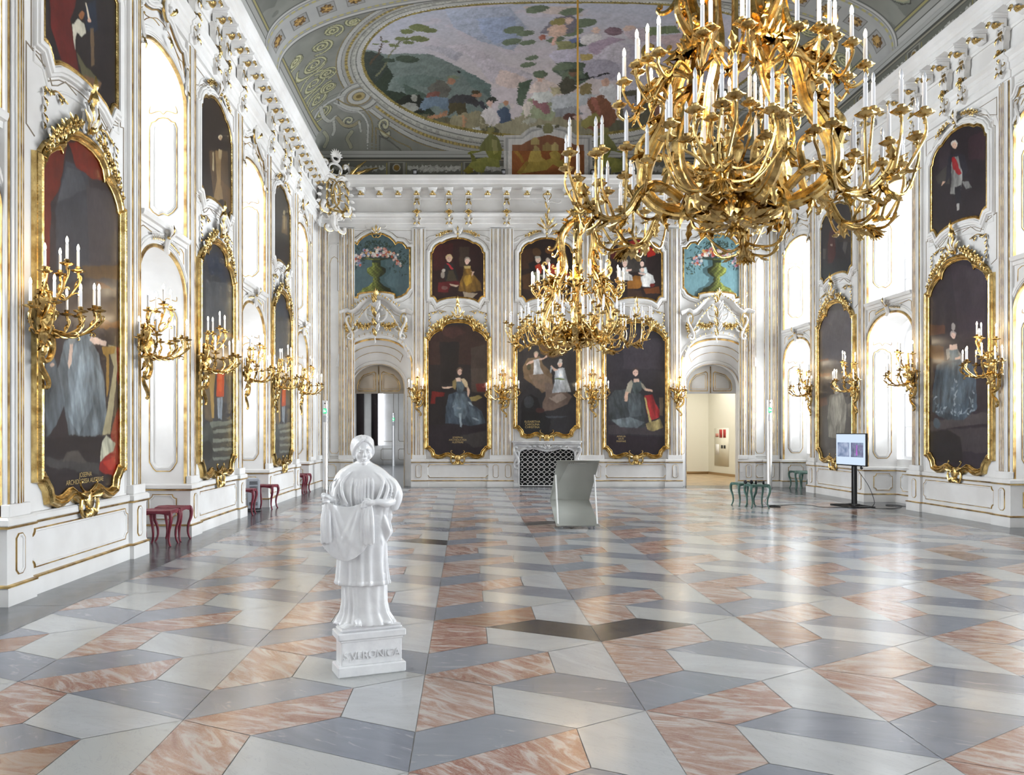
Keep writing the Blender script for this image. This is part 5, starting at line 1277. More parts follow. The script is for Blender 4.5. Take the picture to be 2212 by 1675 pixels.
PAINT = """@lady_a
33211c:-0.85,4.73 0.88,4.73 0.88,3.58 -0.85,3.58
3f2622:-0.49,4.64 -0.01,4.69 0.26,4.51 -0.18,4.34 -0.41,4.42
3a2f2a:0.39,4.07 0.83,4.16 0.88,2.70 0.39,2.79
423832:0.37,3.45 0.83,3.50 0.83,2.79 0.43,2.79
201a18:-0.54,4.25 0.04,4.25 -0.01,3.01 -0.49,3.01
6d1d18:-0.76,2.79 -0.38,2.77 -0.38,2.66 -0.65,2.63 -0.67,2.43 -0.80,2.43
5c2320:0.52,3.01 0.83,3.05 0.83,2.79 0.57,2.79
272024:-0.85,1.82 0.88,1.86 0.88,0.93 -0.85,0.93
35302f:0.08,1.51 0.83,1.64 0.88,1.20 0.48,1.15 0.12,1.37
*3c4650:-0.03,2.79 0.26,2.79 0.43,2.43 0.70,2.21 0.81,1.86 0.39,1.79 0.04,1.82 -0.36,1.86 -0.36,2.26 -0.27,2.70
*59656e:-0.03,2.74 0.21,2.74 0.35,2.43 0.21,1.99 -0.10,2.08 -0.16,2.43
*47525b:0.26,2.43 0.65,2.17 0.77,1.86 0.43,1.82 0.26,2.08
*8b969c:0.04,2.17 0.12,2.17 0.11,1.73 0.06,1.75
8f999e:0.46,2.37 0.44,2.38 0.39,2.41 0.34,2.45 0.31,2.49 0.32,2.50 0.36,2.48 0.42,2.44 0.46,2.40
7c878c:0.11,2.29 0.09,2.28 0.05,2.28 -0.01,2.29 -0.04,2.31 -0.04,2.32 0.00,2.33 0.05,2.32 0.10,2.31
828c92:0.63,1.95 0.60,1.95 0.53,1.96 0.46,1.99 0.42,2.02 0.42,2.04 0.48,2.03 0.55,2.01 0.61,1.98
7c878c:-0.07,2.40 -0.07,2.38 -0.10,2.36 -0.14,2.34 -0.17,2.33 -0.17,2.34 -0.15,2.37 -0.12,2.39 -0.08,2.40
*4f5a60:-0.05,3.09 0.15,3.10 0.19,2.83 0.06,2.70 -0.03,2.83
cdb5a4:-0.07,3.19 0.08,3.19 0.09,3.09 -0.05,3.08
7d6c45:-0.16,3.08 -0.07,3.16 -0.04,3.01 -0.07,2.85 -0.16,2.90
b6a384:0.09,3.16 0.19,3.19 0.28,3.05 0.32,2.90 0.21,2.92 0.15,3.03
c3a48f:0.26,2.90 0.33,2.90 0.35,2.70 0.33,2.61 0.29,2.70
c7aa94:-0.47,2.93 -0.27,2.94 -0.14,2.92 -0.27,2.88 -0.45,2.89
8b7a48:0.35,2.61 0.61,2.68 0.72,2.61 0.52,2.50 0.39,2.52
5a4638:0.15,3.40 0.13,3.33 0.07,3.30 0.01,3.31 -0.03,3.36 -0.03,3.43 0.01,3.49 0.07,3.50 0.13,3.46
c9a796:0.12,3.35 0.12,3.31 0.09,3.28 0.06,3.26 0.03,3.28 0.00,3.31 -0.01,3.35 0.00,3.40 0.03,3.43 0.06,3.44 0.09,3.43 0.12,3.40
6e4a40:0.05,3.36 0.04,3.36 0.03,3.36 0.02,3.36 0.03,3.37 0.04,3.37
6e4a40:0.10,3.36 0.09,3.36 0.08,3.36 0.07,3.36 0.08,3.37 0.09,3.37
9a5a50:0.08,3.31 0.07,3.31 0.05,3.31 0.04,3.31 0.05,3.32 0.07,3.32
@clouds
2b2a2e:-0.87,4.52 0.90,4.52 0.90,1.60 -0.87,1.60
5a4022:-0.25,4.26 0.56,4.26 0.60,3.91 0.17,3.76 -0.17,3.91
6f5c47:-0.71,3.49 -0.56,3.76 -0.21,3.83 -0.10,3.60 0.17,3.29 0.17,2.91 -0.13,2.75 -0.40,2.99 -0.67,3.18
7c6a5a:-0.52,3.29 -0.10,3.33 0.17,3.14 0.06,2.75 -0.33,2.91
6b5a50:-0.13,2.45 0.02,2.72 0.52,2.83 0.75,2.64 0.60,2.41 0.21,2.25 -0.10,2.22
8f8177:0.06,2.60 0.44,2.75 0.60,2.60 0.29,2.45
6e5f56:-0.06,3.06 0.21,2.99 0.17,2.60 -0.02,2.64
191a1d:-0.75,2.45 -0.64,2.64 -0.44,2.72 -0.27,2.60 -0.17,2.29 0.13,1.99 0.06,1.60 -0.75,1.60
34373c:-0.37,2.49 -0.40,2.36 -0.49,2.30 -0.60,2.32 -0.66,2.42 -0.66,2.55 -0.60,2.65 -0.49,2.67 -0.40,2.61
151619:-0.75,2.18 -0.13,2.18 -0.17,1.60 -0.75,1.60
42474e:-0.06,2.08 0.63,2.08 0.44,2.02 0.06,2.02
3c2424:-0.06,2.24 -0.09,2.18 -0.17,2.15 -0.26,2.16 -0.32,2.21 -0.32,2.26 -0.26,2.31 -0.17,2.32 -0.09,2.29
*b3b4b6:-0.40,3.72 -0.23,3.76 -0.19,3.52 -0.08,3.31 -0.40,3.29 -0.37,3.52
c9a895:-0.23,3.76 -0.08,3.79 -0.00,3.87 0.01,3.81 -0.09,3.74 -0.22,3.70
c9a895:-0.40,3.72 -0.52,3.66 -0.60,3.58 -0.57,3.54 -0.40,3.65
a89a84:-0.24,3.90 -0.26,3.85 -0.30,3.82 -0.35,3.83 -0.38,3.87 -0.38,3.93 -0.35,3.97 -0.30,3.98 -0.26,3.95
cdaa98:-0.26,3.86 -0.27,3.83 -0.29,3.80 -0.32,3.79 -0.34,3.80 -0.36,3.83 -0.37,3.86 -0.36,3.90 -0.34,3.92 -0.32,3.93 -0.29,3.92 -0.27,3.90
6e4a40:-0.33,3.87 -0.33,3.87 -0.34,3.87 -0.34,3.87 -0.34,3.88 -0.33,3.88
6e4a40:-0.28,3.87 -0.29,3.87 -0.30,3.87 -0.30,3.87 -0.30,3.88 -0.29,3.88
9a5a50:-0.30,3.83 -0.31,3.83 -0.32,3.83 -0.33,3.83 -0.32,3.84 -0.31,3.84
4d4a38:-0.46,3.51 -0.47,3.44 -0.51,3.41 -0.55,3.42 -0.58,3.47 -0.58,3.54 -0.55,3.59 -0.51,3.60 -0.47,3.57
*a9afb6:0.25,3.43 0.52,3.47 0.60,3.18 0.71,2.79 0.17,2.75 0.23,3.10
*c3c7cc:0.33,3.47 0.48,3.48 0.47,3.22 0.35,3.22
c9a895:0.33,3.43 0.21,3.49 0.13,3.56 0.10,3.52 0.23,3.39
c4bcb4:0.47,3.61 0.45,3.56 0.41,3.53 0.36,3.54 0.33,3.58 0.33,3.64 0.36,3.68 0.41,3.69 0.45,3.66
d0ad9b:0.45,3.57 0.44,3.54 0.42,3.51 0.40,3.50 0.37,3.51 0.35,3.54 0.34,3.57 0.35,3.61 0.37,3.64 0.40,3.65 0.42,3.64 0.44,3.61
6e4a40:0.39,3.58 0.38,3.58 0.37,3.58 0.37,3.58 0.37,3.59 0.38,3.59
6e4a40:0.43,3.58 0.42,3.58 0.41,3.58 0.41,3.58 0.41,3.59 0.42,3.59
9a5a50:0.41,3.54 0.41,3.54 0.39,3.54 0.38,3.54 0.39,3.55 0.41,3.55
b5afa8:0.46,3.69 0.45,3.64 0.41,3.62 0.38,3.63 0.35,3.66 0.35,3.71 0.38,3.75 0.41,3.75 0.45,3.73
6c7a55:0.55,3.14 0.51,3.13 0.41,3.12 0.30,3.14 0.23,3.16 0.23,3.18 0.31,3.20 0.42,3.19 0.51,3.17
a08a70:0.29,4.04 0.28,4.01 0.23,3.96 0.16,3.93 0.10,3.92 0.09,3.94 0.13,3.99 0.19,4.03 0.26,4.05
90999e:0.16,3.43 0.15,3.36 0.13,3.32 0.11,3.33 0.10,3.39 0.10,3.47 0.11,3.52 0.13,3.53 0.15,3.50
@lady_b
28242a:-0.88,4.64 0.89,4.64 0.89,0.93 -0.88,0.93
322c33:-0.39,4.38 0.80,4.34 0.80,3.45 -0.35,3.45
3b3438:-0.79,1.82 0.84,1.77 0.84,1.51 -0.79,1.55
241b22:-0.79,1.51 0.84,1.46 0.84,0.93 -0.79,0.93
*363b3e:-0.61,2.83 -0.22,2.88 0.00,2.79 0.22,2.70 0.31,2.26 0.27,1.73 -0.26,1.71 -0.79,1.95 -0.79,2.61
*474e52:-0.17,2.74 0.14,2.74 0.18,2.08 -0.17,2.04 -0.22,2.43
*5c6468:-0.70,1.95 -0.17,2.04 0.27,1.90 0.05,1.71 -0.44,1.75
*414b4c:-0.11,3.08 0.16,3.10 0.20,2.83 0.00,2.70 -0.09,2.83
c7a997:-0.06,3.16 0.10,3.16 0.11,3.08 -0.06,3.06
9a9384:-0.24,3.01 -0.13,3.12 -0.08,3.01 -0.15,2.74 -0.31,2.79
c8a692:-0.30,2.79 -0.21,2.77 -0.24,2.52 -0.33,2.50
8f8a7c:0.14,3.08 0.22,3.01 0.31,2.90 0.27,2.83 0.18,2.92
c8a692:0.27,2.90 0.49,2.83 0.49,2.78 0.27,2.82
*8e1f22:0.27,2.66 0.49,2.70 0.58,2.43 0.73,2.21 0.71,2.04 0.45,1.95 0.34,2.17
a9985f:0.27,2.61 0.31,2.61 0.47,1.90 0.42,1.86
*8f8055:0.31,1.86 0.71,1.99 0.82,1.73 0.53,1.62 0.34,1.68
5e5040:0.69,2.61 0.82,2.61 0.80,2.08 0.71,2.08
3a2e2a:0.10,3.38 0.08,3.31 0.02,3.27 -0.05,3.28 -0.09,3.34 -0.09,3.42 -0.05,3.47 0.02,3.49 0.08,3.45
cdab9b:0.08,3.33 0.07,3.28 0.04,3.25 0.00,3.23 -0.03,3.25 -0.06,3.28 -0.07,3.33 -0.06,3.38 -0.03,3.41 0.00,3.43 0.04,3.41 0.07,3.38
6e4a40:-0.01,3.34 -0.02,3.33 -0.03,3.33 -0.04,3.34 -0.03,3.35 -0.02,3.35
6e4a40:0.05,3.34 0.04,3.33 0.03,3.33 0.02,3.34 0.03,3.35 0.04,3.35
9a5a50:0.03,3.29 0.02,3.28 -0.00,3.28 -0.02,3.29 -0.00,3.29 0.02,3.29
@lady_c
2a232c:1.05,5.32 -0.91,4.86 -0.91,0.96 1.05,0.87
352c36:0.25,4.83 -0.81,4.47 -0.74,3.20 -0.07,3.28
3a323a:-0.22,4.59 -0.70,4.54 -0.74,4.03 -0.45,3.84
453f42:0.96,1.80 -0.86,1.96 -0.86,1.76 0.96,1.62
3b353a:0.92,1.62 -0.86,1.69 -0.86,1.23 0.92,1.24
1b161c:0.96,1.60 0.33,1.65 -0.07,1.50 -0.15,1.02 0.92,1.03
4d3026:1.01,3.76 0.41,3.65 0.41,3.48 1.01,3.55
48301f:1.01,3.35 0.45,3.26 0.45,2.99 1.01,3.09
*3e4a55:0.68,2.91 0.45,2.96 0.25,2.98 -0.07,2.95 -0.41,2.85 -0.52,2.62 -0.54,2.02 -0.15,1.81 0.41,1.85 0.83,2.00 0.79,2.51
*4c5963:0.58,2.80 0.25,2.92 -0.07,2.89 -0.22,2.36 0.01,1.89 0.49,2.00
7c8890:0.09,2.31 0.06,2.28 0.08,2.28 0.13,2.30 0.13,2.31
8f9aa2:0.14,2.42 0.12,2.38 0.14,2.39 0.18,2.44 0.17,2.45
8f9aa2:0.06,2.30 0.09,2.28 0.11,2.29 0.10,2.32 0.07,2.32
8f9aa2:0.09,2.24 0.13,2.21 0.13,2.23 0.10,2.27 0.07,2.28
8f9aa2:0.03,2.55 0.03,2.52 0.06,2.53 0.07,2.57 0.05,2.58
7c8890:0.09,2.25 0.15,2.22 0.14,2.24 0.07,2.28 0.04,2.28
7c8890:0.14,2.41 0.20,2.38 0.19,2.40 0.13,2.44 0.10,2.45
6d7982:0.15,2.39 0.13,2.36 0.15,2.36 0.19,2.40 0.19,2.42
8f9aa2:0.10,2.16 0.07,2.12 0.10,2.13 0.13,2.18 0.13,2.20
7c8890:0.16,2.42 0.11,2.39 0.14,2.39 0.21,2.43 0.22,2.44
7c8890:0.02,2.47 0.06,2.44 0.06,2.46 0.03,2.49 0.01,2.50
7c8890:0.12,2.22 0.11,2.19 0.13,2.20 0.15,2.22 0.15,2.23
8f9aa2:0.08,2.57 0.06,2.52 0.08,2.53 0.13,2.59 0.12,2.61
8f9aa2:0.03,2.34 0.08,2.30 0.08,2.33 0.04,2.38 0.00,2.39
7c8890:0.06,2.03 0.08,2.01 0.09,2.02 0.07,2.06 0.05,2.06
6d7982:-0.06,2.12 -0.08,2.09 -0.04,2.09 -0.01,2.13 -0.01,2.14
7c8890:0.17,2.02 0.19,1.99 0.20,2.01 0.20,2.04 0.17,2.05
7c8890:0.19,1.98 0.18,1.95 0.21,1.95 0.24,1.99 0.22,2.01
7c8890:-0.10,1.97 -0.13,1.95 -0.10,1.94 -0.06,1.96 -0.06,1.98
8f9aa2:0.10,2.13 0.12,2.09 0.14,2.11 0.13,2.15 0.10,2.16
6d7982:0.11,2.01 0.14,1.97 0.15,1.99 0.12,2.05 0.09,2.06
7c8890:0.05,1.98 0.06,1.96 0.08,1.97 0.09,2.00 0.07,2.01
8f9aa2:0.08,1.92 0.08,1.90 0.10,1.90 0.12,1.93 0.11,1.94
8f9aa2:0.08,1.98 0.07,1.95 0.10,1.96 0.12,1.99 0.11,2.01
8f9aa2:0.42,2.06 0.48,2.05 0.48,2.07 0.43,2.10 0.39,2.09
6d7982:0.63,2.12 0.63,2.08 0.65,2.09 0.66,2.14 0.65,2.15
8f9aa2:0.37,2.07 0.42,2.04 0.42,2.06 0.37,2.10 0.34,2.10
6d7982:0.65,2.11 0.70,2.08 0.70,2.10 0.64,2.14 0.61,2.15
7c8890:0.60,1.99 0.68,1.97 0.66,1.99 0.57,2.02 0.53,2.03
6d7982:0.54,2.06 0.58,2.02 0.59,2.04 0.55,2.10 0.52,2.11
6d7982:0.43,2.03 0.43,1.99 0.46,2.01 0.47,2.05 0.46,2.07
8f9aa2:0.67,1.99 0.71,1.98 0.72,2.00 0.68,2.02 0.65,2.01
7c8890:-0.46,1.98 -0.41,1.96 -0.41,1.98 -0.46,2.01 -0.49,2.01
7c8890:-0.39,1.96 -0.35,1.94 -0.34,1.96 -0.38,2.00 -0.42,2.00
8f9aa2:-0.44,2.07 -0.44,2.04 -0.42,2.05 -0.42,2.10 -0.43,2.11
8f9aa2:-0.43,2.09 -0.40,2.08 -0.40,2.09 -0.43,2.11 -0.45,2.11
7c8890:-0.43,2.07 -0.41,2.05 -0.39,2.06 -0.40,2.09 -0.42,2.10
7c8890:-0.24,1.98 -0.19,1.96 -0.19,1.98 -0.25,2.02 -0.28,2.02
6d7982:-0.31,2.02 -0.26,2.01 -0.26,2.03 -0.32,2.05 -0.35,2.04
7c8890:-0.38,2.21 -0.41,2.17 -0.39,2.18 -0.33,2.22 -0.33,2.24
7c8890:-0.41,2.15 -0.41,2.11 -0.39,2.13 -0.37,2.17 -0.38,2.19
7c8890:-0.45,2.16 -0.44,2.13 -0.42,2.15 -0.43,2.19 -0.45,2.20
8f9aa2:-0.47,2.32 -0.49,2.29 -0.46,2.29 -0.42,2.32 -0.43,2.33
6d7982:-0.43,2.34 -0.39,2.32 -0.40,2.34 -0.43,2.36 -0.45,2.36
6d7982:0.71,2.15 0.74,2.14 0.74,2.15 0.70,2.17 0.68,2.17
6d7982:0.73,2.25 0.78,2.22 0.78,2.24 0.72,2.29 0.69,2.30
8f9aa2:0.70,2.27 0.77,2.26 0.76,2.27 0.68,2.30 0.65,2.29
6d7982:0.69,2.17 0.65,2.13 0.68,2.14 0.74,2.19 0.75,2.21
6d7982:-0.20,1.96 -0.14,1.94 -0.14,1.96 -0.20,1.99 -0.24,1.99
8f9aa2:-0.31,1.94 -0.33,1.91 -0.31,1.92 -0.27,1.95 -0.27,1.97
6d7982:-0.24,1.96 -0.19,1.94 -0.19,1.96 -0.24,2.00 -0.27,2.01
8f9aa2:-0.11,1.99 -0.08,1.94 -0.07,1.97 -0.11,2.02 -0.13,2.04
8f9aa2:-0.08,1.95 -0.03,1.93 -0.03,1.95 -0.08,1.98 -0.11,1.98
6d7982:-0.01,1.93 -0.02,1.88 0.00,1.89 0.02,1.95 0.01,1.97
6d7982:0.51,1.99 0.55,1.96 0.55,1.98 0.52,2.02 0.49,2.02
7c8890:0.46,1.98 0.47,1.94 0.50,1.95 0.51,2.00 0.49,2.01
7c8890:-0.05,1.97 -0.00,1.96 -0.00,1.97 -0.05,2.00 -0.07,1.99
*5a666c:0.31,3.18 0.01,3.17 -0.04,2.94 0.26,2.97
c9ac9c:0.26,3.27 0.04,3.25 0.02,3.15 0.26,3.17
8d8a84:0.37,3.18 0.26,3.22 0.25,3.02 0.34,2.98
8d8a84:0.02,3.17 -0.11,3.03 -0.19,2.86 -0.07,2.94
c8a996:0.09,2.99 -0.07,3.01 -0.06,2.95 0.09,2.96
9b9290:0.04,3.44 0.07,3.39 0.13,3.38 0.20,3.39 0.25,3.44 0.25,3.49 0.20,3.52 0.13,3.52 0.07,3.48
cfb0a2:0.07,3.41 0.08,3.38 0.11,3.36 0.15,3.35 0.19,3.37 0.21,3.39 0.23,3.43 0.21,3.46 0.19,3.48 0.15,3.48 0.11,3.47 0.08,3.44
6e4a40:0.16,3.43 0.17,3.42 0.18,3.42 0.19,3.43 0.18,3.44 0.17,3.43
6e4a40:0.10,3.42 0.11,3.42 0.12,3.42 0.13,3.42 0.12,3.43 0.11,3.43
9a5a50:0.12,3.39 0.14,3.38 0.16,3.39 0.17,3.39 0.16,3.40 0.14,3.39
8f8885:0.08,3.58 0.09,3.53 0.13,3.52 0.17,3.53 0.20,3.57 0.20,3.62 0.17,3.65 0.13,3.65 0.09,3.62
45505a:0.56,1.77 0.59,1.70 0.66,1.66 0.74,1.68 0.79,1.74 0.79,1.81 0.74,1.87 0.66,1.88 0.59,1.84
@lady_d
3b383a:1.03,5.13 -0.90,4.80 -0.90,0.87 1.03,0.79
46434a:0.85,4.74 -0.76,4.54 -0.81,3.25 0.74,3.33
5a3a2a:0.97,3.51 0.40,3.46 0.40,3.41 0.97,3.46
5c3c2c:0.97,3.14 0.29,3.08 0.29,3.00 0.97,3.05
533a35:0.97,2.46 0.51,2.49 0.45,2.29 0.91,2.25
*77746c:0.34,2.54 -0.35,2.58 -0.56,2.25 -0.51,1.87 -0.40,1.43 0.40,1.48 0.45,1.98
*8a867d:0.18,2.48 -0.25,2.51 -0.35,1.97 0.07,1.68 0.29,1.98
96918a:-0.21,2.66 -0.17,2.57 -0.07,2.53 0.05,2.55 0.12,2.63 0.12,2.72 0.05,2.79 -0.07,2.80 -0.17,2.75
8f8a84:-0.13,2.91 -0.09,2.87 -0.01,2.85 0.09,2.86 0.15,2.90 0.15,2.95 0.09,2.99 -0.01,2.99 -0.09,2.96
a3968c:-0.09,2.88 -0.07,2.85 -0.03,2.83 0.02,2.82 0.07,2.84 0.10,2.86 0.12,2.89 0.10,2.93 0.07,2.95 0.02,2.95 -0.03,2.94 -0.07,2.91
6e4a40:0.04,2.90 0.04,2.89 0.06,2.89 0.07,2.90 0.06,2.90 0.04,2.90
6e4a40:-0.04,2.89 -0.03,2.89 -0.02,2.89 -0.01,2.89 -0.02,2.90 -0.03,2.90
9a5a50:-0.02,2.86 -0.00,2.85 0.03,2.86 0.04,2.86 0.03,2.87 -0.00,2.86
504c4c:0.45,1.17 -0.81,1.29 -0.81,0.86 0.45,0.82
*6a665f:-0.61,2.25 -0.85,2.34 -0.85,1.96 -0.66,1.96
@lady_e
2e2629:-0.85,4.57 1.08,4.79 1.08,0.79 -0.85,0.95
5e1f16:-0.83,4.51 -0.32,4.80 -0.44,4.42 -0.53,4.13 -0.68,3.97 -0.76,2.86 -0.81,2.85
38383e:-0.38,4.51 0.03,4.60 0.21,4.33 0.17,3.44 -0.56,3.09 -0.60,3.89
47484d:-0.36,4.45 -0.06,4.51 0.07,4.34 -0.36,4.12 -0.56,4.00
651d14:-0.34,4.71 0.03,4.89 0.41,4.80 0.61,4.61 0.21,4.49 -0.15,4.52
3c3638:0.07,4.38 1.04,4.56 1.04,3.37 0.17,3.22
5b3a20:0.31,3.36 0.82,3.34 0.87,3.06 0.41,2.95
4f3a22:-0.02,3.45 1.04,3.69 1.04,3.52 0.03,3.32
33292a:-0.80,3.09 1.05,3.38 1.05,2.79 -0.80,2.57
5c3a1e:0.23,2.94 0.69,2.93 0.97,2.99 0.91,2.89 0.28,2.83
6d4a26:0.43,2.88 0.69,2.89 0.61,2.83 0.38,2.81
*5b6267:-0.41,2.57 -0.05,2.68 0.13,2.70 0.38,2.52 0.53,2.21 0.61,1.59 0.08,1.55 -0.32,1.57 -0.41,1.89 -0.55,2.24
*717a80:-0.19,2.57 0.08,2.63 0.28,2.42 0.23,1.91 -0.10,1.57 -0.32,1.76 -0.34,2.24
*4e5459:-0.80,2.40 -0.65,2.44 -0.53,2.24 -0.41,1.89 -0.57,1.68 -0.77,1.55 -0.80,1.88
*7f898f:-0.10,2.43 0.01,2.53 0.08,2.00 -0.05,1.64 -0.19,1.90
*656d72:0.28,2.42 0.53,2.21 0.58,1.64 0.23,1.57 0.23,2.00
*6b7379:-0.03,2.72 0.16,2.77 0.23,2.62 0.04,2.51 -0.08,2.59
cdb2a0:-0.30,2.56 -0.23,2.59 -0.26,2.35 -0.31,2.26 -0.34,2.32
cdb2a0:0.20,2.71 0.28,2.69 0.58,2.67 0.56,2.62 0.28,2.61 0.16,2.66
8d8f8e:-0.32,2.64 -0.17,2.68 -0.19,2.58 -0.32,2.55
c3a694:-0.60,2.30 -0.62,2.28 -0.65,2.27 -0.69,2.27 -0.71,2.28 -0.71,2.30 -0.69,2.31 -0.65,2.32 -0.62,2.31
8d8468:0.61,2.64 0.85,2.64 0.91,2.48 0.69,1.59 0.48,1.57 0.69,2.12 0.77,2.39
6e1713:0.85,2.65 1.05,2.64 1.05,1.29 0.80,1.35 0.69,1.57 0.91,1.94
*a5a38f:0.38,1.41 0.58,1.57 0.83,1.47 0.74,1.35 0.48,1.29 0.28,1.20
7c1b18:0.28,1.20 0.58,1.33 0.91,1.42 1.02,1.29 0.91,1.05 0.58,1.09 0.33,1.20
9a2a20:0.48,1.26 0.80,1.30 0.85,1.15 0.64,1.13
8a6a30:0.45,2.60 0.83,2.64 0.80,2.55 0.64,2.52 0.65,2.12 0.59,2.02 0.57,2.49 0.48,2.52
241d20:-0.80,1.55 0.48,1.55 0.38,1.11 -0.80,1.27
3d3a3a:-0.79,1.34 0.38,1.24 0.38,1.11 -0.79,1.26
4b4541:-0.36,1.38 -0.10,1.40 0.08,1.26 -0.45,1.28
221b1f:-0.80,1.26 0.38,1.11 0.97,1.05 0.91,0.81 -0.80,0.99
@man_a
2a2c30:-0.77,4.64 1.20,5.10 1.20,0.86 -0.77,0.96
1f2837:-0.61,4.50 0.54,4.85 0.78,4.52 0.54,4.04 0.15,4.30 -0.36,4.24
3a3d42:-0.57,4.11 1.03,4.32 1.03,3.53 -0.57,3.32
5a4026:0.54,3.37 1.03,3.43 1.03,3.36 0.54,3.30
4a3b2c:-0.61,2.97 1.03,3.14 1.03,2.64 -0.61,2.53
514636:-0.66,2.44 -0.10,2.47 -0.22,1.74 -0.63,1.82
8a6f3c:-0.57,2.55 -0.07,2.59 -0.16,2.29 -0.13,1.83 -0.27,1.83 -0.36,2.28
9c3418:0.04,2.67 0.41,2.72 0.47,2.51 0.41,2.22 -0.02,2.22
b04a24:0.10,2.62 0.32,2.66 0.29,2.31 0.10,2.30
7d858c:0.04,2.20 0.18,2.21 0.18,1.84 0.07,1.84
6c747c:0.22,2.21 0.35,2.21 0.29,1.82 0.19,1.82
262c36:0.41,2.60 0.94,2.24 1.03,1.90 0.50,1.84
5d6057:-0.36,1.76 1.03,1.83 1.03,1.76 -0.36,1.67
33332f:-0.36,1.67 1.03,1.75 1.03,0.87 -0.36,0.93
66695f:-0.22,1.63 1.03,1.68 1.03,1.63 -0.19,1.57
66695f:-0.22,1.48 1.03,1.50 1.03,1.45 -0.19,1.42
66695f:-0.22,1.33 1.03,1.32 1.03,1.28 -0.19,1.28
66695f:-0.22,1.18 1.03,1.15 1.03,1.10 -0.19,1.13
3a3e3a:-0.19,1.52 -0.26,1.36 -0.42,1.28 -0.61,1.31 -0.72,1.44 -0.72,1.60 -0.61,1.73 -0.42,1.76 -0.26,1.67
20211f:-0.19,1.29 -0.26,1.17 -0.44,1.12 -0.65,1.15 -0.77,1.24 -0.77,1.36 -0.65,1.45 -0.44,1.47 -0.26,1.41
@kids_a
2a1512:-0.75,7.28 0.80,7.28 0.80,5.44 -0.75,5.44
3b1715:-0.73,7.08 -0.14,7.14 -0.14,6.39 -0.73,6.35
3a2c22:0.05,7.03 0.34,7.03 0.34,6.44 0.05,6.44
24201f:-0.41,6.48 -0.32,6.57 -0.16,6.57 -0.07,6.42 0.00,6.21 0.02,6.03 -0.36,6.03
3f3526:-0.27,6.35 -0.11,6.35 -0.02,6.03 -0.32,6.03
a62c30:-0.34,6.55 -0.28,6.55 -0.11,6.39 -0.16,6.37
bda57c:-0.15,6.73 -0.18,6.65 -0.24,6.62 -0.30,6.63 -0.35,6.69 -0.35,6.76 -0.30,6.82 -0.24,6.83 -0.18,6.80
cda992:-0.18,6.68 -0.19,6.63 -0.22,6.59 -0.25,6.58 -0.29,6.59 -0.32,6.63 -0.33,6.68 -0.32,6.73 -0.29,6.76 -0.25,6.77 -0.22,6.76 -0.19,6.73
6e4a40:-0.27,6.69 -0.27,6.68 -0.29,6.68 -0.29,6.69 -0.29,6.70 -0.27,6.70
6e4a40:-0.21,6.69 -0.22,6.68 -0.23,6.68 -0.24,6.69 -0.23,6.70 -0.22,6.70
9a5a50:-0.23,6.64 -0.24,6.63 -0.26,6.63 -0.27,6.64 -0.26,6.64 -0.24,6.64
*6b4e1d:0.18,6.42 0.37,6.44 0.43,6.26 0.64,6.03 0.71,5.75 0.34,5.69 0.02,5.75 0.07,6.03 0.16,6.21
*8a6a22:0.21,6.19 0.37,6.19 0.43,6.00 0.25,5.89 0.16,6.03
a8905a:0.18,6.46 0.39,6.47 0.37,6.39 0.21,6.39
c8a894:0.37,6.32 0.49,6.30 0.46,6.21 0.41,6.14 0.43,6.28
a09484:0.37,6.64 0.34,6.58 0.29,6.54 0.23,6.56 0.19,6.61 0.19,6.68 0.23,6.73 0.29,6.74 0.34,6.71
d0af9f:0.34,6.60 0.33,6.56 0.31,6.52 0.27,6.51 0.24,6.52 0.22,6.56 0.21,6.60 0.22,6.64 0.24,6.68 0.27,6.69 0.31,6.68 0.33,6.64
6e4a40:0.26,6.61 0.26,6.60 0.25,6.60 0.24,6.61 0.25,6.62 0.26,6.62
6e4a40:0.31,6.61 0.31,6.60 0.30,6.60 0.29,6.61 0.30,6.62 0.31,6.62
9a5a50:0.30,6.56 0.29,6.55 0.27,6.55 0.26,6.56 0.27,6.57 0.29,6.57
571516:-0.57,6.00 0.02,6.03 0.05,5.89 -0.25,5.85 -0.29,5.69 -0.59,5.71
6d4a44:-0.29,5.83 -0.32,5.80 -0.37,5.78 -0.43,5.78 -0.47,5.81 -0.47,5.85 -0.43,5.89 -0.37,5.89 -0.32,5.87
9a8a76:0.14,5.71 0.57,5.66 0.43,5.51 0.18,5.56
8f8377:-0.38,6.21 -0.39,6.15 -0.43,6.12 -0.48,6.14 -0.50,6.18 -0.50,6.24 -0.48,6.29 -0.43,6.30 -0.39,6.27
a79c90:-0.37,6.35 -0.38,6.31 -0.41,6.29 -0.45,6.30 -0.47,6.33 -0.47,6.37 -0.45,6.39 -0.41,6.40 -0.38,6.38
b09a84:-0.25,5.94 0.02,5.91 -0.02,5.86 -0.20,5.88
@kids_b
241713:-0.80,7.26 0.82,7.26 0.82,5.44 -0.80,5.44
382216:-0.76,6.94 -0.37,6.99 -0.39,6.44 -0.76,6.35
4f3620:-0.15,6.88 -0.18,6.80 -0.26,6.76 -0.34,6.77 -0.40,6.84 -0.40,6.93 -0.34,6.99 -0.26,7.01 -0.18,6.96
5f3a1c:0.22,6.94 0.19,6.87 0.11,6.84 0.02,6.85 -0.04,6.90 -0.04,6.97 0.02,7.03 0.11,7.04 0.19,7.01
161214:-0.53,6.53 -0.35,6.64 -0.30,6.42 -0.46,6.30
a33522:-0.35,6.48 -0.19,6.54 -0.12,6.42 -0.16,6.26 -0.28,6.32
b9ac98:-0.17,6.67 -0.19,6.62 -0.24,6.58 -0.30,6.59 -0.33,6.64 -0.33,6.70 -0.30,6.75 -0.24,6.76 -0.19,6.73
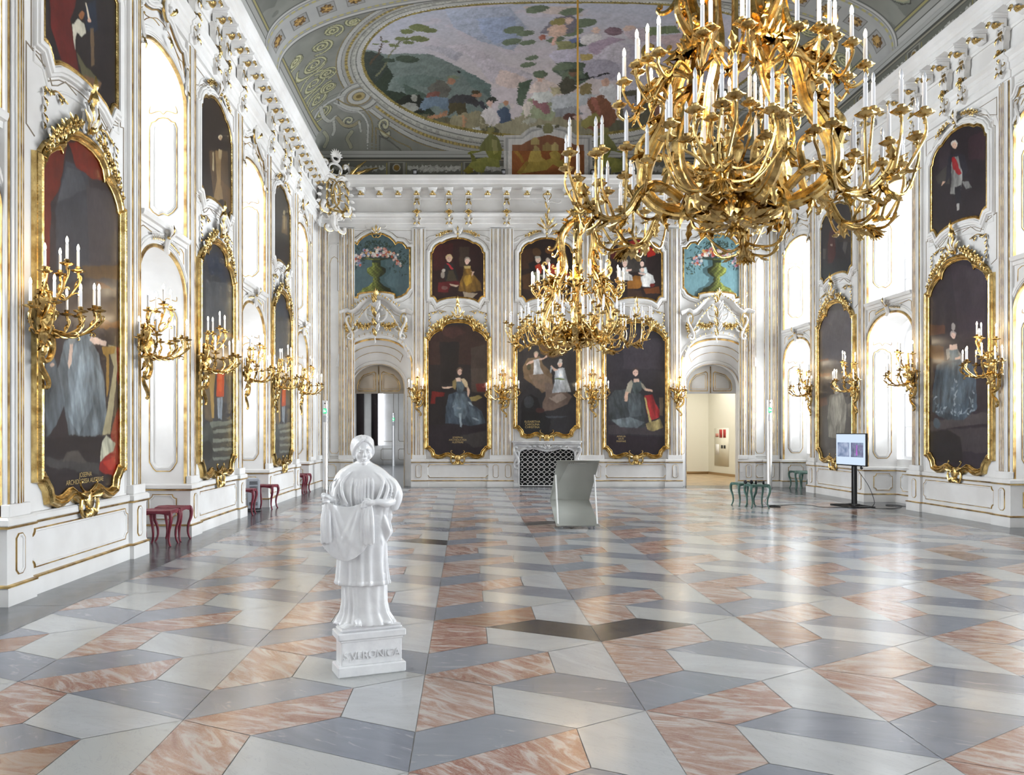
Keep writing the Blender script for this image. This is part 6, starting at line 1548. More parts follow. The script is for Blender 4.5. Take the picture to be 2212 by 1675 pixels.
d6b6a4:-0.20,6.63 -0.20,6.59 -0.22,6.57 -0.25,6.55 -0.28,6.57 -0.31,6.59 -0.31,6.63 -0.31,6.67 -0.28,6.70 -0.25,6.71 -0.22,6.70 -0.20,6.67
6e4a40:-0.27,6.65 -0.27,6.64 -0.28,6.64 -0.29,6.65 -0.28,6.65 -0.27,6.65
6e4a40:-0.22,6.65 -0.22,6.64 -0.24,6.64 -0.24,6.65 -0.24,6.65 -0.22,6.65
9a5a50:-0.24,6.60 -0.24,6.59 -0.26,6.59 -0.27,6.60 -0.26,6.61 -0.24,6.61
a6a093:-0.18,6.73 -0.20,6.71 -0.25,6.69 -0.31,6.70 -0.34,6.72 -0.34,6.75 -0.31,6.77 -0.25,6.77 -0.20,6.76
*7f7a62:-0.46,6.26 -0.25,6.32 -0.19,6.21 -0.23,6.03 -0.51,6.03
a33a28:0.02,6.46 0.18,6.53 0.32,6.42 0.41,6.35 0.32,6.21 0.06,6.28
b0a494:0.12,6.64 0.10,6.58 0.05,6.56 0.01,6.57 -0.03,6.61 -0.03,6.66 0.01,6.71 0.05,6.72 0.10,6.69
d6b6a4:0.09,6.60 0.09,6.57 0.07,6.54 0.04,6.53 0.02,6.54 -0.00,6.57 -0.01,6.60 -0.00,6.64 0.02,6.66 0.04,6.67 0.07,6.66 0.09,6.64
6e4a40:0.03,6.61 0.03,6.60 0.02,6.60 0.01,6.61 0.02,6.62 0.03,6.62
6e4a40:0.07,6.61 0.07,6.60 0.06,6.60 0.05,6.61 0.06,6.62 0.07,6.62
9a5a50:0.06,6.57 0.05,6.56 0.04,6.56 0.03,6.57 0.04,6.58 0.05,6.58
*8e3022:0.18,6.42 0.52,6.44 0.68,6.21 0.41,6.12
*8c8470:-0.21,6.21 0.13,6.26 0.22,6.12 -0.05,6.03
4a2f1a:-0.73,6.21 -0.46,6.26 -0.46,5.75 -0.69,5.80
3a2318:-0.44,5.89 0.63,5.91 0.63,5.53 -0.44,5.53
@kids_c
261b1a:-0.76,7.26 0.79,7.26 0.79,5.44 -0.76,5.44
7e1712:-0.42,7.08 -0.03,7.24 0.29,7.21 0.38,7.03 0.20,6.89 -0.08,6.85 -0.21,6.99
90190f:0.33,7.08 0.58,6.96 0.58,6.80 0.36,6.73
4a1512:-0.72,6.96 -0.35,7.05 -0.44,6.73 -0.72,6.69
3a3430:-0.33,6.92 0.29,6.85 0.29,6.30 -0.31,6.30
8a5a20:-0.24,6.00 -0.01,6.21 0.24,6.14 0.15,5.82 -0.24,5.80
3d2a20:-0.24,5.80 0.15,5.75 0.24,5.48 -0.24,5.53
*b5b2ac:-0.58,6.32 -0.40,6.35 -0.10,6.21 -0.08,6.03 -0.35,6.07 -0.53,6.21
*c6c3bd:-0.40,6.44 -0.24,6.44 -0.21,6.28 -0.37,6.28
d4b2a2:-0.28,6.37 -0.11,6.39 -0.10,6.34 -0.26,6.31
b5a796:-0.22,6.57 -0.24,6.51 -0.29,6.48 -0.36,6.49 -0.40,6.54 -0.40,6.61 -0.36,6.66 -0.29,6.67 -0.24,6.64
d8b8a8:-0.24,6.53 -0.25,6.49 -0.28,6.45 -0.31,6.44 -0.34,6.45 -0.37,6.49 -0.37,6.53 -0.37,6.58 -0.34,6.61 -0.31,6.62 -0.28,6.61 -0.25,6.58
6e4a40:-0.32,6.54 -0.33,6.54 -0.34,6.54 -0.35,6.54 -0.34,6.55 -0.33,6.55
6e4a40:-0.27,6.54 -0.28,6.54 -0.29,6.54 -0.29,6.54 -0.29,6.55 -0.28,6.55
9a5a50:-0.29,6.49 -0.30,6.49 -0.32,6.49 -0.33,6.49 -0.32,6.50 -0.30,6.50
*b9b8b4:0.15,6.14 0.36,6.26 0.52,6.19 0.57,6.00 0.42,5.86 0.20,5.87
*a9b0ae:0.11,6.37 0.32,6.43 0.36,6.26 0.15,6.19
d5b7a6:0.27,6.35 0.25,6.30 0.22,6.28 0.18,6.29 0.15,6.32 0.15,6.37 0.18,6.41 0.22,6.41 0.25,6.39
d4b2a2:0.08,6.28 0.29,6.24 0.29,6.20 0.11,6.23
16151a:0.28,6.56 0.26,6.50 0.21,6.47 0.15,6.48 0.11,6.53 0.11,6.59 0.15,6.64 0.21,6.66 0.26,6.62
d9baaa:0.25,6.52 0.25,6.48 0.22,6.45 0.19,6.44 0.16,6.45 0.14,6.48 0.13,6.52 0.14,6.56 0.16,6.59 0.19,6.60 0.22,6.59 0.25,6.56
6e4a40:0.18,6.53 0.17,6.52 0.16,6.52 0.16,6.53 0.16,6.54 0.17,6.54
6e4a40:0.23,6.53 0.22,6.52 0.21,6.52 0.21,6.53 0.21,6.54 0.22,6.54
9a5a50:0.21,6.48 0.20,6.48 0.18,6.48 0.18,6.48 0.18,6.49 0.20,6.49
6a1f16:0.57,5.91 0.55,5.88 0.51,5.86 0.45,5.86 0.42,5.89 0.42,5.93 0.45,5.97 0.51,5.97 0.55,5.95
6a3a18:0.24,5.80 0.70,5.87 0.72,5.66 0.29,5.66
@man_c
231c22:0.93,7.98 -0.82,7.27 -0.82,5.28 0.93,5.74
2e262c:0.64,7.47 0.27,7.45 0.23,6.66 0.59,6.71
3a3634:0.72,6.63 0.27,6.72 0.27,6.32 0.64,6.45
33232a:-0.30,6.99 -0.77,6.98 -0.77,6.44 -0.30,6.60
26242d:0.31,6.86 0.11,6.86 -0.19,6.73 -0.29,6.42 -0.16,6.32 0.27,6.44 0.41,6.36
*7c7b78:0.19,6.82 -0.00,6.77 -0.12,6.43 -0.08,6.11 0.11,6.08 0.25,6.12 0.21,6.44
8c2026:0.21,6.82 0.11,6.81 -0.10,6.41 -0.02,6.39 0.15,6.57
1c1b24:0.11,6.22 -0.08,6.21 -0.06,5.86 0.07,5.90
9a9795:0.05,5.89 -0.03,5.88 -0.03,5.75 0.04,5.77
c3a08a:0.47,6.45 0.39,6.41 0.47,6.38 0.54,6.37
*6e6d6c:-0.10,6.27 -0.30,6.21 -0.40,6.06 -0.23,6.08
b8b2aa:0.01,7.01 0.04,6.97 0.10,6.96 0.18,7.00 0.23,7.06 0.23,7.11 0.18,7.13 0.10,7.11 0.04,7.06
cba892:0.04,6.98 0.05,6.96 0.08,6.94 0.12,6.95 0.16,6.97 0.19,7.00 0.20,7.04 0.19,7.07 0.16,7.08 0.12,7.08 0.08,7.06 0.05,7.02
6e4a40:0.14,7.03 0.14,7.02 0.16,7.03 0.16,7.04 0.16,7.04 0.14,7.04
6e4a40:0.07,7.00 0.08,7.00 0.09,7.01 0.10,7.01 0.09,7.02 0.08,7.01
9a5a50:0.09,6.98 0.11,6.97 0.13,6.98 0.14,6.99 0.13,6.99 0.11,6.98
@man_d
221c22:0.90,7.04 -0.79,6.60 -0.79,5.31 0.90,5.64
3f1a1c:0.33,6.70 0.03,6.64 0.03,6.35 -0.01,6.03 0.18,5.86 0.45,5.90 0.45,6.31
4c4644:0.72,6.34 0.53,6.29 0.60,6.03 0.72,6.09
4c4644:-0.41,6.24 -0.62,6.19 -0.48,5.93 -0.34,6.09
8d7a70:0.17,6.30 0.18,6.28 0.22,6.28 0.27,6.30 0.30,6.32 0.30,6.34 0.27,6.34 0.22,6.34 0.18,6.32
8d7a70:-0.07,6.48 -0.05,6.46 -0.02,6.45 0.02,6.47 0.05,6.49 0.05,6.52 0.02,6.54 -0.02,6.53 -0.05,6.51
342a28:-0.12,6.47 -0.76,6.43 -0.76,6.16 -0.15,6.31
@man_e
2a211d:-0.63,7.04 1.08,7.59 1.08,5.54 -0.63,5.34
4b3a28:-0.41,6.29 0.64,6.66 0.72,5.78 -0.18,5.57
7a6242:-0.06,6.41 0.26,6.50 0.22,5.93 0.55,5.78 -0.18,5.52 0.02,5.94
8f7c5c:0.09,6.49 0.31,6.54 0.26,6.37 0.12,6.33
b5a78a:0.34,6.80 0.31,6.76 0.24,6.72 0.15,6.69 0.10,6.69 0.10,6.72 0.15,6.76 0.24,6.80 0.31,6.81
a08468:0.31,6.76 0.29,6.74 0.26,6.72 0.22,6.69 0.17,6.68 0.14,6.68 0.13,6.70 0.14,6.72 0.17,6.75 0.22,6.77 0.26,6.78 0.29,6.78
6e4a40:0.20,6.73 0.19,6.72 0.18,6.72 0.17,6.72 0.18,6.72 0.19,6.73
6e4a40:0.27,6.76 0.26,6.75 0.24,6.74 0.24,6.74 0.24,6.75 0.26,6.76
9a5a50:0.24,6.73 0.23,6.72 0.21,6.71 0.19,6.71 0.21,6.71 0.23,6.72
9a8a6a:-0.22,6.33 -0.14,6.36 -0.14,6.04 -0.22,6.02
55402a:0.22,6.01 0.99,6.04 0.81,5.60 0.38,5.68
@man_f
2b2723:-0.56,7.10 1.15,7.48 1.07,6.26 -0.56,6.03
5c4a30:0.07,6.66 0.52,6.75 0.60,6.32 -0.00,6.24
7b6a48:0.16,6.68 0.37,6.74 0.34,6.39 0.19,6.35
8f8264:0.37,6.81 0.34,6.76 0.27,6.72 0.19,6.71 0.14,6.72 0.14,6.76 0.19,6.81 0.27,6.84 0.34,6.84
@man_g
26201f:-0.78,6.60 1.04,7.72 1.04,5.79 -0.78,5.02
5c1f1b:-0.78,6.60 -0.36,6.86 -0.15,6.35 -0.28,6.07 -0.19,5.82 -0.06,5.50 -0.44,5.51 -0.68,5.76
bcb6a4:-0.24,6.03 -0.11,6.16 0.03,6.19 0.07,6.11 -0.04,6.00 -0.13,6.00 -0.17,5.89 -0.18,5.79 -0.22,5.87
8a5a38:0.04,6.28 0.01,6.24 -0.03,6.20 -0.07,6.19 -0.09,6.21 -0.08,6.24 -0.04,6.29 0.00,6.31 0.03,6.31
232936:0.03,6.38 0.31,6.60 0.36,6.27 0.21,6.13 0.07,6.15
c6b8a0:0.04,6.41 0.07,6.43 0.17,6.31 0.14,6.25
c29a84:0.20,6.30 0.19,6.28 0.16,6.26 0.13,6.25 0.11,6.25 0.11,6.27 0.13,6.29 0.16,6.31 0.19,6.31
5f4c36:0.17,6.19 0.26,6.24 0.28,5.83 0.20,5.77
54503a:-0.15,5.78 0.03,5.73 0.41,5.70 0.31,5.57 0.03,5.49
6b5038:0.03,5.62 0.46,5.70 0.41,5.61 0.03,5.47"""
# ================================================================== PICTURES
PD = {}
for line in PAINT.split('\n'):
    if line.startswith('@'): cur_ = PD.setdefault(line[1:], [])
    elif line: cur_.append(line)
def paint_canvas(x, z, data, sc=(1.0, 1.0)):
    """painted shapes over a dark ground; '*' marks shimmering silk"""
    C = H2('241e1e')[None] * (.8 + .5 * vnoise(x, z, 2.5, 41))[:, None]
    wob = .02
    xx = x / sc[0] + (vnoise(x, z, 7, 3) - .5) * wob * 2.4; zz = z + (vnoise(x, z, 7, 8) - .5) * wob * 2.4
    sh = vnoise(x, z, 5, 12, 4); silk = vnoise(x * 9 + z * 2.2, z * 2 - x, 1.6, 19, 4)
    for line in data:
        c, pts = line.split(':')
        s = c[0] == '*'; c = c.lstrip('*')
        P = np.array([tuple(float(t) for t in p.split(',')) for p in pts.split()])
        lo, hi = P.min(0) - .01, P.max(0) + .01
        m = np.where((xx > lo[0]) & (xx < hi[0]) & (zz > lo[1]) & (zz < hi[1]))[0]
        if not len(m): continue
        q = m[in_poly(xx[m], zz[m], P)]
        if not len(q): continue
        w = (xx[q] - lo[0]) / (hi[0] - lo[0] + 1e-6)
        big = (hi - lo).max() > .35
        f = (.74 + .52 * sh[q]) * ((1.1 - .2 * w) if big else 1.0)
        if s: f = f * (.45 + 1.1 * np.clip((silk[q] - .2) * 1.7, 0, 1.3))
        C[q] = H2(c)[None] * f[:, None]
    C *= (.9 + .2 * vnoise(x, z, 24, 5, 2))[:, None]
    return C
def paint_urn(x, z, seed, pale):
    """a green stone urn with a heap of flowers on a blue-grey ground"""
    C = H2('64858a' if pale else '4b5f63')[None] * (.8 + .4 * vnoise(x, z, 3, seed))[:, None]
    def put(m, h, v=None):
        C[m] = H2(h)[None] * (np.ones(m.sum()) if v is None else v[m])[:, None]
    zz = z - 5.62
    n = vnoise(x, z, 12, seed + 1)
    prof = [(-.1, .54), (.10, .50), (.12, .44), (.20, .40), (.22, .34), (.27, .22), (.42, .08), (.44, .12), (.48, .10), (.52, .08), (.56, .16), (.66, .27), (.78, .28), (.81, .22), (.86, .12), (1.02, .13), (1.06, .36), (1.085, .37), (1.10, 0)]
    pz = [p[0] for p in prof]; pr = [p[1] for p in prof]
    w = np.interp(zz, pz, pr)
    m = (np.abs(x - .14) < w) & (zz < 1.08); put(m, '3f5557', .9 + .2 * n)
    m = (np.abs(x) < w) & (zz < 1.085)
    lit = np.clip(.62 - (x / np.maximum(w, .02)) * .75, .12, 1.25)
    rib = .72 + .5 * (np.sin((x / np.maximum(w, .05)) * 9 + zz * 30) > .1)
    put(m, '6a7032', lit * rib * (.55 + .9 * n) * (1 + .35 * np.sin(zz * 70) * np.sin(x * 60)))
    m = (np.abs(x) < w) & (zz > .95) & (zz < 1.03); put(m, '252c1c')
    rs = np.random.RandomState(seed)
    for i in range(230):                                   # twigs and leaves
        a = rs.rand() * PI; r = .35 + .55 * rs.rand() ** .6
        cx = .95 * math.cos(a) * (r + .1); cz = 1.12 + .52 * math.sin(a) * r - (.55 * rs.rand() if abs(cx) > .32 else 0)
        an = rs.rand() * PI; l, ww = .045, .014
        dx, dz = x - cx, zz - cz
        u = dx * math.cos(an) + dz * math.sin(an); v = -dx * math.sin(an) + dz * math.cos(an)
        put((u / l) ** 2 + (v / ww) ** 2 < 1, ('1d2c28', '2c3b30', '3a4738')[i % 3])
    m = (np.abs(x) < .62) & (zz > 1.07) & (zz < 1.30 - .35 * x * x) & (n > .35); put(m, '2c3530')
    cols = ('c9c4bd', 'c78d78', 'b5573c', 'd9d2c6', 'a97d8c', 'c49b5a', '8f98b5', 'c9a59a', 'a8442f', 'bdb7a8')
    for i in range(120):
        t = rs.uniform(-1, 1)
        cx = t * .72; cz = 1.13 + .26 * (1 - t * t) * rs.rand() + (.0 if abs(t) < .6 else -.32 * rs.rand())
        r = rs.uniform(.022, .045)
        d = np.sqrt((x - cx) ** 2 + (zz - cz) ** 2); an = np.arctan2(zz - cz, x - cx)
        c = cols[rs.randint(len(cols))]
        k = d < r * (1 + .18 * np.cos(5 * an))
        C[k] = H2(c) * rs.uniform(.75, 1.1)
        k = d < r * .35; C[k] = H2(c) * .6
    return C
M['canvas'] = mat_attr('oil_paint_on_canvas', .34)
def canvas_obj(F, outline, fn, res, parent, h=.02):
    P = np.asarray(outline); lo, hi = P.min(0), P.max(0)
    na, nb = int((hi[0] - lo[0]) / res) + 2, int((hi[1] - lo[1]) / res) + 2
    A, B = np.meshgrid(np.linspace(lo[0], hi[0], na), np.linspace(lo[1], hi[1], nb), indexing='ij')
    ins = in_poly(A, B, P)
    fm = ins[:-1, :-1] | ins[1:, :-1] | ins[1:, 1:] | ins[:-1, 1:]
    V = F(np.stack([A, B, np.full(A.shape, h)], -1).reshape(-1, 3)).reshape(na, nb, 3)
    mb = MB(); mb.grid(V, 0, fm)
    uc = (lo[0] + hi[0]) / 2
    o = obj('canvas', mb, [M['canvas']], parent)
    C = fn(A.ravel() - uc, B.ravel()).reshape(na, nb, 3)
    K = C.copy()                                            # soften the brush edges
    K[1:-1, 1:-1] = (C[1:-1, 1:-1] * 2 + C[:-2, 1:-1] + C[2:, 1:-1] + C[1:-1, :-2] + C[1:-1, 2:]) / 6
    C = K
    C = C.reshape(-1, 3) * (.82 + .36 * vnoise(A.ravel() * 2.2, B.ravel(), 13, 6, 3))[:, None]
    set_col(o.data, np.clip(C * 1.1, 0, 1))
    return o
FRAME_BIG = [(-.012, .0), (-.012, .045), (.0, .05), (.012, .04), (.022, .05), (.035, .085), (.05, .095), (.062, .085), (.072, .10), (.088, .092), (.10, .06), (.115, .055), (.12, .0)]
FRAME_SM = [(-.01, .0), (-.01, .035), (.0, .04), (.012, .032), (.022, .05), (.04, .045), (.046, .02), (.046, 0)]
def inv_frame(F, uc):
    return F.sub(uc, 0, 0)
def crest_big(mb, G, k=1.0, plume=0.0):
    """gilded flower garland over the head of a large frame, with a white shell spine (mats 0 gold, 1 white)"""
    G_, Gt_ = G, G.sub(0, 0, .07)
    for k_ in (-1, 1):
        G, Gt, s = G_.mir(k_), Gt_.mir(k_), 1
        garland(mb, Gt, [(s * .10, 4.99), (s * .34, 4.93), (s * .56, 4.78), (s * .74, 4.64), (s * .90, 4.44)], .062, 0, n=9, rnd=random.Random(3))
        for x, z, r, L, fl in ((.16, 5.02, 2.5, .22, 0), (.74, 4.55, .9, .16, 0)):
            scroll(mb, Gt, s * x, z, L, r if s > 0 else PI - r, False, .016, 'S', 1)
        # thin festoon sprays on the wall beside the head
        Q = [(s * .34, 5.13), (s * .55, 5.17), (s * .72, 5.10), (s * .80, 5.12)]
        mb.tube(G(np.c_[smooth_path(Q, 4), np.full(13, .02)]), .009, 5, 0)
        for i in range(6):
            leaf(mb, G.sub(0, 0, .01), s * (.4 + .07 * i), 5.15 - .02 * (i % 2), .085, .035, (-.5 if s > 0 else PI + .5) - s * (i % 3) * .7, 0)
        for i in range(5):
            leaf(mb, G.sub(0, 0, .01), s * .82, 5.10 - .085 * i, .10, .04, -PI / 2 + s * .3 * (-1) ** i, 0)
    # central spine
    G, Gt = G_, Gt_
    for i in range(7):
        leaf(mb, Gt, 0, 4.93, .36 - .025 * abs(i - 3), .075, PI / 2 + (i - 3) * .26, 1 if i % 2 else 0, .3, .25)
    scroll(mb, Gt, -.09, 4.92, .24, PI / 2 + .2, False, .022, 'S', 1)
    scroll(mb, Gt.mir(-1), -.09, 4.92, .24, PI / 2 + .2, False, .022, 'S', 1)
    mb.ball(Gt(np.array([[0, 4.97, .05]]))[0], .045, 8, 0)
    for z0, z1, w in ((5.12, 5.34, .05), (5.28, 5.50, .04)):
        leaf(mb, Gt, 0, z0, z1 - z0 + .08, w * 2.2, PI / 2, 0, .4, .3)
        for s in (-1, 1): scroll(mb, Gt, s * .03, z0, .16, PI / 2 - s * .5, s < 0, .013, 'J', 1)
def crest_up(mb, G, plume=0.0):
    Gt_ = G.sub(0, 0, .06)
    for k_ in (-1, 1):
        Gt, s = Gt_.mir(k_), 1
        garland(mb, Gt, [(s * .14, 7.49), (s * .34, 7.46), (s * .52, 7.38), (s * .66, 7.34)], .04, 0, n=6, rnd=random.Random(8))
        leaf(mb, Gt, s * .02, 7.36, .26, .08, PI / 2 - s * .5, 1)
    for i in range(5): leaf(mb, Gt, 0, 7.42, .22 - .02 * abs(i - 2), .055, PI / 2 + (i - 2) * .33, i % 2, .3, .25)
    mb.ball(Gt(np.array([[0, 7.40, .04]]))[0], .035, 8, 0)
    leaf(mb, Gt, 0, 7.37, .12, .05, -PI / 2, 0)
    if plume:
        for i in range(9): leaf(mb, Gt.sub(0, 0, .04), 0, 7.52, .46 - .03 * abs(i - 4), .07, PI / 2 + (i - 4) * .27, 1 if i % 2 else 0, .3, .2, nn=10)
        for i in range(4): leaf(mb, Gt.sub(0, 0, .10), .0, 7.60 + i * .17, .22, .06, PI / 2 + (.3 if i % 2 else -.3), 0, .4, .3)
        for k_ in (-1, 1):
            Gt, s = Gt_.mir(k_), 1
            scroll(mb, Gt.sub(0, 0, .12), s * .05, 8.25, .36, s * .25 if s > 0 else PI - .25, s < 0, .022, 'S', 1)
            scroll(mb, Gt.sub(0, 0, .12), s * .04, 8.36, .18, s * .9 if s > 0 else PI - .9, s < 0, .014, 'J', 0)
        leaf(mb, Gt.sub(0, 0, .12), 0, 8.22, .26, .09, PI / 2, 1)
def foot_cartouche(mb, G):
    Gt = G.sub(0, 0, .08)
    mb.prism([(.085 * math.cos(a), .84 + .105 * math.sin(a)) for a in np.linspace(0, 2 * PI, 17)[:-1]], -.05, .04, Gt, 0, .02)
    Gt_ = Gt
    for k_ in (-1, 1):
        Gt, s = Gt_.mir(k_), 1
        scroll(mb, Gt, s * .09, .78, .22, (PI / 2 - .25) if s > 0 else (PI / 2 + .25), s > 0, .022, 'C', 0)
        leaf(mb, Gt, s * .06, .88, .22, .09, .25 if s > 0 else PI - .25, 0)
        leaf(mb, Gt, s * .05, .76, .13, .06, -PI / 2 + s * .7, 0)
        scroll(mb, Gt, s * .08, .93, .16, .5 if s > 0 else PI - .5, s < 0, .014, 'J', 0)
    for i in range(5): leaf(mb, Gt, 0, .76, .11, .045, -PI / 2 + (i - 2) * .35, 0)
def text_obj(lines, size, F, x, z, parent, mt, name='inscription', h=.026, ext=0.0, align='CENTER'):
    c = bpy.data.curves.new(name, 'FONT'); c.body = '\n'.join(lines); c.size = size; c.align_x = align
    c.extrude = ext; c.space_line = .95
    me_o = bpy.data.objects.new(name + '_tmp', c); COL.objects.link(me_o)
    dg = bpy.context.evaluated_depsgraph_get(); me = bpy.data.meshes.new_from_object(me_o.evaluated_get(dg))
    bpy.data.objects.remove(me_o); bpy.data.curves.remove(c)
    n = len(me.vertices); co = np.zeros(n * 3); me.vertices.foreach_get('co', co); co = co.reshape(-1, 3)
    V = F(np.c_[co[:, 0] * F_FLIP.get(id(F), 1) + x, co[:, 1] + z, co[:, 2] + h])
    me.vertices.foreach_set('co', V.astype(np.float32).ravel()); me.update()
    me.materials.clear(); me.materials.append(mt)
    o = bpy.data.objects.new(name, me); COL.objects.link(o); o.parent = parent
    return o
F_FLIP = {}
M['ink'] = mat('gold_lettering', (.50, .36, .14), .5)
G_PORT_L, G_PORT_U = 'large framed portraits between the windows and doors', 'small shaped pictures in the upper row'
def picture(F, uc, data, big, label, res, plume=0.0, sx=1.0, text=None, flip=False, outl=None, dz=0.0):
    H = outl or (BIG if big else UP)
    if dz: H = [(x, z if z > 2 else z + dz) for x, z in H]
    e = empty('framed_portrait' if outl is None else 'framed_flower_picture', tuple(F([(uc, .8 if big else 5.4, 0)])[0]))
    inv = -np.array(e.location)
    G = Fr(F.o + inv, *F.B)
    out = full(H, uc, sx)
    fn = (lambda x, z: paint_canvas(x, z, PD[data])) if isinstance(data, str) else data
    canvas_obj(G, out, fn, res, e)
    fr = MB(); fr.mold(out, FRAME_BIG if big else FRAME_SM, G, True, 0)
    obj('frame', fr, [M['gold']], e, smooth=.5)
    cr = MB(); Gc = G.sub(uc, 0, 0)
    if outl is None:
        (crest_big if big else crest_up)(cr, Gc, **({'plume': plume}))
        obj('crest', cr, [M['gold'], M['relief']], e, smooth=.9)
    else:
        Gt_ = Gc.sub(0, 0, .05)
        for k_ in (-1, 1):
            Gt, s = Gt_.mir(k_), 1
            scroll(cr, Gt, s * .10, 7.50, .42, -.38 if s > 0 else PI + .38, s > 0, .022, 'S', 1)
            scroll(cr, Gt, s * .03, 7.40, .2, PI / 2 - s * .3, s < 0, .02, 'C', 0)
        for i in range(7): leaf(cr, Gt, 0, 7.42, .25 - .02 * abs(i - 3), .07, PI / 2 + (i - 3) * .33, 1 - i % 2, .3, .2)
        cr.ball(Gt(np.array([[0, 7.44, .05]]))[0], .035, 8, 0)
        obj('crest', cr, [M['gold'], M['relief']], e, smooth=.9)
    if big:
        ca = MB(); foot_cartouche(ca, Gc.sub(0, dz))
        obj('cartouche', ca, [M['gold']], e, smooth=.9)
    if text:
        lines, size, tx, tz = text
        if flip: F_FLIP[id(G)] = -1
        text_obj(lines, size, G, uc + tx, tz, e, M['ink'])
    tag(e, label, 'picture', G_PORT_L if big else G_PORT_U)
    return e
XA, XB = XC - 2.605, XC + 2.605
picture(F_E, XA, 'lady_a', True, 'large gilt-framed portrait of a seated lady in silver-grey, arm on a red cushion', .0115, text=(['JOSEPHA', 'ARCHIDUCISSA', 'AUSTRIAE'], .075, .0, 1.42))
picture(F_E, XC, 'clouds', True, 'large gilt-framed painting of two white figures on clouds, above the fireplace', .0115, text=(['ELISABETHA', 'CAROLINA', 'CHRISTINA'], .085, -.42, 1.88), dz=.60)
picture(F_E, XB, 'lady_b', True, 'large gilt-framed portrait of a lady in dark dress holding a red cloth', .0115, text=(['AMALIA', 'DUX', 'PARMAE'], .075, -.42, 1.45))
picture(F_E, XA, 'kids_a', False, 'small framed picture of two children, one in gold dress, nearest the left doorway', .011)
picture(F_E, XC, 'kids_b', False, 'small framed picture of seated infants under the tall central plume of stucco', .011, plume=1)
picture(F_E, XB, 'kids_c', False, 'small framed picture of two children in white under a red curtain', .011)
picture(F_E, DOORS[0][0], lambda x, z: paint_urn(x, z, 5, False), False, 'picture of a flower urn on dark blue-grey over the left doorway', .010, outl=FLO)
picture(F_E, DOORS[1][0], lambda x, z: paint_urn(-x, z, 9, True), False, 'shaped picture of a flower urn on pale blue over the right doorway', .010, outl=FLO)
picture(F_L, 8.90, 'lady_e', True, 'large portrait of a lady in grey silk with red ermine cloak, nearest left', .0085, sx=1.04, text=(['JOSEPHA', 'ARCHIDUCISSA AUSTRIAE'], .075, .05, 1.10))
picture(F_L, 13.67, 'man_a', True, 'tall portrait with orange coat and stone steps, middle of the left wall', .011, sx=1.04)
picture(F_L, 18.5, 'man_a', True, 'tall portrait with orange coat and stone steps, farthest along the left wall', .014, sx=1.04)
picture(F_R, 14.9, 'lady_c', True, 'tall portrait of a lady in embroidered blue-grey dress, nearest on the right wall', .010, sx=1.04)
picture(F_R, 19.83, 'lady_d', True, 'tall dim portrait of a pale lady behind the television screen', .012, sx=1.04)
picture(F_L, 8.90, 'man_g', False, 'upper picture with a white dog and red curtain, cut off at top left', .009, sx=1.08)
picture(F_L, 13.67, 'man_e', False, 'upper picture of a standing man in brown, middle of the left wall', .011, sx=1.08)
picture(F_L, 18.5, 'man_f', False, 'upper picture in dark brown, farthest along the left wall', .013, sx=1.08)
picture(F_R, 14.9, 'man_c', False, 'upper picture of a white-wigged man with red sash, nearest on the right wall', .010, sx=1.08)
picture(F_R, 19.83, 'man_d', False, 'upper right-wall picture of a figure in red coat, behind the big chandelier', .012, sx=1.08)

# ================================================================== MODILLIONS AND PENDANT BRACKETS
def bracket_tree(name, parts, mats_):
    e = empty(name)
    for nm, mb, ms in parts: obj(nm, mb, ms, e, smooth=.8)
    return e
mo = MB()
mo.box(-.13, .13, -.045, .0, 0, .30, 0, lambda V: np.stack([V[:, 0], -V[:, 2], V[:, 1]], 1), .008)
mo.box(-.11, .11, -.07, -.045, 0, .27, 0, lambda V: np.stack([V[:, 0], -V[:, 2], V[:, 1]], 1), .006)
pr = [(0, -.07), (.25, -.07), (.262, -.10), (.24, -.135), (.20, -.13), (.16, -.115), (.12, -.15), (.08, -.20), (.03, -.225), (0, -.22)]
mo.prism(pr, -.085, .085, lambda V: np.stack([V[:, 2], -V[:, 0], V[:, 1]], 1), 0, .012)
ml = MB()
GB = Fr((0, -.255, -.12), (1, 0, 0), (0, .25, -.97), (0, -.97, -.25))
GB2 = Fr((0, -.20, -.12), (1, 0, 0), (0, 1, -.12), (0, -.12, -1))
for s in (-1, 0, 1):
    leaf(ml, GB2, 0, .0, .17, .075, PI / 2 + s * .6, 0, .1, .25)
leaf(ml, GB, 0, -.02, .11, .09, PI / 2, 0, .4, .4)
ml.ball((0, -.262, -.13), .032, 8, 0)
MOD = bracket_tree('modillion', [('corbel', mo, [M['stucco']]), ('gilded_leaf', ml, [M['gold']])], None)
pb = MB(); pg = MB()
G0 = Fr((0, 0, 0), (1, 0, 0), (0, 0, 1), (0, -1, 0))
pb.prism([(-.13, 0), (.13, 0), (.13, -.05), (.10, -.07), (.10, -.20), (.075, -.25), (.075, -.48), (.11, -.54), (.13, -.60), (.10, -.70), (.05, -.80), (0, -.84), (-.05, -.80), (-.10, -.70), (-.13, -.60), (-.11, -.54), (-.075, -.48), (-.075, -.25), (-.10, -.20), (-.10, -.07), (-.13, -.05)], 0, .10, G0, 0, .015)
Gp_ = G0.sub(0, 0, .10)
for k_ in (-1, 1):
    Gp, s = Gp_.mir(k_), 1
    scroll(pg, Gp, s * .07, -.06, .16, -PI / 2, s > 0, .014, 'S', 1)
    scroll(pb, Gp, s * .09, -.62, .22, -PI / 2 + s * .1, s < 0, .018, 'C', 0)
    scroll(pg, Gp, s * .12, -.52, .26, -PI / 2 - s * .12, s < 0, .011, 'C', 0)
    leaf(pg, Gp, s * .03, -.10, .15, .05, -PI / 2 + s * .35, 0)
    leaf(pg, Gp, s * .02, -.70, .13, .05, -PI / 2 + s * .6, 0)
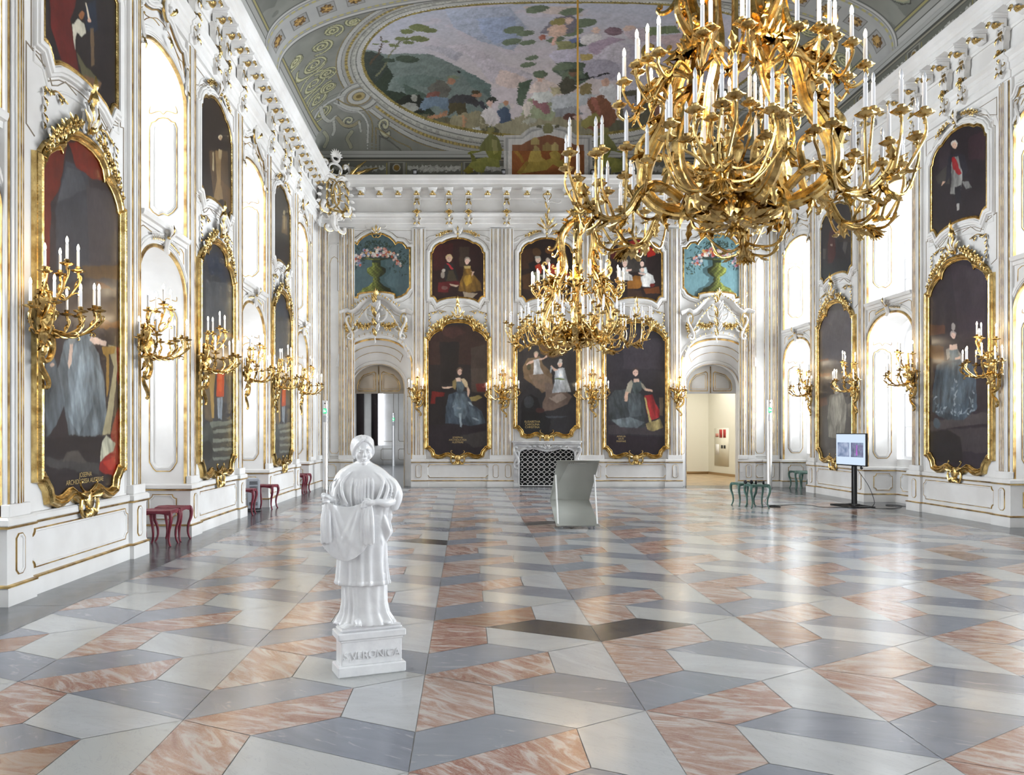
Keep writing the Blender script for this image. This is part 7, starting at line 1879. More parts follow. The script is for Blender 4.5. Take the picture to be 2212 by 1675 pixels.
for i in range(5): leaf(pg, Gp, 0, -.36, .15, .05, -PI / 2 + (i - 2) * .4, 0, .4, .3)
leaf(pg, Gp, 0, -.44, .14, .07, -PI / 2, 0); pg.ball((0, -.14, -.37), .03, 8, 0)
pg.box(-.05, .05, -.09, -.04, .10, .115, 0, G0); pb.ball((0, -.12, -.63), .045, 8, 0)
PEN = bracket_tree('frieze_bracket', [('bracket_body', pb, [M['relief']]), ('gilded_ornament', pg, [M['gold'], M['relief']])], None)
def ordinal(i):
    return ('nearest', 'second', 'third', 'fourth', 'fifth', 'sixth', 'seventh', 'eighth', 'ninth', 'tenth', 'eleventh', 'twelfth', 'thirteenth', 'fourteenth', 'fifteenth', 'sixteenth', 'seventeenth', 'eighteenth', 'nineteenth', 'twentieth',
            'twenty-first', 'twenty-second', 'twenty-third', 'twenty-fourth', 'twenty-fifth', 'twenty-sixth', 'twenty-seventh', 'twenty-eighth', 'twenty-ninth', 'thirtieth', 'thirty-first', 'thirty-second', 'thirty-third', 'thirty-fourth')[i]
first = {}
def place(proto, loc, rz, label, cat, group):
    k = proto.name
    if k not in first: first[k] = 1; o = proto
    else: o = copy_tree(proto)
    o.location = loc; o.rotation_euler = (0, 0, rz); tag(o, label, cat, group)
    return o
def wall_spots(B, y0):
    out = []
    for (a, b) in B:
        if b - a > 2:
            out += [a + .17, b - .17, (a + b) / 2 - .27, (a + b) / 2 + .27]
    return sorted(u for u in out if u > y0)
PEND_E = [XC + s * d for s in (-1, 1) for d in (1.18, 2.29, 2.86, 3.80)]
def mod_positions(pend, u0, u1):
    """a modillion over every pendant bracket and others evenly between them"""
    P = sorted(pend); out = list(P)
    Q = [u0] + P + [u1]
    for a, b in zip(Q[:-1], Q[1:]):
        n = max(0, round((b - a) / .545) - 1)
        out += [a + (b - a) * (i + 1) / (n + 1) for i in range(n)]
    return sorted(out)
zt = Z_COR - .025
for i, u in enumerate(mod_positions(PEND_E, XL + .7, XR - .7)):
    place(MOD, (u, YE - .06, zt), 0, 'white modillion with gilded leaf on the end wall cornice, %s counting from the left corner' % ordinal(i), 'bracket', 'modillions under the cornice')
for i, u in enumerate(PEND_E if False else sorted(PEND_E)):
    place(PEN, (u, YE - .02, Z_COR - .26), 0, 'white and gilt pendant bracket on the end wall frieze, %s from the left' % ordinal(i).replace('nearest', 'first'), 'bracket', 'pendant brackets on the frieze')
for B, X, rz, nm, y0 in ((BAYS_L, XL, PI / 2, 'left', 10.5), (BAYS_R, XR, -PI / 2, 'right', 11.0)):
    s = 1 if X < 0 else -1
    W = wall_spots(B, y0 - 2)
    for i, u in enumerate([p for p in mod_positions(W, 8.0, YE - .7) if p > y0 - .6]):
        place(MOD, (X + s * .06, u, zt), rz, 'white modillion with gilded leaf on the %s wall cornice, %s one away from the camera' % (nm, ordinal(i)), 'bracket', 'modillions under the cornice')
    for i, u in enumerate([p for p in W if p > y0 - .3 and p < YE - .4]):
        place(PEN, (X + s * .02, u, Z_COR - .26), rz, 'white and gilt pendant bracket on the %s wall frieze, %s one away from the camera' % (nm, ordinal(i)), 'bracket', 'pendant brackets on the frieze')

# ================================================================== STUCCO OVER DOORS, ARCHES, CORNERS
def overdoor(uc, label):
    e = empty('overdoor_stucco', (uc, YE, 5.0))
    G = Fr(np.array([0, 0, -5.0]), (1, 0, 0), (0, 0, 1), (0, -1, 0))
    mb = MB(); g = MB()
    H = [(-1.06, 5.09), (-.98, 5.12), (-.86, 5.16), (-.76, 5.12), (-.66, 5.14), (-.52, 5.25), (-.38, 5.42), (-.22, 5.52), (0, 5.54)]
    H = smooth_path(H + [(-x, z) for x, z in H[-2::-1]], 4)
    mb.mold(H, [(-.07, 0), (-.07, .05), (-.03, .09), (.0, .14), (.04, .17), (.06, .14), (.06, 0)], G, False, 0)
    g.mold(H, bead(.02, .02, -.05), G.sub(0, 0, .05), False, 0)
    a = np.linspace(.12, PI - .12, 25)
    R = np.c_[-np.cos(a) * .96, 3.66 + .86 * np.sin(a) ** .9]
    mb.mold(R, roll(.13, .05, 0), G, False, 0)
    for t in np.linspace(.35, PI - .35, 15):
        x, z = -math.cos(t) * .97, 3.66 + .86 * math.sin(t) ** .9
        leaf(g, G.sub(0, 0, .05), x, z - .045, .09, .02, PI / 2 + (x * .6) * -1, 0)
    Gq = G
    for k_ in (-1, 1):
        G, s = Gq.mir(k_), 1
        Gt = G.sub(0, 0, .04)
        scroll(mb, Gt, s * .78, 4.98, .66, -PI / 2, s < 0, .05, 'S', 0, .8, 8)
        scroll(g, Gt.sub(0, 0, .04), s * .74, 4.97, .62, -PI / 2, s < 0, .022, 'S', 0)
        scroll(g, Gt.sub(0, 0, .03), s * .88, 4.92, .34, -PI / 2 + s * .1, s > 0, .018, 'C', 0)
        garland(g, Gt.sub(0, 0, .04), [(s * .84, 4.86), (s * .87, 4.7), (s * .84, 4.52)], .05, 0, n=4)
        scroll(mb, Gt, s * .82, 4.36, .42, -.9 if s > 0 else PI + .9, s > 0, .04, 'S', 0)
        scroll(g, Gt.sub(0, 0, .03), s * .86, 4.36, .38, -.95 if s > 0 else PI + .95, s > 0, .015, 'S', 0)
        garland(g, Gt.sub(0, 0, .03), [(s * .14, 4.78), (s * .36, 4.68), (s * .60, 4.78)], .072, 0, n=5)
        for i in range(8):
            x = .12 + .075 * i; z = 5.36 - .055 * i - .012 * i * i * .5
            leaf(g, Gt.sub(0, 0, .08), s * x, z, .15, .045, (-PI / 2 + s * (.75 - .03 * i)), 0)
            leaf(mb, Gt.sub(0, 0, .07), s * x, z + .02, .17, .06, (-PI / 2 + s * (.55)), 0)
            leaf(g, Gt.sub(0, 0, .14), s * (.1 + .08 * i), 5.57 - .045 * i, .08, .035, PI / 2 - s * .5, 0)
        g.mold(smooth_path([(s * .02, 4.98), (s * .2, 5.02), (s * .36, 5.12), (s * .42, 5.2), (s * .5, 5.08), (s * .68, 5.0)], 4), bead(.012, .012), G, False, 0)
        scroll(mb, Gt.sub(0, 0, .06), s * .10, 5.05, .42, PI / 2 - s * .45, s < 0, .035, 'C', 0)
    G = Gq
    Gt = G.sub(0, 0, .09)
    for z, L, k in ((4.40, .26, 1), (4.52, .28, 0), (4.66, .3, 1), (4.80, .3, 0), (4.95, .36, 1), (5.1, .36, 0), (5.3, .34, 1)):
        s = 1 if k else -1
        leaf(g if k else mb, Gt, 0, z, L, .12, PI / 2 + s * .35, 0, .4, .3)
        scroll(mb if k else g, Gt, 0, z, L * .8, PI / 2 - s * .3, bool(k), .02, 'S', 0)
    for i in range(5): leaf(g, Gt.sub(0, 0, .05), (i - 2) * .02, 5.46, .34 - .04 * abs(i - 2), .06, PI / 2 + (i - 2) * .25, 0, .5, .3)
    mb.ball(Gt(np.array([[0, 5.36, .04]]))[0], (.10, .05, .11), 12, 0)
    obj('stucco_relief', mb, [M['relief']], e, smooth=.9)
    obj('gilding', g, [M['gold']], e, smooth=.9)
    tag(e, label, 'stucco')
overdoor(DOORS[0][0], 'white and gilt stucco with garlands over the left doorway arch')
overdoor(DOORS[1][0], 'white and gilt stucco with garlands over the right doorway arch')
def keystones(F, g0, g1, nm, i):
    uc = (g0 + g1) / 2
    for kind in ('lower', 'upper'):
        e = empty('arch_keystone', tuple(F([(uc, 4.3 if kind == 'lower' else 7.3, 0)])[0]))
        G = Fr(F.o - np.array(e.location), *F.B).sub(uc, 0, .03)
        mb = MB(); g = MB()
        if kind == 'lower':
            scroll(mb, G, 0, 4.45, .30, -PI / 2, False, .045, 'S', 0)
            for s in (-1, 0, 1): leaf(mb if s else g, G.sub(0, 0, .04), 0, 4.34, .20, .06, PI / 2 + s * .5, 0, .5, .4)
            g.ball(G(np.array([[0, 4.36, .05]]))[0], .03, 8, 0)
            for s in (-1, 1):
                for k in range(7):
                    x = .10 + .062 * k
                    leaf(g, G, s * x, 4.33 - .22 * (x / .85) ** 2 + .02, .07, .03, -PI / 2 + s * .3, 0)
                    leaf(mb, G, s * x, 4.33 - .22 * (x / .85) ** 2 + .03, .08, .04, s * .2 if s > 0 else PI - .2, 0)
        else:
            scroll(mb, G, .05, 7.60, .34, -PI / 2 - .3, False, .05, 'C', 0)
            scroll(g, G.sub(0, 0, .03), -.06, 7.55, .26, -PI / 2 + .5, True, .022, 'C', 0)
            scroll(mb, G, 0, 7.33, .30, -PI / 2, True, .028, 'S', 0)
            leaf(g, G.sub(0, 0, .03), 0, 7.25, .2, .07, -PI / 2, 0); leaf(g, G.sub(0, 0, .04), .06, 7.55, .18, .07, 1.0, 0, .5, .4)
            for s in (-1, 1):
                sm = MB()
                Gk = G; G = Gk.mir(s); s0, s = s, 1
                scroll(sm, G, s * .80, 7.16, .42, -PI / 2 + s * .12, s < 0, .028, 'S', 1)
                scroll(sm, G.sub(0, 0, .02), s * .81, 7.14, .38, -PI / 2 + s * .1, s < 0, .014, 'S', 0)
                leaf(sm, G, s * .83, 6.84, .18, .05, -PI / 2 - s * .1, 0)
                G = Gk
                obj('side_scroll', sm, [M['gold'], M['relief']], e, smooth=.9)
        obj('stucco_scroll', mb, [M['relief']], e, smooth=.9); obj('gilding', g, [M['gold']], e, smooth=.9)
        tag(e, 'white and gilt keystone over the %s window arch, %s, %s wall' % (kind, i, nm), 'stucco', 'keystones over the window arches')
for B, F, nm, y0 in ((BAYS_L, F_L, 'left', 9), (BAYS_R, F_R, 'right', 11)):
    q = [g for g in gaps(B) if g[0] > y0]
    for i, g in enumerate(q):
        keystones(F, g[0], g[1], nm, ('nearest', 'second in depth', 'farthest')[i if len(q) == 3 else (i if i < 2 else 2)])
def band(mb, g, F, x, y, L, rot, flip, w, kind='C', fringe=0, h=.0):
    """broad rocaille scroll: a moulded white band with a gilt edge and a shell fringe"""
    G = F.sub(x, y, h, rot, 1.0, flip)
    P = _SC[kind] * L
    n = len(P)
    for j0 in (0,):
        mb.mold(P, [(-w, 0), (-w * .9, w * .5), (-w * .45, w * .75), (0, w * .45), (w * .35, w * .8), (w * .8, w * .65), (w, w * .15), (w, 0)], G, False, 0)
        g.mold(P, [(-w * 1.12, 0), (-w * 1.08, w * .55), (-w * .86, w * .6), (-w * .8, .1 * w)], G, False, 0)
    for e in (0, -1): mb.ball(G(np.array([[P[e][0], P[e][1], w * .4]]))[0], w * 1.15, 10, 0)
    if fringe:
        T = np.gradient(P, axis=0)
        for i in range(3, n - 3, max(1, n // fringe)):
            t = T[i] / np.linalg.norm(T[i]); nrm = np.array([t[1], -t[0]]) * (1 if fringe > 0 else -1)
            q = P[i] + nrm * w * .7
            leaf(mb, G.sub(0, 0, w * .2), q[0], q[1], w * 2.0, w * .9, math.atan2(nrm[1], nrm[0]), 0, .2, .15, nn=6)
            if i % 2: leaf(g, G.sub(0, 0, w * .35), q[0], q[1], w * 1.5, w * .35, math.atan2(nrm[1], nrm[0]), 0, .2, .2, nn=6)
def corner_cartouche(x, y, ang, label):
    e = empty('corner_cartouche', (x, y, 7.75))
    c, s_ = math.cos(ang), math.sin(ang)
    G = Fr((0, 0, 0), (c, s_, 0), (0, 0, 1), (s_, -c, 0))
    mb = MB(); g = MB()
    plate = full([(0, 1.02), (.16, .98), (.26, .85), (.28, .6), (.24, .35), (.12, .12), (0, .05)], 0)
    mb.prism(plate, -.35, .06, G, 0, .03)
    Gt = Gt_ = G.sub(0, 0, .10)
    for k_ in (-1, 1):
        Gt, s = Gt_.mir(k_), 1
        r = lambda a: a
        band(mb, g, Gt, s * .42, .66, 1.02, -PI / 2 + s * .10, s < 0, .085, 'C', 9)
        scroll(g, Gt.sub(0, 0, .06), s * .30, .62, .85, -PI / 2 + s * .05, s < 0, .022, 'C', 0)
        band(mb, g, Gt, s * .10, .06, .62, r(-.30), s > 0, .07, 'S', 6)
        scroll(g, Gt.sub(0, 0, .06), s * .22, .04, .55, r(-.42), s > 0, .03, 'S', 0)
        band(mb, g, Gt, s * .24, -.16, .46, r(-1.1), s < 0, .055, 'C', 5)
        band(mb, g, Gt, s * .26, 1.30, .52, r(1.35), s < 0, .05, 'C', 6)
        band(mb, g, Gt.sub(0, 0, -.06), s * .42, 1.12, .34, r(.5), s > 0, .04, 'C', 5)
        for k in range(5):
            leaf(mb, Gt, s * (.40 + .03 * k), .9 - .17 * k, .20, .10, r(.1 - .15 * k), 0, .2, .2)
        for k, (L, a) in enumerate(((.75, 1.15), (.95, .75), (.60, .45), (.45, .15))):
            leaf(g, Gt.sub(0, 0, -.02), s * .38, 1.12, L, .10, r(a), 0, .9, .25, 3, -.25 * s, 12)
        for k in range(3): leaf(g, Gt.sub(0, 0, .03), s * .30, .95 - .25 * k, .3, .10, -PI / 2 + s * .3, 0)
    Gt = Gt_
    for k in range(9):
        leaf(mb, Gt, 0, 1.72, .22, .07, PI / 2 + (k - 4) * .38, 0, .3, .2)
    a = np.linspace(0, 2 * PI, 20)
    mb.tube(Gt(np.c_[.13 * np.cos(a), 1.70 + .13 * np.sin(a), 0 * a]), .045, 7, 0, False)
    mb.tube(Gt(np.c_[.22 * np.cos(a), 1.36 + .17 * np.sin(a), 0 * a - .02]), .04, 7, 0, False)
    flower(g, Gt, .02, .62, .14, 0, .5); 
    for k in range(4): leaf(g, Gt, .02, .62, .24, .08, .4 + k * 1.5, 0)
    scroll(mb, Gt, -.12, -.02, .35, -PI / 2, False, .08, 'J', 0); scroll(g, Gt.sub(0, 0, .05), -.10, -.05, .3, -PI / 2, False, .03, 'J', 0)
    obj('shell_relief', mb, [M['relief']], e, smooth=.9)
    obj('gilded_feathers', g, [M['gold']], e, smooth=.9)
    tag(e, label, 'stucco')
corner_cartouche(XL + .50, YE - .55, PI / 4, 'large white and gilt rocaille cartouche in the left corner under the ceiling')
corner_cartouche(XR - .50, YE - .55, -PI / 4, 'large white and gilt rocaille cartouche in the right corner, behind the big chandelier')
# ================================================================== CANDLES, SCONCES, CHANDELIERS
def candle_mesh(lit, k=10):
    mb = MB()
    mb.lathe([(.0, 0), (.0155, 0), (.0155, .20), (.0145, .205), (.0, .206)], k=k, m=0)
    mb.lathe([(.0, .204), (.007, .205), (.0125, .222), (.0145, .24), (.0125, .262), (.006, .285), (.0, .296)], k=k, m=1)
    return mb.mesh('candle', .7)
CM = {}
for lit in (0, 1):
    me = candle_mesh(lit); me.materials.append(M['candle']); me.materials.append(M['bulb_on'] if lit else M['bulb_off']); CM[lit] = me
def candle(parent, loc, lit, sc=1.0):
    o = bpy.data.objects.new('candle', CM[lit]); COL.objects.link(o); o.parent = parent
    o.location = loc; o.scale = (sc, sc, sc * .88)
    return o
def cup(mb, c, s=1.0, m=0):
    """bobeche and candle socket; c = base of the candle"""
    x, y, z = c
    mb.lathe([(0, -.115 * s), (.008 * s, -.11 * s), (.006 * s, -.085 * s), (.013 * s, -.075 * s), (.012 * s, -.06 * s), (.045 * s, -.052 * s), (.062 * s, -.040 * s), (.066 * s, -.030 * s), (.055 * s, -.034 * s), (.016 * s, -.040 * s), (.012 * s, -.03 * s), (.020 * s, -.02 * s), (.022 * s, -.004 * s), (.026 * s, .004 * s), (.018 * s, .010 * s), (.013 * s, .006 * s)], c, 12, m, lobes=6, amp=.10)
def arm3(mb, P, r0, r1, per=5, k=6, m=0):
    Q = smooth_path(P, per); t = np.linspace(0, 1, len(Q))
    mb.tube(Q, r0 + (r1 - r0) * t, k, m)
    return Q
def leaf3(mb, p, d, up, L, w, m=0, curl=.4):
    """leaf at point p along direction d"""
    d = np.array(d, float); d /= np.linalg.norm(d) + 1e-9
    n = np.array(up, float); n -= d * (n @ d); n /= np.linalg.norm(n) + 1e-9
    leaf(mb, Fr(p, d, np.cross(n, d), n), 0, 0, L, w, 0, m, curl, .2, nn=7)
def curl3(mb, p, d, up, L, r, m=0, flip=False):
    d = np.array(d, float); d /= np.linalg.norm(d) + 1e-9
    n = np.array(up, float); n -= d * (n @ d); n /= np.linalg.norm(n) + 1e-9
    G = Fr(p, d, n, np.cross(d, n))
    scroll(mb, G, 0, 0, L, 0, False, r, 'J', m, 0, 6)
def sconce(kind):
    """wall light; +y is towards the wall, the arms reach to -y. Origin at the wall, at the lower tip of the back plate."""
    e = empty('wall_sconce')
    back = MB()
    G = Fr((0, 0, 0), (1, 0, 0), (0, 0, 1), (0, -1, 0))
    sml = kind == 'small'
    H = .62 if sml else .95
    for z, L, r_, w in ((0, .20, -.25, .07), (.10, .28, .3, .12), (.26, .30, -.35, .15), (.42, .30, .35, .13)):
        leaf(back, G.sub(0, 0, .02), 0, z * (.7 if sml else 1), L, w, PI / 2 + r_, 0, .4, .3)
    scroll(back, G.sub(0, 0, .04), .0, .02, .30, PI / 2 + .35, True, .028, 'S', 0)
    scroll(back, G.sub(0, 0, .05), .03, .16, .30, PI / 2 - .4, False, .032, 'C', 0)
    scroll(back, G.sub(0, 0, .05), -.03, .34, .34, PI / 2 + .2, False, .03, 'S', 0)
    G_ = G
    for k_ in (-1, 1):
        G, s = G_.mir(k_), 1
        leaf(back, G.sub(0, 0, .05), s * .03, .42, .20, .10, PI / 2 - s * 1.1, 0, .5, .3)
        leaf(back, G.sub(0, 0, .05), s * .02, .22, .14, .07, -PI / 2 + s * .8, 0, .4, .3)
        scroll(back, G.sub(0, 0, .05), s * .05, .44, .17, .7 if s > 0 else PI - .7, s < 0, .016, 'J', 0)
    back.tube(smooth_path([(0, -.02, .35), (0, -.10, .48), (.02, -.12, .62), (-.02, -.10, .78), (0, -.12, .92)] if not sml else [(0, -.02, .28), (0, -.08, .40), (.02, -.1, .52), (0, -.09, .66), (0, -.1, .84)], 5), .018, 7, 0)
    back.ball((0, -.03, .40), (.06, .04, .07), 8, 0)
    obj('back_plate', back, [M['bronze']], e, smooth=.9)
    if kind == 'small':
        tips = [(-90, .22, .56, .60), (-40, .20, .52, .56), (20, .10, .88, 0), (50, .24, .50, .52), (95, .20, .60, 1)]
    elif kind == 'front':
        tips = [(-86, .47, .50, 0), (-62, .42, .56, 1), (-50, .30, .66, 1), (-22, .22, .54, 1), (22, .24, .54, 1), (46, .30, .60, 1), (64, .42, .66, 1), (84, .47, .56, 0),
                (-72, .24, .90, 2), (-30, .14, 1.00, 2), (0, .08, 1.12, 2), (30, .14, 1.00, 2), (74, .24, .90, 2)]
    else:
        tips = [(-88, .34, .52, 0), (-52, .38, .56, 1), (-18, .42, .50, 1), (12, .48, .54, 1), (40, .44, .58, 1), (66, .38, .52, 1), (90, .34, .54, 0),
                (-66, .20, .88, 2), (-8, .22, .98, 2), (28, .28, .94, 2), (80, .20, .92, 2)]
    for (az, r, z, lv) in tips:
        a = math.radians(az)
        dx, dy = math.sin(a), -math.cos(a)
        # keep clear of the wall
        px, py = dx * r, min(dy * r - .10, -.13)
        am = MB()
        z0 = .34 if lv < 2 else .70
        if sml: z0 = .3 if z < .8 else .6
        hook = z - .10
        P = [(0, -.06, z0), (px * .30, -.06 + (py + .06) * .35, z0 - .03 - .03 * (lv < 2)), (px * .62, -.06 + (py + .06) * .62, min(z0, hook) - .09), (px * .97, -.06 + (py + .06) * .95, hook - .10), (px * 1.06, py * 1.03, hook - .03), (px, py, z - .03)]
        Q = arm3(am, P, .014, .009)
        for j in (6, 14):
            d = Q[j + 1] - Q[j]; leaf3(am, Q[j], d, (0, 0, 1), .10, .045, 0)
        curl3(am, Q[11], Q[12] - Q[10], (0, 0, -1), .12, .010)
        curl3(am, Q[16], Q[17] - Q[15], (0, 0, 1), .10, .009)
        cup(am, (px, py, z), .95)
        b = obj('candle_arm', am, [M['bronze']], e, smooth=.8)
        candle(b, (px, py, z), 1, .9)
    return e
SCS = {k: sconce(k) for k in ('small', 'front', 'side')}
G_SC = 'gilt candle sconces on the wall pilasters'
def put_sconce(kind, loc, rz, label):
    p = SCS[kind]
    o = place(p, loc, rz, label, 'wall light', G_SC) if kind not in first else place(copy_tree(p), loc, rz, label, 'wall light', G_SC)
    return o
_used = {}
def put_sconce(kind, loc, rz, label):
    if kind in _used: o = copy_tree(SCS[kind])
    else: o = SCS[kind]; _used[kind] = 1
    o.location = loc; o.rotation_euler = (0, 0, rz); tag(o, label, 'wall light', G_SC)
    return o
zb = 2.30
SP = []
for u, lb in ((7.80, 'gilt candle sconce in front of the nearest left portrait'), (10.28, 'gilt candle sconce at the far side of the nearest left portrait'), (12.62, 'gilt candle sconce on the near side of the middle left portrait'),
              (15.05, 'gilt candle sconce at the far side of the middle left portrait'), (17.45, 'gilt candle sconce on the near side of the farthest left portrait'), (20.0, 'gilt candle sconce at the far side of the farthest left portrait')):
    put_sconce('side', (XL + .09, u, zb), PI / 2, lb); SP.append((XL + .45, u, zb + .85))
for u, lb in ((13.72, 'gilt candle sconce on the near side of the nearest right portrait'), (16.25, 'gilt candle sconce at the far side of the nearest right portrait'), (18.62, 'gilt candle sconce on the near side of the portrait behind the television'), (21.1, 'gilt candle sconce farthest along the right wall')):
    put_sconce('side', (XR - .09, u, zb), -PI / 2, lb); SP.append((XR - .45, u, zb + .85))
for x, k, lb in ((XC - 1.30, 'front', 'large gilt candle sconce left of the fireplace painting'), (XC + 1.30, 'front', 'large gilt candle sconce right of the fireplace painting'),
                 (XC - 3.80, 'small', 'small five-light gilt sconce between left doorway and portrait'), (XC + 3.80, 'small', 'small five-light gilt sconce between portrait and right doorway')):
    put_sconce(k, (x, YE - .10, 2.30 if k == 'front' else 2.34), 0, lb); SP.append((x, YE - .55, zb + .9))

def rz_(v, a):
    c, s = math.cos(a), math.sin(a)
    v = np.asarray(v, float)
    return np.stack([v[..., 0] * c - v[..., 1] * s, v[..., 0] * s + v[..., 1] * c, v[..., 2]], -1)
def chandelier(x, y, z0, rot, label, sub=1.0):
    e = empty('chandelier', (x, y, z0), rot, label, 'chandelier', 'great gilt chandeliers')
    # heights are measured from the lower tip
    bowl = MB()
    bowl.lathe([(0, 0), (.02, .01), (.05, .05), (.04, .09), (.09, .13), (.17, .17), (.12, .21), (.22, .27), (.30, .34), (.26, .40), (.14, .44), (.10, .50), (.0, .52)], (0, 0, 0), 20, 0, lobes=6, amp=.07)
    for i in range(12):
        a = i * PI / 6
        d = rz_(np.array([1, 0, 0.]), a)
        leaf3(bowl, d * .10 + np.array([0, 0, .12]), d + np.array([0, 0, .45]), -np.array([0, 0, 1.]) + d * .3, .26, .13)
        leaf3(bowl, d * .20 + np.array([0, 0, .30]), d * .5 + np.array([0, 0, 1.]), d, .24, .12, 0, .8)
        leaf3(bowl, d * .28 + np.array([0, 0, .34]), d + np.array([0, 0, -.6]), d + np.array([0, 0, .5]), .14, .09)
        if i % 2:
            bowl.ball(d * .27 + np.array([0, 0, .24]), .055, 8, 0)
            curl3(bowl, d * .20 + np.array([0, 0, .40]), d * .4 + np.array([0, 0, 1.]), d, .22, .03)
    for i in range(8):
        d = rz_(np.array([1, 0, 0.]), i * PI / 4); leaf3(bowl, d * .02 + np.array([0, 0, .08]), d * .4 + np.array([0, 0, -1]), d, .12, .05)
    obj('centre_bowl', bowl, [M['bronze']], e, smooth=.8)
    stem = MB()
    stem.lathe([(.03, .48), (.05, .55), (.085, .72), (.07, .80), (.035, .84), (.05, .9), (.03, 1.0), (.028, 1.4), (.05, 1.5), (.06, 1.58), (.03, 1.7), (.025, 2.3), (.05, 2.5), (.03, 2.8)], (0, 0, 0), 10, 0, lobes=5, amp=.1)
    for i in range(5):
        d = rz_(np.array([1, 0, 0.]), i * 2 * PI / 5)
        for zz in (.86, 1.45, 1.62, 2.45): leaf3(stem, d * .03 + np.array([0, 0, zz]), d * .5 + np.array([0, 0, 1.]), d, .18, .07, 0, .7)
    obj('stem', stem, [M['bronze']], e, smooth=.8)
    crown = MB()
    crown.lathe([(.02, 2.70), (.10, 2.78), (.07, 2.84), (.12, 2.90), (.17, 2.95), (.15, 3.0), (.09, 3.03), (.085, 3.10), (.0, 3.12)], (0, 0, 0), 14, 0, lobes=6, amp=.08)
    for i in range(10):
        d = rz_(np.array([1, 0, 0.]), i * PI / 5)
        leaf3(crown, d * .12 + np.array([0, 0, 2.92]), d * .7 + np.array([0, 0, .7 if i % 2 else -.8]), d, .16, .08, 0, .7)
        if i % 2: crown.ball(d * .15 + np.array([0, 0, 3.0]), .035, 6, 0)
    obj('crown', crown, [M['bronze']], e, smooth=.8)
    tas = MB()
    tas.lathe([(.0, 3.10), (.085, 3.12), (.095, 3.30), (.088, 3.62), (.07, 3.66), (.085, 3.70), (.06, 3.76), (.075, 3.80), (.03, 3.90), (.025, 4.0), (0, 4.02)], (0, 0, 0), 20, 0, lobes=20, amp=.06)
    obj('tassel', tas, [M['silk']], e, smooth=.6)
    rope = MB(); rope.tube([(0, 0, 3.95), (0, 0, 5.5), (0, 0, 11.60 - z0)], .022, 8, 0)
    obj('rope', rope, [M['silk']], e, smooth=.9)
    RP = [(.06, 2.80), (.16, 2.74), (.30, 2.62), (.40, 2.44), (.40, 2.18), (.34, 1.94), (.36, 1.72), (.50, 1.50), (.56, 1.28), (.60, 1.10), (.72, .88), (.80, .66), (.78, .46), (.66, .32), (.46, .24), (.26, .28), (.18, .40)]
    for i in range(6):
        a = i * PI / 3
        rb = MB()
        P = np.array([(r * 1.0, 0, z) for r, z in RP])
        Q = smooth_path(P, 4); n = len(Q); t = np.linspace(0, 1, n)
        R = .038 + .020 * np.sin(t * PI)
        rb.tube(rz_(Q, a), R, 7, 0, flat=1.35)
        rb.tube(rz_(Q + np.array([0, .035, 0]), a), R * .5, 5, 0); rb.tube(rz_(Q + np.array([0, -.035, 0]), a), R * .5, 5, 0)
        T = np.gradient(Q, axis=0)
        for j in range(5, n - 3, 6):
            nv = np.array([T[j][2], 0, -T[j][0]]); nv = nv / np.linalg.norm(nv)
            if nv[0] < 0: nv = -nv
            for s in (-1, 1):
                p = Q[j] + nv * .03
                leaf3(rb, rz_(p, a), rz_(T[j] * (1 if j % 2 else -1) + nv * .03 + np.array([0, s * .03, 0]), a), rz_(nv, a), .17, .08, 0, .6)
        # shell cartouche at mid height, scrolls at the shoulder and foot
        for k in range(5):
            d = np.array([.8, (k - 2) * .35, -.7]); leaf3(rb, rz_(np.array([.50, 0, 1.50]), a), rz_(d, a), rz_(np.array([1, 0, .4]), a), .34, .12, 0, .5)
            d = np.array([.5, (k - 2) * .4, .9]); leaf3(rb, rz_(np.array([.52, 0, 1.42]), a), rz_(d, a), rz_(np.array([1, 0, .1]), a), .22, .09, 0, .6)
        for (p, d, u, L, r) in (((.44, 0, 2.40), (.3, 0, -1), (1, 0, 0), .34, .032), ((.40, 0, 2.0), (.2, 0, -1), (1, 0, 0), .30, .028), ((.56, 0, 1.55), (.9, 0, .5), (0, 0, 1), .34, .034), ((.62, 0, 1.1), (.8, 0, -.4), (0, 0, -1), .30, .03),
                                ((.80, 0, .60), (.4, 0, 1), (-1, 0, 0), .34, .032), ((.45, 0, .26), (-.4, 0, 1), (1, 0, 0), .40, .045), ((.62, 0, .34), (1, 0, .3), (0, 0, 1), .3, .03)):
            curl3(rb, rz_(np.array(p, float), a), rz_(np.array(d, float), a), rz_(np.array(u, float), a), L, r)
        flower(rb, Fr(rz_(np.array([.46, 0, .42]), a), rz_(np.array([0, 1., 0]), a), rz_(np.array([-.5, 0, .8]), a), rz_(np.array([.8, 0, .5]), a)), 0, 0, .09, 0, .6)
        obj('rib', rb, [M['bronze']], e, smooth=.8)
        # upper branch: lit candles
        ub = MB(); tips = []
        for (da, r, z) in ((-38, .86, 1.50), (-20, .98, 1.42), (0, 1.04, 1.36), (20, .98, 1.42), (38, .86, 1.50)):
            b = math.radians(da); tip = np.array([r * math.cos(b), r * math.sin(b), z]); tips.append(tip)
            o = np.array([.56, 0, 1.22]); dd = tip - o; sd = dd * np.array([1, 1, 0])
            Q = arm3(ub, rz_(np.array([o, o + sd * .25 + [0, 0, .09], o + sd * .5 + [0, 0, .10], o + sd * .78 + [0, 0, -.06], o + sd * 1.02 + [0, 0, tip[2] - o[2] - .13], tip + [0, 0, -.04]]), a), .018, .010)
            leaf3(ub, Q[6], Q[7] - Q[5], (0, 0, 1), .14, .06); leaf3(ub, Q[13], Q[14] - Q[12], (0, 0, -1), .12, .05)
            curl3(ub, Q[12], Q[13] - Q[11], (0, 0, 1), .12, .011)
            cup(ub, rz_(tip, a), 1.05)
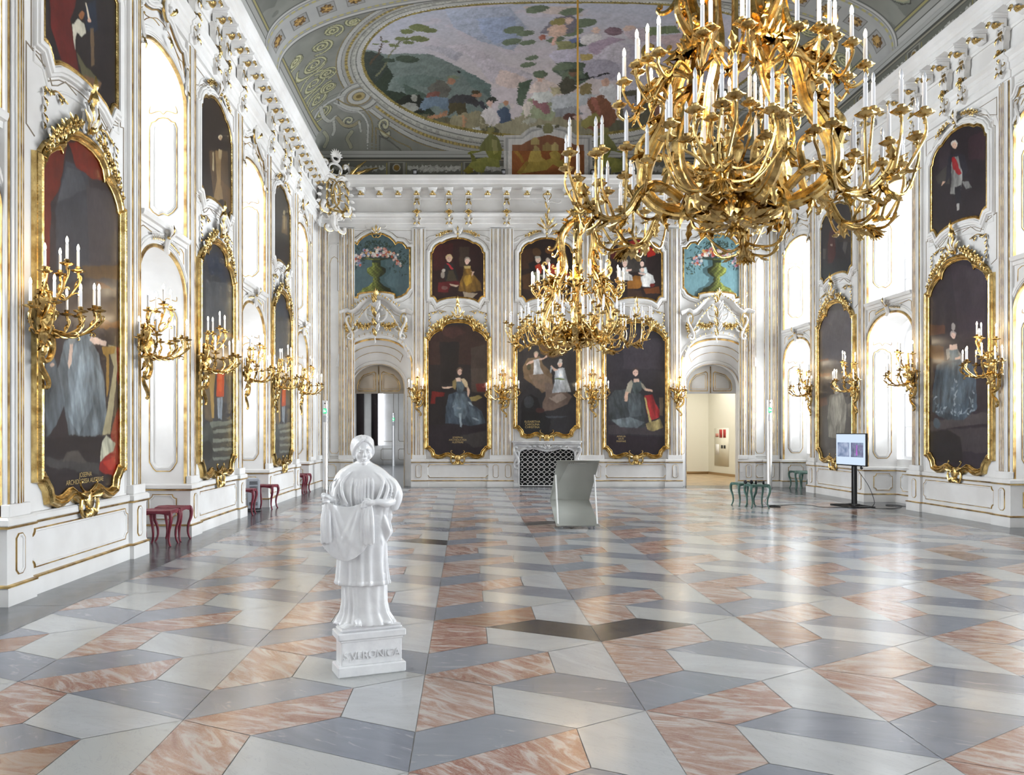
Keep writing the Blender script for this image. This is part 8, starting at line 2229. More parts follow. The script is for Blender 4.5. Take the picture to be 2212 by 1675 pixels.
        B = obj('upper_branch', ub, [M['bronze']], e, smooth=.8)
        for tp in tips: candle(B, tuple(rz_(tp, a)), 1, 1.05)
        # lower branch: unlit candles on a drooping, spreading arm
        lb = MB(); tips = []
        al = a + PI / 6
        o = np.array([.60, 0, .34])
        main = smooth_path(np.array([(.50, 0, .30), (.70, 0, .42), (.86, 0, .36), (1.00, 0, .16), (1.18, 0, .10), (1.34, 0, .22), (1.38, 0, .36)]), 5)
        lb.tube(rz_(main, al), np.linspace(.036, .018, len(main)), 7, 0, flat=1.3)
        lb.tube(rz_(main + np.array([0, .028, .01]), al), .012, 5, 0); lb.tube(rz_(main + np.array([0, -.028, .01]), al), .012, 5, 0)
        for j in range(3, len(main) - 2, 4):
            Tm = main[j + 1] - main[j - 1]
            for s in (-1, 1): leaf3(lb, rz_(main[j], al), rz_(Tm + np.array([0, s * .04, -.01]), al), rz_(np.array([0, 0, -1.]), al), .16, .08, 0, .7)
        curl3(lb, rz_(main[4], al), rz_(np.array([-.3, 0, 1.]), al), rz_(np.array([1, 0, 0.]), al), .26, .032)
        for k in range(6): leaf3(lb, rz_(main[22], al), rz_(np.array([.4, (k - 2.5) * .3, -1.]), al), rz_(np.array([1., 0, 0]), al), .18, .07, 0, .6)
        for (ux, uy, z) in ((.92, -.30, .62), (1.12, -.42, .58), (1.34, -.36, .60), (1.50, -.16, .62), (1.54, .12, .66), (1.38, .36, .58), (1.14, .42, .62), (.92, .30, .56), (1.22, .0, .74)):
            tip = np.array([ux, uy, z]); tips.append(tip)
            o = main[min(len(main) - 1, int(10 + (ux - .9) * 26))]
            dd = tip - o; sd = dd * np.array([1, 1, 0])
            if abs(uy) > .05: PP = [o, o + sd * .35 + [0, 0, -.05], o + sd * .75 + [0, 0, -.02 + .1 * (z > .6)], o + sd * 1.05 + [0, 0, (z - o[2]) * .55], tip + [0, 0, -.05]]
            else: PP = [o, o + sd * .5 + [0, .03, .12], o + sd * .9 + [0, -.03, .28], tip + [0, 0, -.05]]
            Q = arm3(lb, rz_(np.array(PP), al), .016, .009)
            leaf3(lb, Q[5], Q[6] - Q[4], (0, 0, -1), .12, .055); curl3(lb, Q[9], Q[10] - Q[8], (0, 0, 1), .11, .010)
            cup(lb, rz_(tip, al), 1.05)
        # inner pair nearer the stem
        for s in (-1, 1):
            tip = np.array([.44, s * .15, 1.02 if s > 0 else .94]); tips.append(tip)
            Q = arm3(lb, rz_(np.array([(.06, 0, .62), (.20, s * .05, .56), (.36, s * .10, .60), (.47, s * .16, .74), tuple(tip + [0, 0, -.05])]), al), .016, .009)
            leaf3(lb, Q[6], Q[7] - Q[5], (0, 0, -1), .14, .06); curl3(lb, Q[11], Q[12] - Q[10], (0, 0, 1), .13, .011); cup(lb, rz_(tip, al), 1.05)
        B = obj('lower_branch', lb, [M['bronze']], e, smooth=.8)
        for tp in tips: candle(B, tuple(rz_(tp, al)), 0, 1.05)
    # pendant scrolls under the bowl
    for i in range(6):
        a = i * PI / 3 + PI / 6
        pl = MB()
        arm3(pl, rz_(np.array([(.20, 0, .26), (.34, 0, .32), (.46, 0, .28), (.44, 0, .16), (.32, 0, .10), (.20, 0, .13)]), a), .022, .012)
        leaf3(pl, rz_(np.array([.46, 0, .24]), a), rz_(np.array([0., 0, -1]), a), rz_(np.array([1., 0, 0]), a), .2, .08)
        leaf3(pl, rz_(np.array([.30, 0, .10]), a), rz_(np.array([-1., 0, .1]), a), rz_(np.array([0., 0, -1]), a), .16, .07)
        obj('pendant_scroll', pl, [M['bronze']], e, smooth=.8)
    return e
M['silk'] = mat('golden_silk_cord', (.62, .34, .06), .5, bump=(80, .4))
chandelier(2.40, 7.10, 3.36, PI / 2 + .12, 'huge gilt chandelier in the foreground, upper right, cut by the top edge')
chandelier(2.40, 17.10, 3.36, .30, 'gilt chandelier hanging from a golden rope in the middle distance, before the end wall')
# ================================================================== STATUE
M['pearl'] = mat('pearl_white_resin', (.87, .87, .87), .25, noise=(11, .10, (.80, .80, .81)), bump=(38, .10), Subsurface_Weight=.10, Subsurface_Radius=(.02, .02, .02), Coat_Weight=.7, Coat_Roughness=.10)
def ridge(a, p=2.0):
    return 1 - 2 * np.abs(np.sin(a / 2)) ** p
def loft(mb, rows, k=120, folds=None, cap=True):
    """rows: (z, cx, cy, rx, ry); folds(theta, z) -> radial factor"""
    Z = np.array([r[0] for r in rows]); R = np.array(rows)
    zz = np.linspace(Z[0], Z[-1], max(12, int(abs(Z[-1] - Z[0]) / .010)))
    o = np.argsort(Z); S = R[o]
    f = lambda j: np.interp(zz, S[:, 0], S[:, j])
    cx, cy, rx, ry = f(1), f(2), f(3), f(4)
    t = np.arange(k) * 2 * PI / k
    F = folds(t[None, :], zz[:, None]) if folds else np.ones((len(zz), k))
    P = np.stack([cx[:, None] + rx[:, None] * np.cos(t) * F, cy[:, None] + ry[:, None] * np.sin(t) * F, zz[:, None] + 0 * t], -1)
    n = len(zz)
    V = P.reshape(-1, 3)
    Fc = [(i * k + j, i * k + (j + 1) % k, (i + 1) * k + (j + 1) % k, (i + 1) * k + j) for i in range(n - 1) for j in range(k)]
    if cap: Fc += [tuple(range(k - 1, -1, -1)), tuple((n - 1) * k + j for j in range(k))]
    mb.add(V, Fc)
def sheet(mb, fn, nu, nv, th=.008):
    U, W = np.meshgrid(np.linspace(0, 1, nu), np.linspace(0, 1, nv), indexing='ij')
    P = fn(U, W)
    du = np.gradient(P, axis=0); dv = np.gradient(P, axis=1)
    N = np.cross(du, dv); N /= np.linalg.norm(N, axis=2, keepdims=True) + 1e-9
    A, B = P - N * th / 2, P + N * th / 2
    idx = np.arange(nu * nv).reshape(nu, nv); off = nu * nv
    q = np.stack([idx[:-1, :-1], idx[1:, :-1], idx[1:, 1:], idx[:-1, 1:]], -1).reshape(-1, 4)
    F = q.tolist() + (q[:, ::-1] + off).tolist()
    bd = list(idx[:, 0]) + list(idx[-1, 1:]) + list(idx[-2::-1, -1]) + list(idx[0, -2:0:-1])
    for a, b in zip(bd, bd[1:] + bd[:1]): F.append((a, b, b + off, a + off))
    mb.add(np.vstack([A.reshape(-1, 3), B.reshape(-1, 3)]), F)
def limb(mb, pts, rad, k=16, per=6):
    Q = smooth_path(pts, per); R = np.interp(np.linspace(0, 1, len(Q)), np.linspace(0, 1, len(rad)), rad)
    mb.tube(Q, R, k); mb.ball(Q[0], R[0], 14); mb.ball(Q[-1], R[-1], 14)
def build_statue(x, y):
    e = empty('statue', (x, y, 0), 0, 'pearl-white statue of a draped woman holding out a cloth, on a lettered pedestal', 'statue')
    mb = MB()
    # rocky plinth and hem of the gown
    def gown(t, z):
        s = np.clip((.62 - z) / .3, 0, 1)
        return 1 + (.035 + .11 * s) * (np.abs(np.sin(6.5 * t + 2.0 * np.sin(3 * t) + 3 * (z - .3))) ** .8 - .5) + .03 * np.sin(13 * t + 1)
    loft(mb, [(.325, -.028, .0, .198, .098), (.345, -.026, .0, .188, .094), (.40, -.030, .0, .160, .082), (.47, -.032, 0, .148, .078), (.60, -.034, 0, .150, .080), (.66, -.03, 0, .15, .08)], folds=gown)
    def tun(t, z):
        s = np.clip((.85 - z) / .25, 0, 1)
        return 1 + (.02 + .05 * s) * np.sin(15 * t + 1.2 * np.sin(4 * t)) + .03 * s * np.sin(7 * t)
    loft(mb, [(.585, -.044, -.002, .178, .094), (.60, -.044, -.002, .180, .096), (.615, -.044, -.002, .174, .092), (.74, -.046, 0, .166, .088), (.90, -.045, .0, .165, .088), (1.05, -.040, .0, .168, .088)], folds=tun)
    # a sandal tip and folds pooling on the ground
    limb(mb, [(-.07, -.06, .355), (-.06, -.105, .348), (-.055, -.125, .343)], [.024, .02, .014])
    for i in range(4): limb(mb, [(-.055 + .011 * (i - 1.5), -.118, .343), (-.055 + .013 * (i - 1.5), -.142, .338)], [.008, .006], 8)
    for (a, b, c) in ((-.19, -.04, .34), (.12, -.05, .345), (.15, .0, .35), (.03, -.07, .34), (-.13, -.07, .34)):
        mb.ball((a, b, c - .006), (.030, .022, .014), 12)
    # torso under the cape
    def cape(t, z):
        f = np.clip(-np.sin(t), 0, 1)
        return 1 + .030 * np.sin(17 * t + 4 * z) * f * np.clip((1.30 - z) / .15, 0, 1) + .016 * np.sin(9 * t + 8 * z)
    loft(mb, [(1.00, -.036, .005, .165, .082), (1.07, -.034, .006, .19, .088), (1.113, -.030, .006, .212, .094), (1.195, -.032, .006, .222, .100), (1.26, -.034, .006, .210, .100), (1.313, -.040, .008, .182, .094), (1.348, -.043, .008, .150, .084), (1.375, -.042, .008, .105, .068), (1.392, -.040, .008, .066, .052), (1.405, -.040, .008, .050, .044)], folds=cape)
    # vertical gathers on the breast
    for i, xx in enumerate((-.105, -.075, -.055, -.035, -.015, .008, .035)):
        zt = 1.325 - .25 * (xx + .035) ** 2 * 10
        limb(mb, [(xx * .8 - .006, -.068, zt), (xx, -.094, 1.26), (xx * 1.05, -.098, 1.18), (xx * 1.0 + .006, -.094, 1.11)], [.004, .008, .009, .006], 8)
    # collar band
    a = np.linspace(PI * 1.02, PI * 1.98, 24)
    mb.tube(np.c_[-.034 + .088 * np.cos(a), .004 + .074 * np.sin(a), 1.352 - .028 * np.abs(np.sin(a))], .007, 8)
    a = np.linspace(PI * 1.02, PI * 1.98, 24)
    mb.tube(np.c_[-.034 + .060 * np.cos(a), .004 + .056 * np.sin(a), 1.368 - .022 * np.abs(np.sin(a))], .006, 8)
    # mantle edges falling from the shoulders
    for pts, r in (([(-.10, -.066, 1.34), (-.165, -.085, 1.27), (-.16, -.10, 1.19), (-.13, -.104, 1.13)], .014), ([(-.13, -.05, 1.33), (-.20, -.065, 1.24), (-.215, -.08, 1.15), (-.20, -.085, 1.10)], .018),
                   ([(.03, -.06, 1.345), (.10, -.075, 1.28), (.085, -.10, 1.20), (.05, -.11, 1.13)], .014), ([(.06, -.05, 1.335), (.13, -.07, 1.25), (.12, -.09, 1.18), (.09, -.10, 1.13)], .016)):
        limb(mb, pts, [r * .45, r * .75, r * .8, r * .5], 10)
    # right-hand mantle: sleeve and cascade below the elbow
    limb(mb, [(.08, .02, 1.31), (.15, .0, 1.25), (.180, -.005, 1.18), (.165, -.01, 1.11)], [.035, .045, .048, .040])
    for i in range(3): limb(mb, [(.115 + .012 * i, -.050, 1.235 - .022 * i), (.15, -.052, 1.225 - .022 * i), (.183, -.035, 1.236 - .022 * i)], [.004, .007, .005], 8)
    def cz(t, z):
        return 1 + .20 * np.sin(z * 48 + 2.2 * t) * np.clip(np.cos(t - .0) + .35, 0, 1) + .12 * np.sin(6 * t + z * 26)
    loft(mb, [(1.12, .105, -.005, .060, .055), (1.06, .082, -.005, .055, .052), (1.01, .088, -.008, .066, .056), (.965, .084, -.006, .060, .052), (.92, .082, -.006, .062, .050), (.877, .078, -.004, .058, .046), (.82, .062, -.002, .042, .036), (.765, .052, 0, .022, .022)], folds=cz)
    for sx in (-1, 1):
        for i in range(4):
            a0 = .055 + .030 * i
            limb(mb, [(-.038 + sx * a0 * .8, -.050 + .012 * i, 1.372 - .012 * i), (-.036 + sx * (a0 + .055), -.068 + .010 * i, 1.30 - .010 * i), (-.034 + sx * (a0 + .075), -.082 + .012 * i, 1.22), (-.034 + sx * (a0 + .062), -.092 + .010 * i, 1.155)], [.002, .0045, .006, .003], 8)
    # forearms
    limb(mb, [(.172, -.01, 1.150), (.125, -.075, 1.135), (.075, -.110, 1.143), (.045, -.120, 1.141)], [.034, .030, .021, .018])
    limb(mb, [(-.19, -.01, 1.19), (-.205, -.05, 1.155), (-.235, -.085, 1.155), (-.25, -.10, 1.16)], [.034, .030, .022, .019])
    # right hand: palm, four bent fingers over the edge of the cloth, thumb above
    limb(mb, [(.045, -.122, 1.141), (.022, -.130, 1.140), (.004, -.134, 1.136)], [.019, .022, .020])
    for i in range(4):
        d = i * .0115
        limb(mb, [(.012 - .004 * i, -.140, 1.154 - d), (-.010 - .003 * i, -.150, 1.150 - d), (-.022 - .002 * i, -.146, 1.143 - d), (-.022, -.136, 1.138 - d)], [.0078, .0075, .007, .006], 8, 4)
    limb(mb, [(.028, -.136, 1.152), (.010, -.140, 1.164), (-.012, -.142, 1.164)], [.010, .009, .007], 8, 4)
    # left hand: closed fist on the gathered corner
    limb(mb, [(-.25, -.10, 1.162), (-.262, -.112, 1.165)], [.022, .024])
    for i in range(4):
        d = i * .0125
        limb(mb, [(-.246, -.126, 1.183 - d), (-.262, -.142, 1.184 - d), (-.280, -.136, 1.181 - d), (-.284, -.120, 1.178 - d)], [.008, .0085, .008, .007], 8, 4)
    limb(mb, [(-.240, -.128, 1.166), (-.250, -.146, 1.176), (-.264, -.150, 1.184)], [.009, .009, .007], 8, 4)
    limb(mb, [(-.27, -.11, 1.17), (-.285, -.105, 1.188), (-.292, -.10, 1.178)], [.018, .018, .012], 10)
    # the cloth
    def veil(U, W):
        xl, xr = -.268 - .025 * np.sin(W * PI * .7), .0 + .01 * W
        xx = xl + (xr - xl) * U
        sag = np.sin(PI * U)
        top = 1.152 - .042 * sag
        bot = .885 - .125 * np.sin(PI * np.clip(U * .93 + .04, 0, 1)) ** .8
        zz = top + (bot - top) * W
        yy = -.118 - .020 * sag * np.sin(PI * W) - .012 * W
        e1 = np.exp(-((U - .16 - .35 * W) / .05) ** 2) + np.exp(-((U - .1 - .12 * W) / .035) ** 2) + .7 * np.exp(-((U - .2 - .7 * W) / .06) ** 2)
        e2 = np.exp(-((U - .86 + .30 * W) / .05) ** 2) + np.exp(-((U - .93 + .06 * W) / .03) ** 2) + .7 * np.exp(-((U - .80 + .55 * W) / .05) ** 2)
        yy = yy - .017 * (e1 + e2) * (1 - W) ** .6
        yy = yy - .004 * vnoise(U * 4, W * 5, 3, 9, 3) * np.clip(W * 2, 0, 1)
        return np.stack([xx, yy, zz], -1)
    sheet(mb, veil, 110, 110, .016)
    # head of a man pressed into the cloth, in low relief
    mb.ball((-.125, -.142, .945), (.034, .010, .052), 18); mb.ball((-.125, -.152, .94), (.005, .006, .014), 8)
    for s in (-1, 1):
        mb.ball((-.125 + s * .013, -.152, .955), (.007, .004, .004), 8)
        limb(mb, [(-.125 + s * .028, -.140, .985), (-.125 + s * .042, -.140, .95), (-.125 + s * .038, -.139, .90)], [.008, .009, .005], 8)
    mb.ball((-.125, -.150, .918), (.010, .005, .004), 8)
    # hanging ends of the cloth below each hand
    for x0, n_, z1, w in ((-.262, 4, .885, .017), (.018, 4, .875, .017)):
        for i in range(n_):
            xx = x0 + (i - 1.5) * w * .85
            limb(mb, [(x0 + (i - 1.5) * .006, -.120, 1.13), (xx, -.150 - .008 * (i % 2), 1.05), (xx + .002, -.156 - .008 * (i % 2), .96), (xx * 1.01 + .003, -.152, z1 + .008 * (i % 2))], [.008, .012, .015, .013], 10)
    def back(U, W):
        xx = -.30 + .16 * U + .02 * W; zz = 1.12 - .29 * W - .05 * U * W; yy = -.07 + .012 * np.sin(U * 14 + W * 2) - .02 * W
        return np.stack([xx, yy, zz], -1)
    sheet(mb, back, 30, 50, .02)
    # neck and head, turned a little to the right and bowed
    limb(mb, [(-.038, .010, 1.375), (-.038, .004, 1.41), (-.038, .0, 1.44)], [.048, .042, .040])
    hd = MB()
    hd.ball((0, .004, .010), (.050, .060, .066), 36); hd.ball((0, -.012, -.022), (.041, .045, .056), 30)
    hd.ball((0, -.038, -.062), (.019, .017, .015), 16)
    hd.tube([(0, -.058, .018), (0, -.069, .0), (0, -.077, -.014)], [.0055, .0070, .0085], 10); hd.ball((0, -.070, -.017), (.011, .009, .006), 10)
    hd.ball((0, -.0585, -.0335), (.0155, .0095, .0038), 12); hd.ball((0, -.0575, -.0425), (.0125, .009, .0042), 12)
    for s in (-1, 1):
        hd.ball((s * .019, -.0485, .003), (.0105, .0075, .0062), 14)
        hd.tube([(s * .006, -.060, .016), (s * .019, -.062, .021), (s * .032, -.052, .015)], [.004, .0055, .003], 8)
        hd.tube([(s * .010, -.0575, .0045), (s * .019, -.0605, .0085), (s * .029, -.0545, .0045)], .0028, 6)
        hd.ball((s * .028, -.034, -.022), (.018, .020, .020), 14)
        hd.ball((s * .049, .0, -.012), (.008, .012, .018), 12)
        # hair swept from the parting back over the ears
        for j in range(6):
            zz = .066 - .008 * j
            hd.tube(smooth_path([(s * .003, -.036 + .014 * j, .066 + .002 * j), (s * (.028 + .003 * j), -.040 + .014 * j, .052 + .002 * j), (s * (.047 + .002 * j), -.024 + .012 * j, .022), (s * (.054), .000 + .009 * j, -.016), (s * .044, .028 + .005 * j, -.046)], 6), [.0065] * 8 + [.0095] * 10 + [.009] * 7, 8)
    hd.ball((0, .022, .012), (.055, .056, .060), 30); hd.ball((0, .052, -.030), (.045, .036, .034), 20)
    hd.tube([(0, -.036, .064), (0, -.016, .073), (0, .010, .077), (0, .04, .070)], [.006, .007, .008, .008], 8)
    V = np.vstack(hd.V)
    yaw, pit = math.radians(15), math.radians(12)
    Rm = (Matrix.Rotation(yaw, 3, 'Z') @ Matrix.Rotation(-pit * -1, 3, 'X'))
    Rn = np.array(Rm)
    mb.add(V @ Rn.T * 1.22 + np.array([-.038, -.010, 1.478]), hd.F)
    o = obj('figure', mb, [M['pearl']], e)
    md = o.modifiers.new('remesh', 'REMESH'); md.mode = 'VOXEL'; md.voxel_size = .0034; md.use_smooth_shade = True
    sm = o.modifiers.new('smooth', 'SMOOTH'); sm.factor = .5; sm.iterations = 2
    # pedestal, turned with respect to the figure
    pd = MB(); al = math.radians(21.9); T = lambda V: rz_(V, al)
    T0 = lambda V: rz_(V, al)
    pd.box(-.23, .23, -.095, .095, 0, .072, 0, T, .008)
    pd.box(-.205, .205, -.078, .078, .07, .245, 0, T, .005)
    pd.box(-.212, .212, -.084, .084, .225, .242, 0, T, .004)
    pd.box(-.23, .23, -.095, .095, .24, .290, 0, T, .008)
    pd.box(-.210, .210, -.080, .080, .288, .315, 0, T, .012)
    obj('pedestal', pd, [M['pearl']], e, smooth=.5)
    gr = MB()
    def ground(U, W):
        xx = -.20 + .40 * U; yy = -.075 + .15 * W
        zz = .313 + .022 * vnoise(U * 3, W * 2, 2, 4, 3) * np.clip(np.minimum(np.minimum(U, 1 - U), np.minimum(W, 1 - W)) * 12, 0, 1)
        return rz_(np.stack([xx, yy, zz], -1), al)
    sheet(gr, ground, 50, 24, .02)
    obj('rocky_ground', gr, [M['pearl']], e, smooth=.7)
    Ft = Fr((0, 0, 0), tuple(rz_(np.array([1., 0, 0]), al)), (0, 0, 1), tuple(rz_(np.array([0, -1., 0]), al)))
    text_obj(['S·VERONICA'], .068, Ft, 0, .115, e, M['pearl'], 'inscription', .080, .006)
    return e
build_statue(-.648, 5.323)
# ================================================================== STOOLS, SCREEN, STANDS, FIREPLACE, SIDE ROOMS
M['red'] = mat('dark_red_paint', (.20, .020, .038), .42, noise=(12, .25))
M['green'] = mat('grey_green_paint', (.10, .20, .165), .42, noise=(12, .25))
M['sgrey'] = mat('grey_powder_coat', (.33, .335, .30), .6)
M['white_rod'] = mat('white_lacquer', (.78, .78, .76), .35)
M['room_cream'] = mat('cream_wall_paint', (.74, .73, .65), .7)
M['marble_w'] = mat('white_fireplace_marble', (.68, .68, .67), .3, noise=(4, .3, (.5, .5, .51)), bump=(12, .1))
M['firebox_black'] = mat('fireplace_dark', (.012, .012, .013), .9)  # even black for the flat sheet closing the fireplace opening
M['cable'] = mat('black_cable', (.02, .02, .022), .5)
def make_stool(m):
    e = empty('stool')
    H, w = .50, .205
    s = MB()
    n = 25
    U, W = np.meshgrid(np.linspace(-1, 1, n), np.linspace(-1, 1, n), indexing='ij')
    edge = 1 + .055 * np.cos(U * PI) * 1.0; edge2 = 1 + .055 * np.cos(W * PI)
    X = U * w * np.where(np.abs(U) >= 0, edge2, 1); Y = W * w * edge
    top = H - .018 * (1 - np.minimum(1, (np.abs(U) ** 2.5 + np.abs(W) ** 2.5))) - .012 * np.cos(U * PI * .5) ** 2 * (np.abs(W) > .9) + .010 * np.abs(np.abs(U) - np.abs(W))
    s.grid(np.stack([X, Y, top], -1)); s.grid(np.stack([X, Y, top - .035], -1)[::-1])
    for k in range(n - 1):
        for (i0, j0, i1, j1) in ((k, 0, k + 1, 0), (k, n - 1, k + 1, n - 1), (0, k, 0, k + 1), (n - 1, k, n - 1, k + 1)):
            P = [(X[i0, j0], Y[i0, j0], top[i0, j0]), (X[i1, j1], Y[i1, j1], top[i1, j1]), (X[i1, j1], Y[i1, j1], top[i1, j1] - .035 - .02 * 0), (X[i0, j0], Y[i0, j0], top[i0, j0] - .035)]
            s.add(P, [(0, 1, 2, 3)])
    obj('seat', s, [m], e, smooth=.6)
    a = MB()
    for (sx, sy) in ((0, 1), (0, -1), (1, 0), (-1, 0)):
        t = np.linspace(-1, 1, 15)
        lo = H - .075 + .030 * (1 - t ** 2) 
        P = np.stack([t * w * .93, np.full(15, w * .93)], 1)
        for off in (0, -.018):
            pass
        Q = []
        for x_, z_ in zip(t * w * .93, lo): Q += [(x_, w * .93, z_), (x_, w * .93, H - .03), (x_, w * .93 - .02, z_), (x_, w * .93 - .02, H - .03)]
        Q = np.array(Q)
        ang = math.atan2(sy, sx) - PI / 2
        F = []
        for i in range(14):
            b = i * 4; c = b + 4
            F += [(b, c, c + 1, b + 1), (b + 2, b + 3, c + 3, c + 2), (b, b + 2, c + 2, c)]
        a.add(rz_(Q, ang), F)
    obj('apron', a, [m], e, smooth=.6)
    for i in range(4):
        l = MB()
        P = [(.185, .185, H - .02), (.197, .197, H - .09), (.190, .190, H - .18), (.165, .165, .22), (.158, .158, .12), (.168, .168, .05), (.182, .182, .012), (.186, .186, 0)]
        Q = smooth_path(P, 4); R = np.interp(np.linspace(0, 1, len(Q)), [0, .12, .3, .6, .85, 1], [.026, .030, .024, .016, .015, .018])
        l.tube(rz_(Q, i * PI / 2), R, 8)
        obj('leg', l, [m], e, smooth=1.0)
    return e
SR, SG = make_stool(M['red']), make_stool(M['green'])
def put_stool(proto, used, x, y, rz, label, group):
    o = copy_tree(proto) if used else proto
    o.location = (x, y, 0); o.rotation_euler = (0, 0, rz); tag(o, label, 'stool', group)
for i, (x, y, rz, lb) in enumerate(((-4.33, 11.30, .06, 'dark red stool in the nearest left recess, the one closest to the camera'), (-4.34, 11.80, -.05, 'dark red stool in the nearest left recess, behind the closest one'),
        (-4.30, 15.46, .1, 'dark red stool standing in front of the grey air heater'), (-4.18, 16.66, -.08, 'dark red stool right of the grey air heater'),
        (-4.36, 20.55, .05, 'dark red stool in the farthest left recess, nearer of two'), (-4.36, 21.13, -.05, 'dark red stool in the farthest left recess, farther of two'))):
    put_stool(SR, i, x, y, rz, lb, 'dark red stools along the left wall')
for i, (x, y, rz, lb) in enumerate(((6.17, 16.87, .0, 'grey-green stool carrying headphones, the front one beside the pillar lamp'), (6.04, 17.33, .12, 'grey-green stool half hidden behind the one with headphones'),
        (9.46, 22.62, .05, 'grey-green stool in the far right window recess, left one'), (9.36, 21.98, -.1, 'grey-green stool in the far right window recess, right one'))):
    put_stool(SG, i, x, y, rz, lb, 'grey-green stools on the right side')
# headphones
def headphones(x, y, z, rz, label):
    e = empty('headphones', (x, y, z), rz, label, 'headphones', 'black headphones on the stool')
    b = MB(); a = np.linspace(0, PI, 16)
    b.tube(np.c_[.085 * np.cos(a), .10 * np.sin(a) - .02, .03 + .02 * np.sin(a)], .011, 7)
    obj('headband', b, [M['dark']], e, smooth=1)
    for s in (-1, 1):
        c = MB(); c.lathe([(0, -.02), (.035, -.02), (.043, -.008), (.043, .010), (.034, .022), (.0, .018)], k=14, axis=lambda V: np.stack([V[:, 2], V[:, 0], V[:, 1]], 1), c=(s * .075, -.02, .043))
        obj('ear_cup', c, [M['dark']], e, smooth=.8)
headphones(6.02, 17.0, .492, .3, 'black headphones lying on the left part of the green stools'); headphones(6.22, 16.86, .492, -.4, 'black headphones lying on the front green stool')
# pillar lamps with escape sign
def pillar(x, y, h, label, rz=0.0):
    e = empty('emergency_light_column', (x, y, 0), rz, label, 'light column', 'aluminium escape-route columns')
    p = MB(); p.lathe([(0, 0), (.078, 0), (.078, .01), (.074, .02), (.074, h - .01), (.070, h), (0, h)], k=28)
    obj('column', p, [M['steel']], e, smooth=.6)
    f = MB(); f.lathe([(0, 0), (.085, 0), (.085, .012), (.06, .018), (0, .018)], k=24); obj('foot_plate', f, [M['steel']], e, smooth=.6)
    a = np.linspace(-2.3, -.84, 9)
    def patch(nm, z0, z1, m, r=.0765):
        mb = MB(); P = np.stack([np.stack([r * np.cos(a), r * np.sin(a), np.full(9, z)], -1) for z in (z0, z1)]); mb.grid(P); return obj(nm, mb, [m], e, smooth=1)
    sg = patch('escape_sign', h - .36, h - .22, M['exit'])
    pi = MB(); G = Fr((0, -.0775, h - .36), (1, 0, 0), (0, 0, 1), (0, -1, 0))
    pi.prism([(-.035, .03), (-.012, .03), (-.012, .11), (-.035, .11)], 0, .001, G); pi.prism([(-.004, .07), (.012, .095), (.02, .075), (.036, .07), (.02, .06), (.03, .03), (.014, .035), (.008, .055), (-.004, .03), (-.01, .04)], 0, .001, G)
    pi.ball(G(np.array([[.010, .105, 0]]))[0], (.007, .001, .007), 8)
    o = obj('sign_figure', pi, [M['exit_white']], sg)
    s = MB(); s.lathe([(0, 0), (.018, 0), (.018, .006), (0, .006)], k=12, axis=lambda V: np.stack([V[:, 0], -V[:, 2], V[:, 1]], 1), c=(0, -.073, h - .08)); obj('sensor', s, [M['dark']], e)
    patch('access_flap', h - .60, h - .42, M['flap'])
M['exit'] = emis('green_escape_sign', (.02, .42, .16), 1.0); M['exit_white'] = emis('sign_white', (.8, .9, .85), 1.0)
M['flap'] = mat('grey_flap', (.5, .5, .52), .5)
pillar(-3.92, 22.2, 2.48, 'tall aluminium column with green escape sign at the left, near the corner')
pillar(8.67, 22.75, 2.52, 'tall aluminium column with green escape sign at the right, near the right doorway')
pillar(-3.42, 37.6, 2.5, 'aluminium column with green sign seen in the room beyond the left doorway')
# television on a stand
tv = empty('television_stand', (8.30, 17.15, 0), 0, 'flat television screen showing two blurred pictures, on a black column stand', 'television')
th = math.atan2(-1.0, .13)
Tt = lambda V: rz_(V, th)          # local x along the screen width, -y... faces the room
G = Fr((0, 0, 0), tuple(rz_(np.array([1., 0, 0]), th)), (0, 0, 1), tuple(rz_(np.array([0, -1., 0]), th)))
zs0, zs1, hw = .875, 1.575, .53
b = MB(); b.box(-hw, hw, -.02, .03, zs0, zs1, 0, Tt, .008); obj('bezel', b, [M['dark']], tv)
b = MB(); b.box(-hw + .02, hw - .02, -.024, -.018, zs0 + .025, zs1 - .02, 0, Tt); sc = obj('screen', b, [M['scr']] if 'scr' in M else [M['dark']], tv)
M['scr'] = emis('screen_pale_blue', (.42, .50, .60), .72); sc.data.materials[0] = M['scr']
def blur_pic(name, c1, c2, c3):
    m = bpy.data.materials.new(name); m.use_nodes = True; nt = m.node_tree; nt.nodes.clear()
    tc = nt.nodes.new('ShaderNodeTexCoord'); n = nt.nodes.new('ShaderNodeTexNoise'); n.inputs['Scale'].default_value = 7; n.inputs['Detail'].default_value = 3
    r = nt.nodes.new('ShaderNodeValToRGB'); r.color_ramp.elements[0].color = (*c1, 1); r.color_ramp.elements[1].color = (*c3, 1); r.color_ramp.elements[0].position = .3; r.color_ramp.elements[1].position = .7
    q = r.color_ramp.elements.new(.5); q.color = (*c2, 1)
    e_ = nt.nodes.new('ShaderNodeEmission'); o_ = nt.nodes.new('ShaderNodeOutputMaterial')
    nt.links.new(tc.outputs['Object'], n.inputs[0]); nt.links.new(n.outputs['Fac'], r.inputs[0]); nt.links.new(r.outputs[0], e_.inputs[0]); nt.links.new(e_.outputs[0], o_.inputs[0])
    e_.inputs[1].default_value = .7
    return m
for x0, x1, m in ((-.46, -.03, blur_pic('blurred_blue_picture', (.10, .14, .22), (.20, .24, .34), (.32, .36, .46))), (.02, .45, blur_pic('blurred_dark_picture', (.06, .09, .12), (.14, .14, .22), (.2, .28, .36)))):
    b = MB(); b.box(x0, x1, -.027, -.024, zs0 + .19, zs1 - .20, 0, Tt); obj('screen_picture', b, [m], sc)
